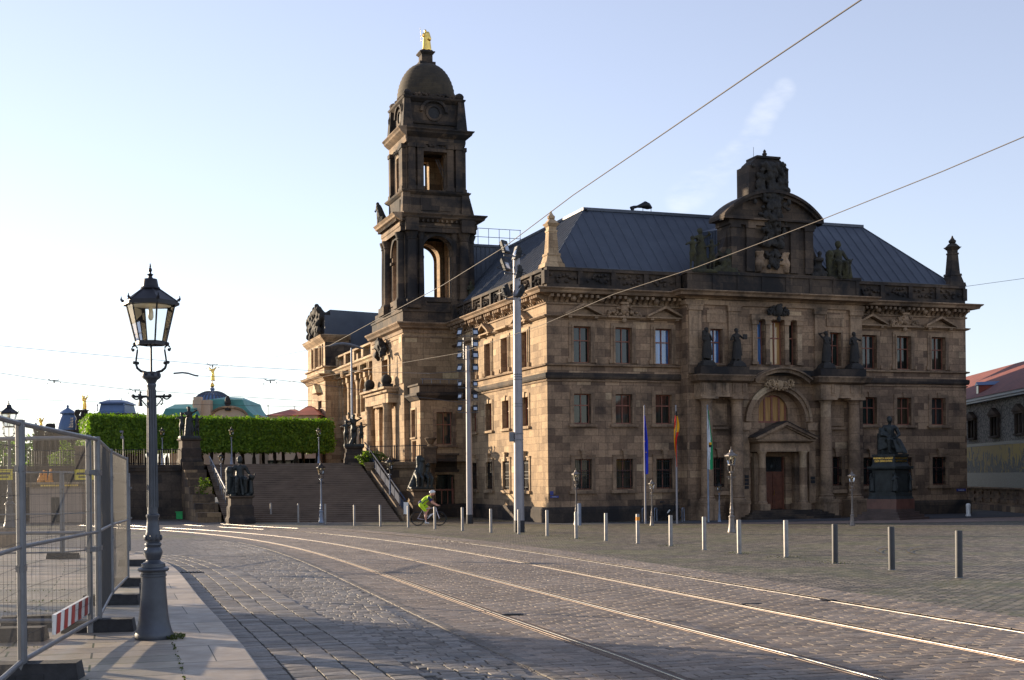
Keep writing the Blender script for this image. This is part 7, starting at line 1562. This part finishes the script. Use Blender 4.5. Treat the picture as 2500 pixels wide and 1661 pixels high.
def bparts():
    J = dict(hip=(.20, 0, 1.04), chest=(.55, 0, 1.36), neck=(.64, 0, 1.46), head=(.75, 0, 1.57))
    b = MB()
    def c(a, b_, r0, r1, n=12): b.cap(a, b_, r0, r1, n)
    c((.20, 0, 1.06), (.40, 0, 1.27), .135, .135); c((.40, 0, 1.27), (.56, 0, 1.37), .135, .12); c((.57, -.12, 1.38), (.57, .12, 1.38), .075, .075); c((.58, 0, 1.42), (.70, 0, 1.52), .055, .05)
    b.ball((.745, 0, 1.585), (.105, .078, .12), 14); b.ball((.79, 0, 1.545), (.06, .055, .07), 10); b.cap((.845, 0, 1.575), (.865, 0, 1.555), .014, .014, 6); b.ball((.84, 0, 1.525), (.018, .028, .010), 6)
    for s in (-1, 1): b.ball((.735, s*.08, 1.565), (.022, .012, .032), 6); b.ball((.835, s*.032, 1.595), (.010, .013, .008), 6)
    for s in (-1, 1):
        c((.58, s*.17, 1.37), (.74, s*.2, 1.13), .055, .045); c((.74, s*.2, 1.13), (.98, s*.2, .99), .042, .027)
        b.ball((1.02, s*.2, .985), (.045, .034, .02), 8)          # palm on the hood
        for k in range(4): y = s*.2+(k-1.5)*.017; b.cap((1.05, y, .985), (1.085-.004*abs(k-1.5), y, .97), .009, .008, 6); b.cap((1.085, y, .97), (1.08, y, .945-.003*k), .008, .007, 6)
        b.cap((1.0, s*.2-s*.035, .98), (1.05, s*.2-s*.045, .96), .010, .008, 6)
    # near leg down, far leg up
    c((.20, -.09, 1.0), (.44, -.10, .66), .095, .062); c((.44, -.10, .66), (.40, -.10, .42), .058, .062); c((.40, -.10, .42), (.42, -.10, .19), .055, .036); c((.42, -.10, .15), (.53, -.10, .145), .035, .026)
    c((.20, .09, 1.02), (.56, .10, .88), .095, .062); c((.56, .10, .88), (.42, .10, .66), .058, .06); c((.42, .10, .66), (.32, .10, .50), .052, .036); c((.32, .10, .49), (.43, .10, .475), .035, .026)
    return b
pr = empty('person', bk.location, 0, 'cyclist in yellow green and blue kit with a white helmet riding past the stairs', 'person'); pr.rotation_euler = bk.rotation_euler
place('body', remeshed(bparts(), .011, 2), M['skin'], pr)
b = MB(); b.cap((.24, 0, 1.10), (.40, 0, 1.27), .148, .148, 14); b.cap((.40, 0, 1.27), (.56, 0, 1.37), .148, .134, 14); b.cap((.57, -.12, 1.38), (.57, .12, 1.38), .088, .088, 12)
M['jy'] = plain('yellow_green_jersey', (.50,.72,.02), .7, 0, .1, 10); M['jn'] = plain('navy_cloth', (.015,.015,.10), .75, 0, .2, 10)
j = place('jersey', remeshed(b, .014, 2), M['jy'], pr)
b = MB()
for s in (-1, 1): b.cap((.585, s*.165, 1.375), (.675, s*.188, 1.225), .074, .062, 12)
place('sleeves', remeshed(b, .012, 1), M['jn'], pr)
b = MB(); b.cap((.16, 0, 1.1), (.24, 0, 1.13), .135, .145, 12); 
for s in (-.150, .150): b.tube([(.22, s, 1.06), (.4, s*.98, 1.24), (.58, s*.7, 1.30)], .022, 6)
place('jersey_side_panels', remeshed(b, .012, 1), M['jn'], pr)
b = MB(); b.cap((.20, -.05, 1.03), (.20, .05, 1.03), .142, .142, 12); b.cap((.20, -.09, 1.0), (.40, -.10, .74), .108, .082, 12); b.cap((.20, .09, 1.02), (.46, .10, .92), .108, .085, 12); place('shorts', remeshed(b, .012, 2), M['jy'], pr)
b = MB(); b.ball((.74, 0, 1.655), (.15, .095, .085), 16); b.ball((.70, 0, 1.63), (.12, .09, .08), 12); h_ = place('helmet', remeshed(b, .012, 1), M['white'], pr)
b = MB()
for k in (-1, 0, 1): b.tube([(.62, k*.05, 1.69), (.74, k*.055, 1.735-.012*abs(k)), (.86, k*.04, 1.69)], .011, 5)
b.build('helmet_vents', M['jn'], h_)
b = MB(); b.cap((.40, -.10, .145), (.55, -.10, .135), .044, .032, 8); b.cap((.30, .10, .475), (.45, .10, .465), .044, .032, 8); place('shoes', remeshed(b, .01, 1), M['white'], pr)
b = MB(); b.cap((.408, -.10, .28), (.415, -.10, .20), .043, .041, 8); place('socks', remeshed(b, .01, 1), M['white'], pr)
pk = bicycle('parked_bicycle', (M['iron'], M['black']), 'dark bicycle leaning at the palace wall, left one of two'); pk.location = Vector(G(1527, 1272)); pk.rotation_euler = (R(6), 0, TH)
pk2 = copy_tree(pk); pk2.location = Vector(G(1606, 1272)); pk2['label'] = 'dark bicycle leaning at the palace wall, right one near the middle flagpole'; pk['group'] = pk2['group'] = 'bicycles parked at the palace wall'
for u, lb in ((1571, 'thin grey bicycle hoop beside the leftmost flagpole'), (1601, 'thin grey bicycle hoop between the two parked bicycles'), (1668, 'thin grey bicycle hoop right of the parked bicycles')):
    m = MB(); m.tube([(-.25, 0, 0), (-.25, 0, .62), (-.2, 0, .7), (.2, 0, .7), (.25, 0, .62), (.25, 0, 0)], .022, 6); o = m.build('bicycle_stand', M['poleblue']); o.location = G(u, 1274); o.rotation_euler.z = R(70); tag(o, lb, 'bicycle stand', 'bicycle stands at the palace wall')
# ================================================================ construction fence
def fence_panel(label, a, b, h=2.0, clamp=True):
    a, b = Vector((*a, 0)), Vector((*b, 0)); L = (b-a).length; r_ = empty('mesh_fence', (a.x, a.y, gz(a.y)+.13), math.atan2(b.y-a.y, b.x-a.x), label, 'fence panel', 'construction fence panels'); dz = gz(b.y)-gz(a.y); sl_ = dz/L
    Z = lambda x, z: z+sl_*x
    for x in (.035, L-.035): m = MB(); m.tube([(x, 0, Z(x, .02)), (x, 0, Z(x, h))], .030, 10); m.build('fence_post', M['galv'], r_, 50)
    for z in (.14, 1.02, h-.03): m = MB(); m.tube([(.03, 0, Z(0, z)), (L-.03, 0, Z(L, z))], .021 if z != 1.02 else .017, 8); m.build('horizontal_tube', M['galv'], r_, 50)
    m = MB(); n_ = int(L/.042)
    for i in range(1, n_): x = L*i/n_; m.tube([(x, 0, Z(x, .14)), (x, 0, Z(x, h-.03))], 0.0013, 3)
    for i in range(1, 10): z = .14+(h-.17)*i/10; m.tube([(.03, .004, Z(0, z)), (L-.03, .004, Z(L, z))], .0017, 3)
    m.build('wire_mesh', M['galv_d'], r_)
    if clamp: m = MB();  [m.box(L-.06, L+.05, -.035, .035, Z(L, z)-.02, Z(L, z)+.03) or m.ball((L, -.045, Z(L, z)), .016, 7) for z in (.85, 1.62)]; m.build('clamp', M['galv'], r_)
    return r_
def foot(label, x, y, rz):
    m = MB(); m.frus(0, 0, 0, .13, .36, .12, .34, .10); m.box(-.1, .1, -.13, .13, .0, .05); o = m.build('ballast_block', M['rubber']); o.location = (x, y, gz(y)+.122); o.rotation_euler.z = rz; tag(o, label, 'fence foot', 'black blocks under the construction fence')
FPS = [(-3.05, 6.7), (-3.79, 10.1), (-4.27, 13.5), (-5.18, 16.9), (-6.0, 20.4)]
fl_ = ['nearest fence panel, cut off by the lower left corner', 'second fence panel with the red and white board', 'third fence panel just left of the nearest lamp post', 'farthest fence panel of the near row, seen edge on']
for a, b, lb in zip(FPS, FPS[1:], fl_): fence_panel('galvanised mesh '+lb, a, b)
fence_panel('galvanised mesh fence panel facing the viewer, turned square to the near row', (-7.7, 13.4), (-4.2, 13.1)); fence_panel('galvanised mesh fence panel facing the viewer at the left edge', (-11.2, 13.9), (-7.75, 13.42))
FB = [(-17.2, 28.6), (-13.75, 29.3), (-10.3, 30.0), (-9.75, 33.4)]
for a, b, lb in zip(FB, FB[1:], ('leftmost far fence panel with a yellow sign', 'middle far fence panel beside the yellow sign', 'rightmost far fence panel in front of the tan pavilion')): fence_panel('galvanised mesh '+lb, a, b)
for (x, y, rz_), lb in zip([(-4.27, 13.5, .15), (-5.18, 16.9, .1), (-6.0, 20.4, .05), (-3.72, 10.15, .1), (-5.1, 14.0, .3), (-10.3, 30.0, R(10)), (-4.9, 12.7, R(5)), (-13.75, 29.3, R(10)), (-7.6, 26.5, .1)],
    ['black block under the post left of the nearest lamp', 'black block, second behind the nearest lamp along the fence', 'black block at the far end of the near fence row', 'black block at the lower left corner', 'black block under the square panel', 'black block under the far fence middle post', 'long black block inside the fence by the striped board', 'black block under the far fence left post', 'farthest black block beyond the near fence row']): foot(lb, x, y, rz_)
# striped board
a, b = Vector((-3.95, 11.25, .42)), Vector((-4.25, 13.1, .40)); L = (b-a).length; rt = empty('warning_board', a, math.atan2(b.y-a.y, b.x-a.x), 'red and white striped warning board leaning on the fence', 'warning board')
m = MB(); m.box(0, L, -.015, .015, -.085, .085)
N0_ = len(m.f)
for i in range(5): x = L*(i+.05)/5; m.add([(x, -.018, -.084), (x+L/10, -.018, -.084), (x+L/10+.06, -.018, .084), (x+.06, -.018, .084)] if x+L/10+.06 < L else [(x, -.018, -.084), (x+L/10, -.018, -.084), (x+L/10, -.018, .084), (x+.04, -.018, .084)], [(0,1,2,3)]); m.add([(x, .018, -.084), (x+L/10, .018, -.084), (x+L/10, .018, .084), (x+.04, .018, .084)], [(3,2,1,0)])
m.m = [0]*N0_+[1]*(len(m.f)-N0_); m.build('striped_board', [M['white'], M['red']], rt)
for u, lb, y in ((210, 'yellow notice board on the far fence right of its post', 30.3), (7, 'yellow notice board on the far fence at the left edge', 29.2)):
    p = at(u, 1159, y); m = MB(); m.box(-.24, .24, -.02, .0, -.12, .12); o = m.build('yellow_sign', M['yellow']); o.location = (p.x, p.y-.05, p.z); tag(o, lb, 'sign'); m = MB(); m.box(-.19, .19, -.025, -.02, .0, .05); m.box(-.15, .15, -.025, -.02, -.07, -.04); m.build('printed_bars', M['black'], o)
# ================================================================ overhead wires
def wire(label, pts, r, mat='wire_d', grp='thin span wires'):
    m = MB(); m.tube(pts, r, 5); o = m.build('overhead_wire', M[mat]); tag(o, label, 'wire', grp); return o
def zpt(u, v, z):
    rx, rz = aray(u, v); y = (z-EYE)/rz; return Vector((rx*y, y, z))
ZC = 5.55
w1 = [zpt(u, v, ZC) for u, v in ((2420, -215), (2102, 0), (1850, 169), (1600, 340), (1400, 476), (1229, 605))]+[zpt(u, v, 5.4) for u, v in ((1080, 697), (980, 750), (911, 786), (806, 843))]+[at(u, v, y) for u, v, y in ((640, 878, 62), (500, 905, 70), (240, 925, 84), (0, 941, 96), (-300, 955, 110))]
w1 = [w1[0]+(w1[0]-w1[1])*k for k in (12, 5)]+w1
wire('thick copper coloured tram wire crossing the sky above the tower roof', w1, .0072, 'wire', 'tram contact wires')
w2 = [zpt(u, v, ZC) for u, v in ((2800, 200), (2500, 334), (2300, 419), (2002, 538), (1700, 653), (1500, 718), (1325, 793), (1123, 862))]+[at(u, v, y) for u, v, y in ((900, 900, 52), (741, 928, 60), (660, 938, 66), (450, 952, 76), (200, 963, 90), (0, 971, 100), (-300, 978, 115))]
w2 = [w2[0]+(w2[0]-w2[1])*k for k in (8, 3)]+w2
wire('thick copper coloured tram wire passing below the roof sculptures', w2, .0072, 'wire', 'tram contact wires')
def thin(label, *pts): return wire(label, [at(u, v, y) for u, v, y in pts], .011)
thin('thin span wire dropping from the left edge to the far pavilion', (-100, 836, 60), (0, 844.5, 60), (300, 872, 62), (517, 891, 64), (760, 905, 66), (1050, 912, 60), (1143, 905, 62))
thin('thin span wire below the left lamp head', (-60, 905, 55), (0, 911, 55), (133, 931, 56), (330, 953, 58), (400, 957, 60), (700, 976, 66), (800, 981, 70))
thin('thin lower span wire reaching the palace at right of the tower', (-60, 973, 70), (0, 974, 70), (400, 986, 72), (800, 995, 76))
thin('thin span wire between the curved bracket and the pavilion', (483, 918, 62), (640, 924, 64), (755, 936, 66), (1143, 985, 64))
thin('thin wire running right from the roof corner obelisk to the picture edge', (2355, 700, 70), (2500, 680, 66), (2700, 655, 60))
def pulloff(label, u, v, y, s=1):
    p = at(u, v, y); k = y/3198; m = MB(); m.tube([(-14*k*s, 0, 5*k), (-6*k*s, 0, 1*k), (0, 0, 2*k), (10*k*s, 0, 1.5*k), (12*k*s, 0, 4*k)], 1.1*k, 5); m.tube([(0, 0, 2*k), (0, 0, -4*k)], 1.4*k, 5); m.ball((0, 0, -3*k), 2*k, 6); m.ball((-16*k, 0, -6*k), 1.4*k, 6); m.ball((15*k, 0, -4*k), 1.4*k, 6)
    o = m.build('wire_pulloff', M['iron']); o.location = p; tag(o, label, 'wire clamp', 'clamps on the tram wires')
pulloff('dark wire clamp above the gilded angel', 519, 893, 64); pulloff('dark wire clamp left of the far pavilion', 660, 931, 66); pulloff('dark wire clamp above the leftmost gilded statue', 132, 931, 84); pulloff('dark wire clamp just left of the nearest lamp post', 330, 954, 76)
m = MB(); m.tube([at(424, 912, 62), at(445, 910, 62), at(460, 912, 62), at(476, 917, 62), at(484, 918, 62)], .045, 6); o = m.build('curved_bracket', M['galv']); tag(o, 'curved wire bracket in the sky right of the nearest lamp', 'bracket')
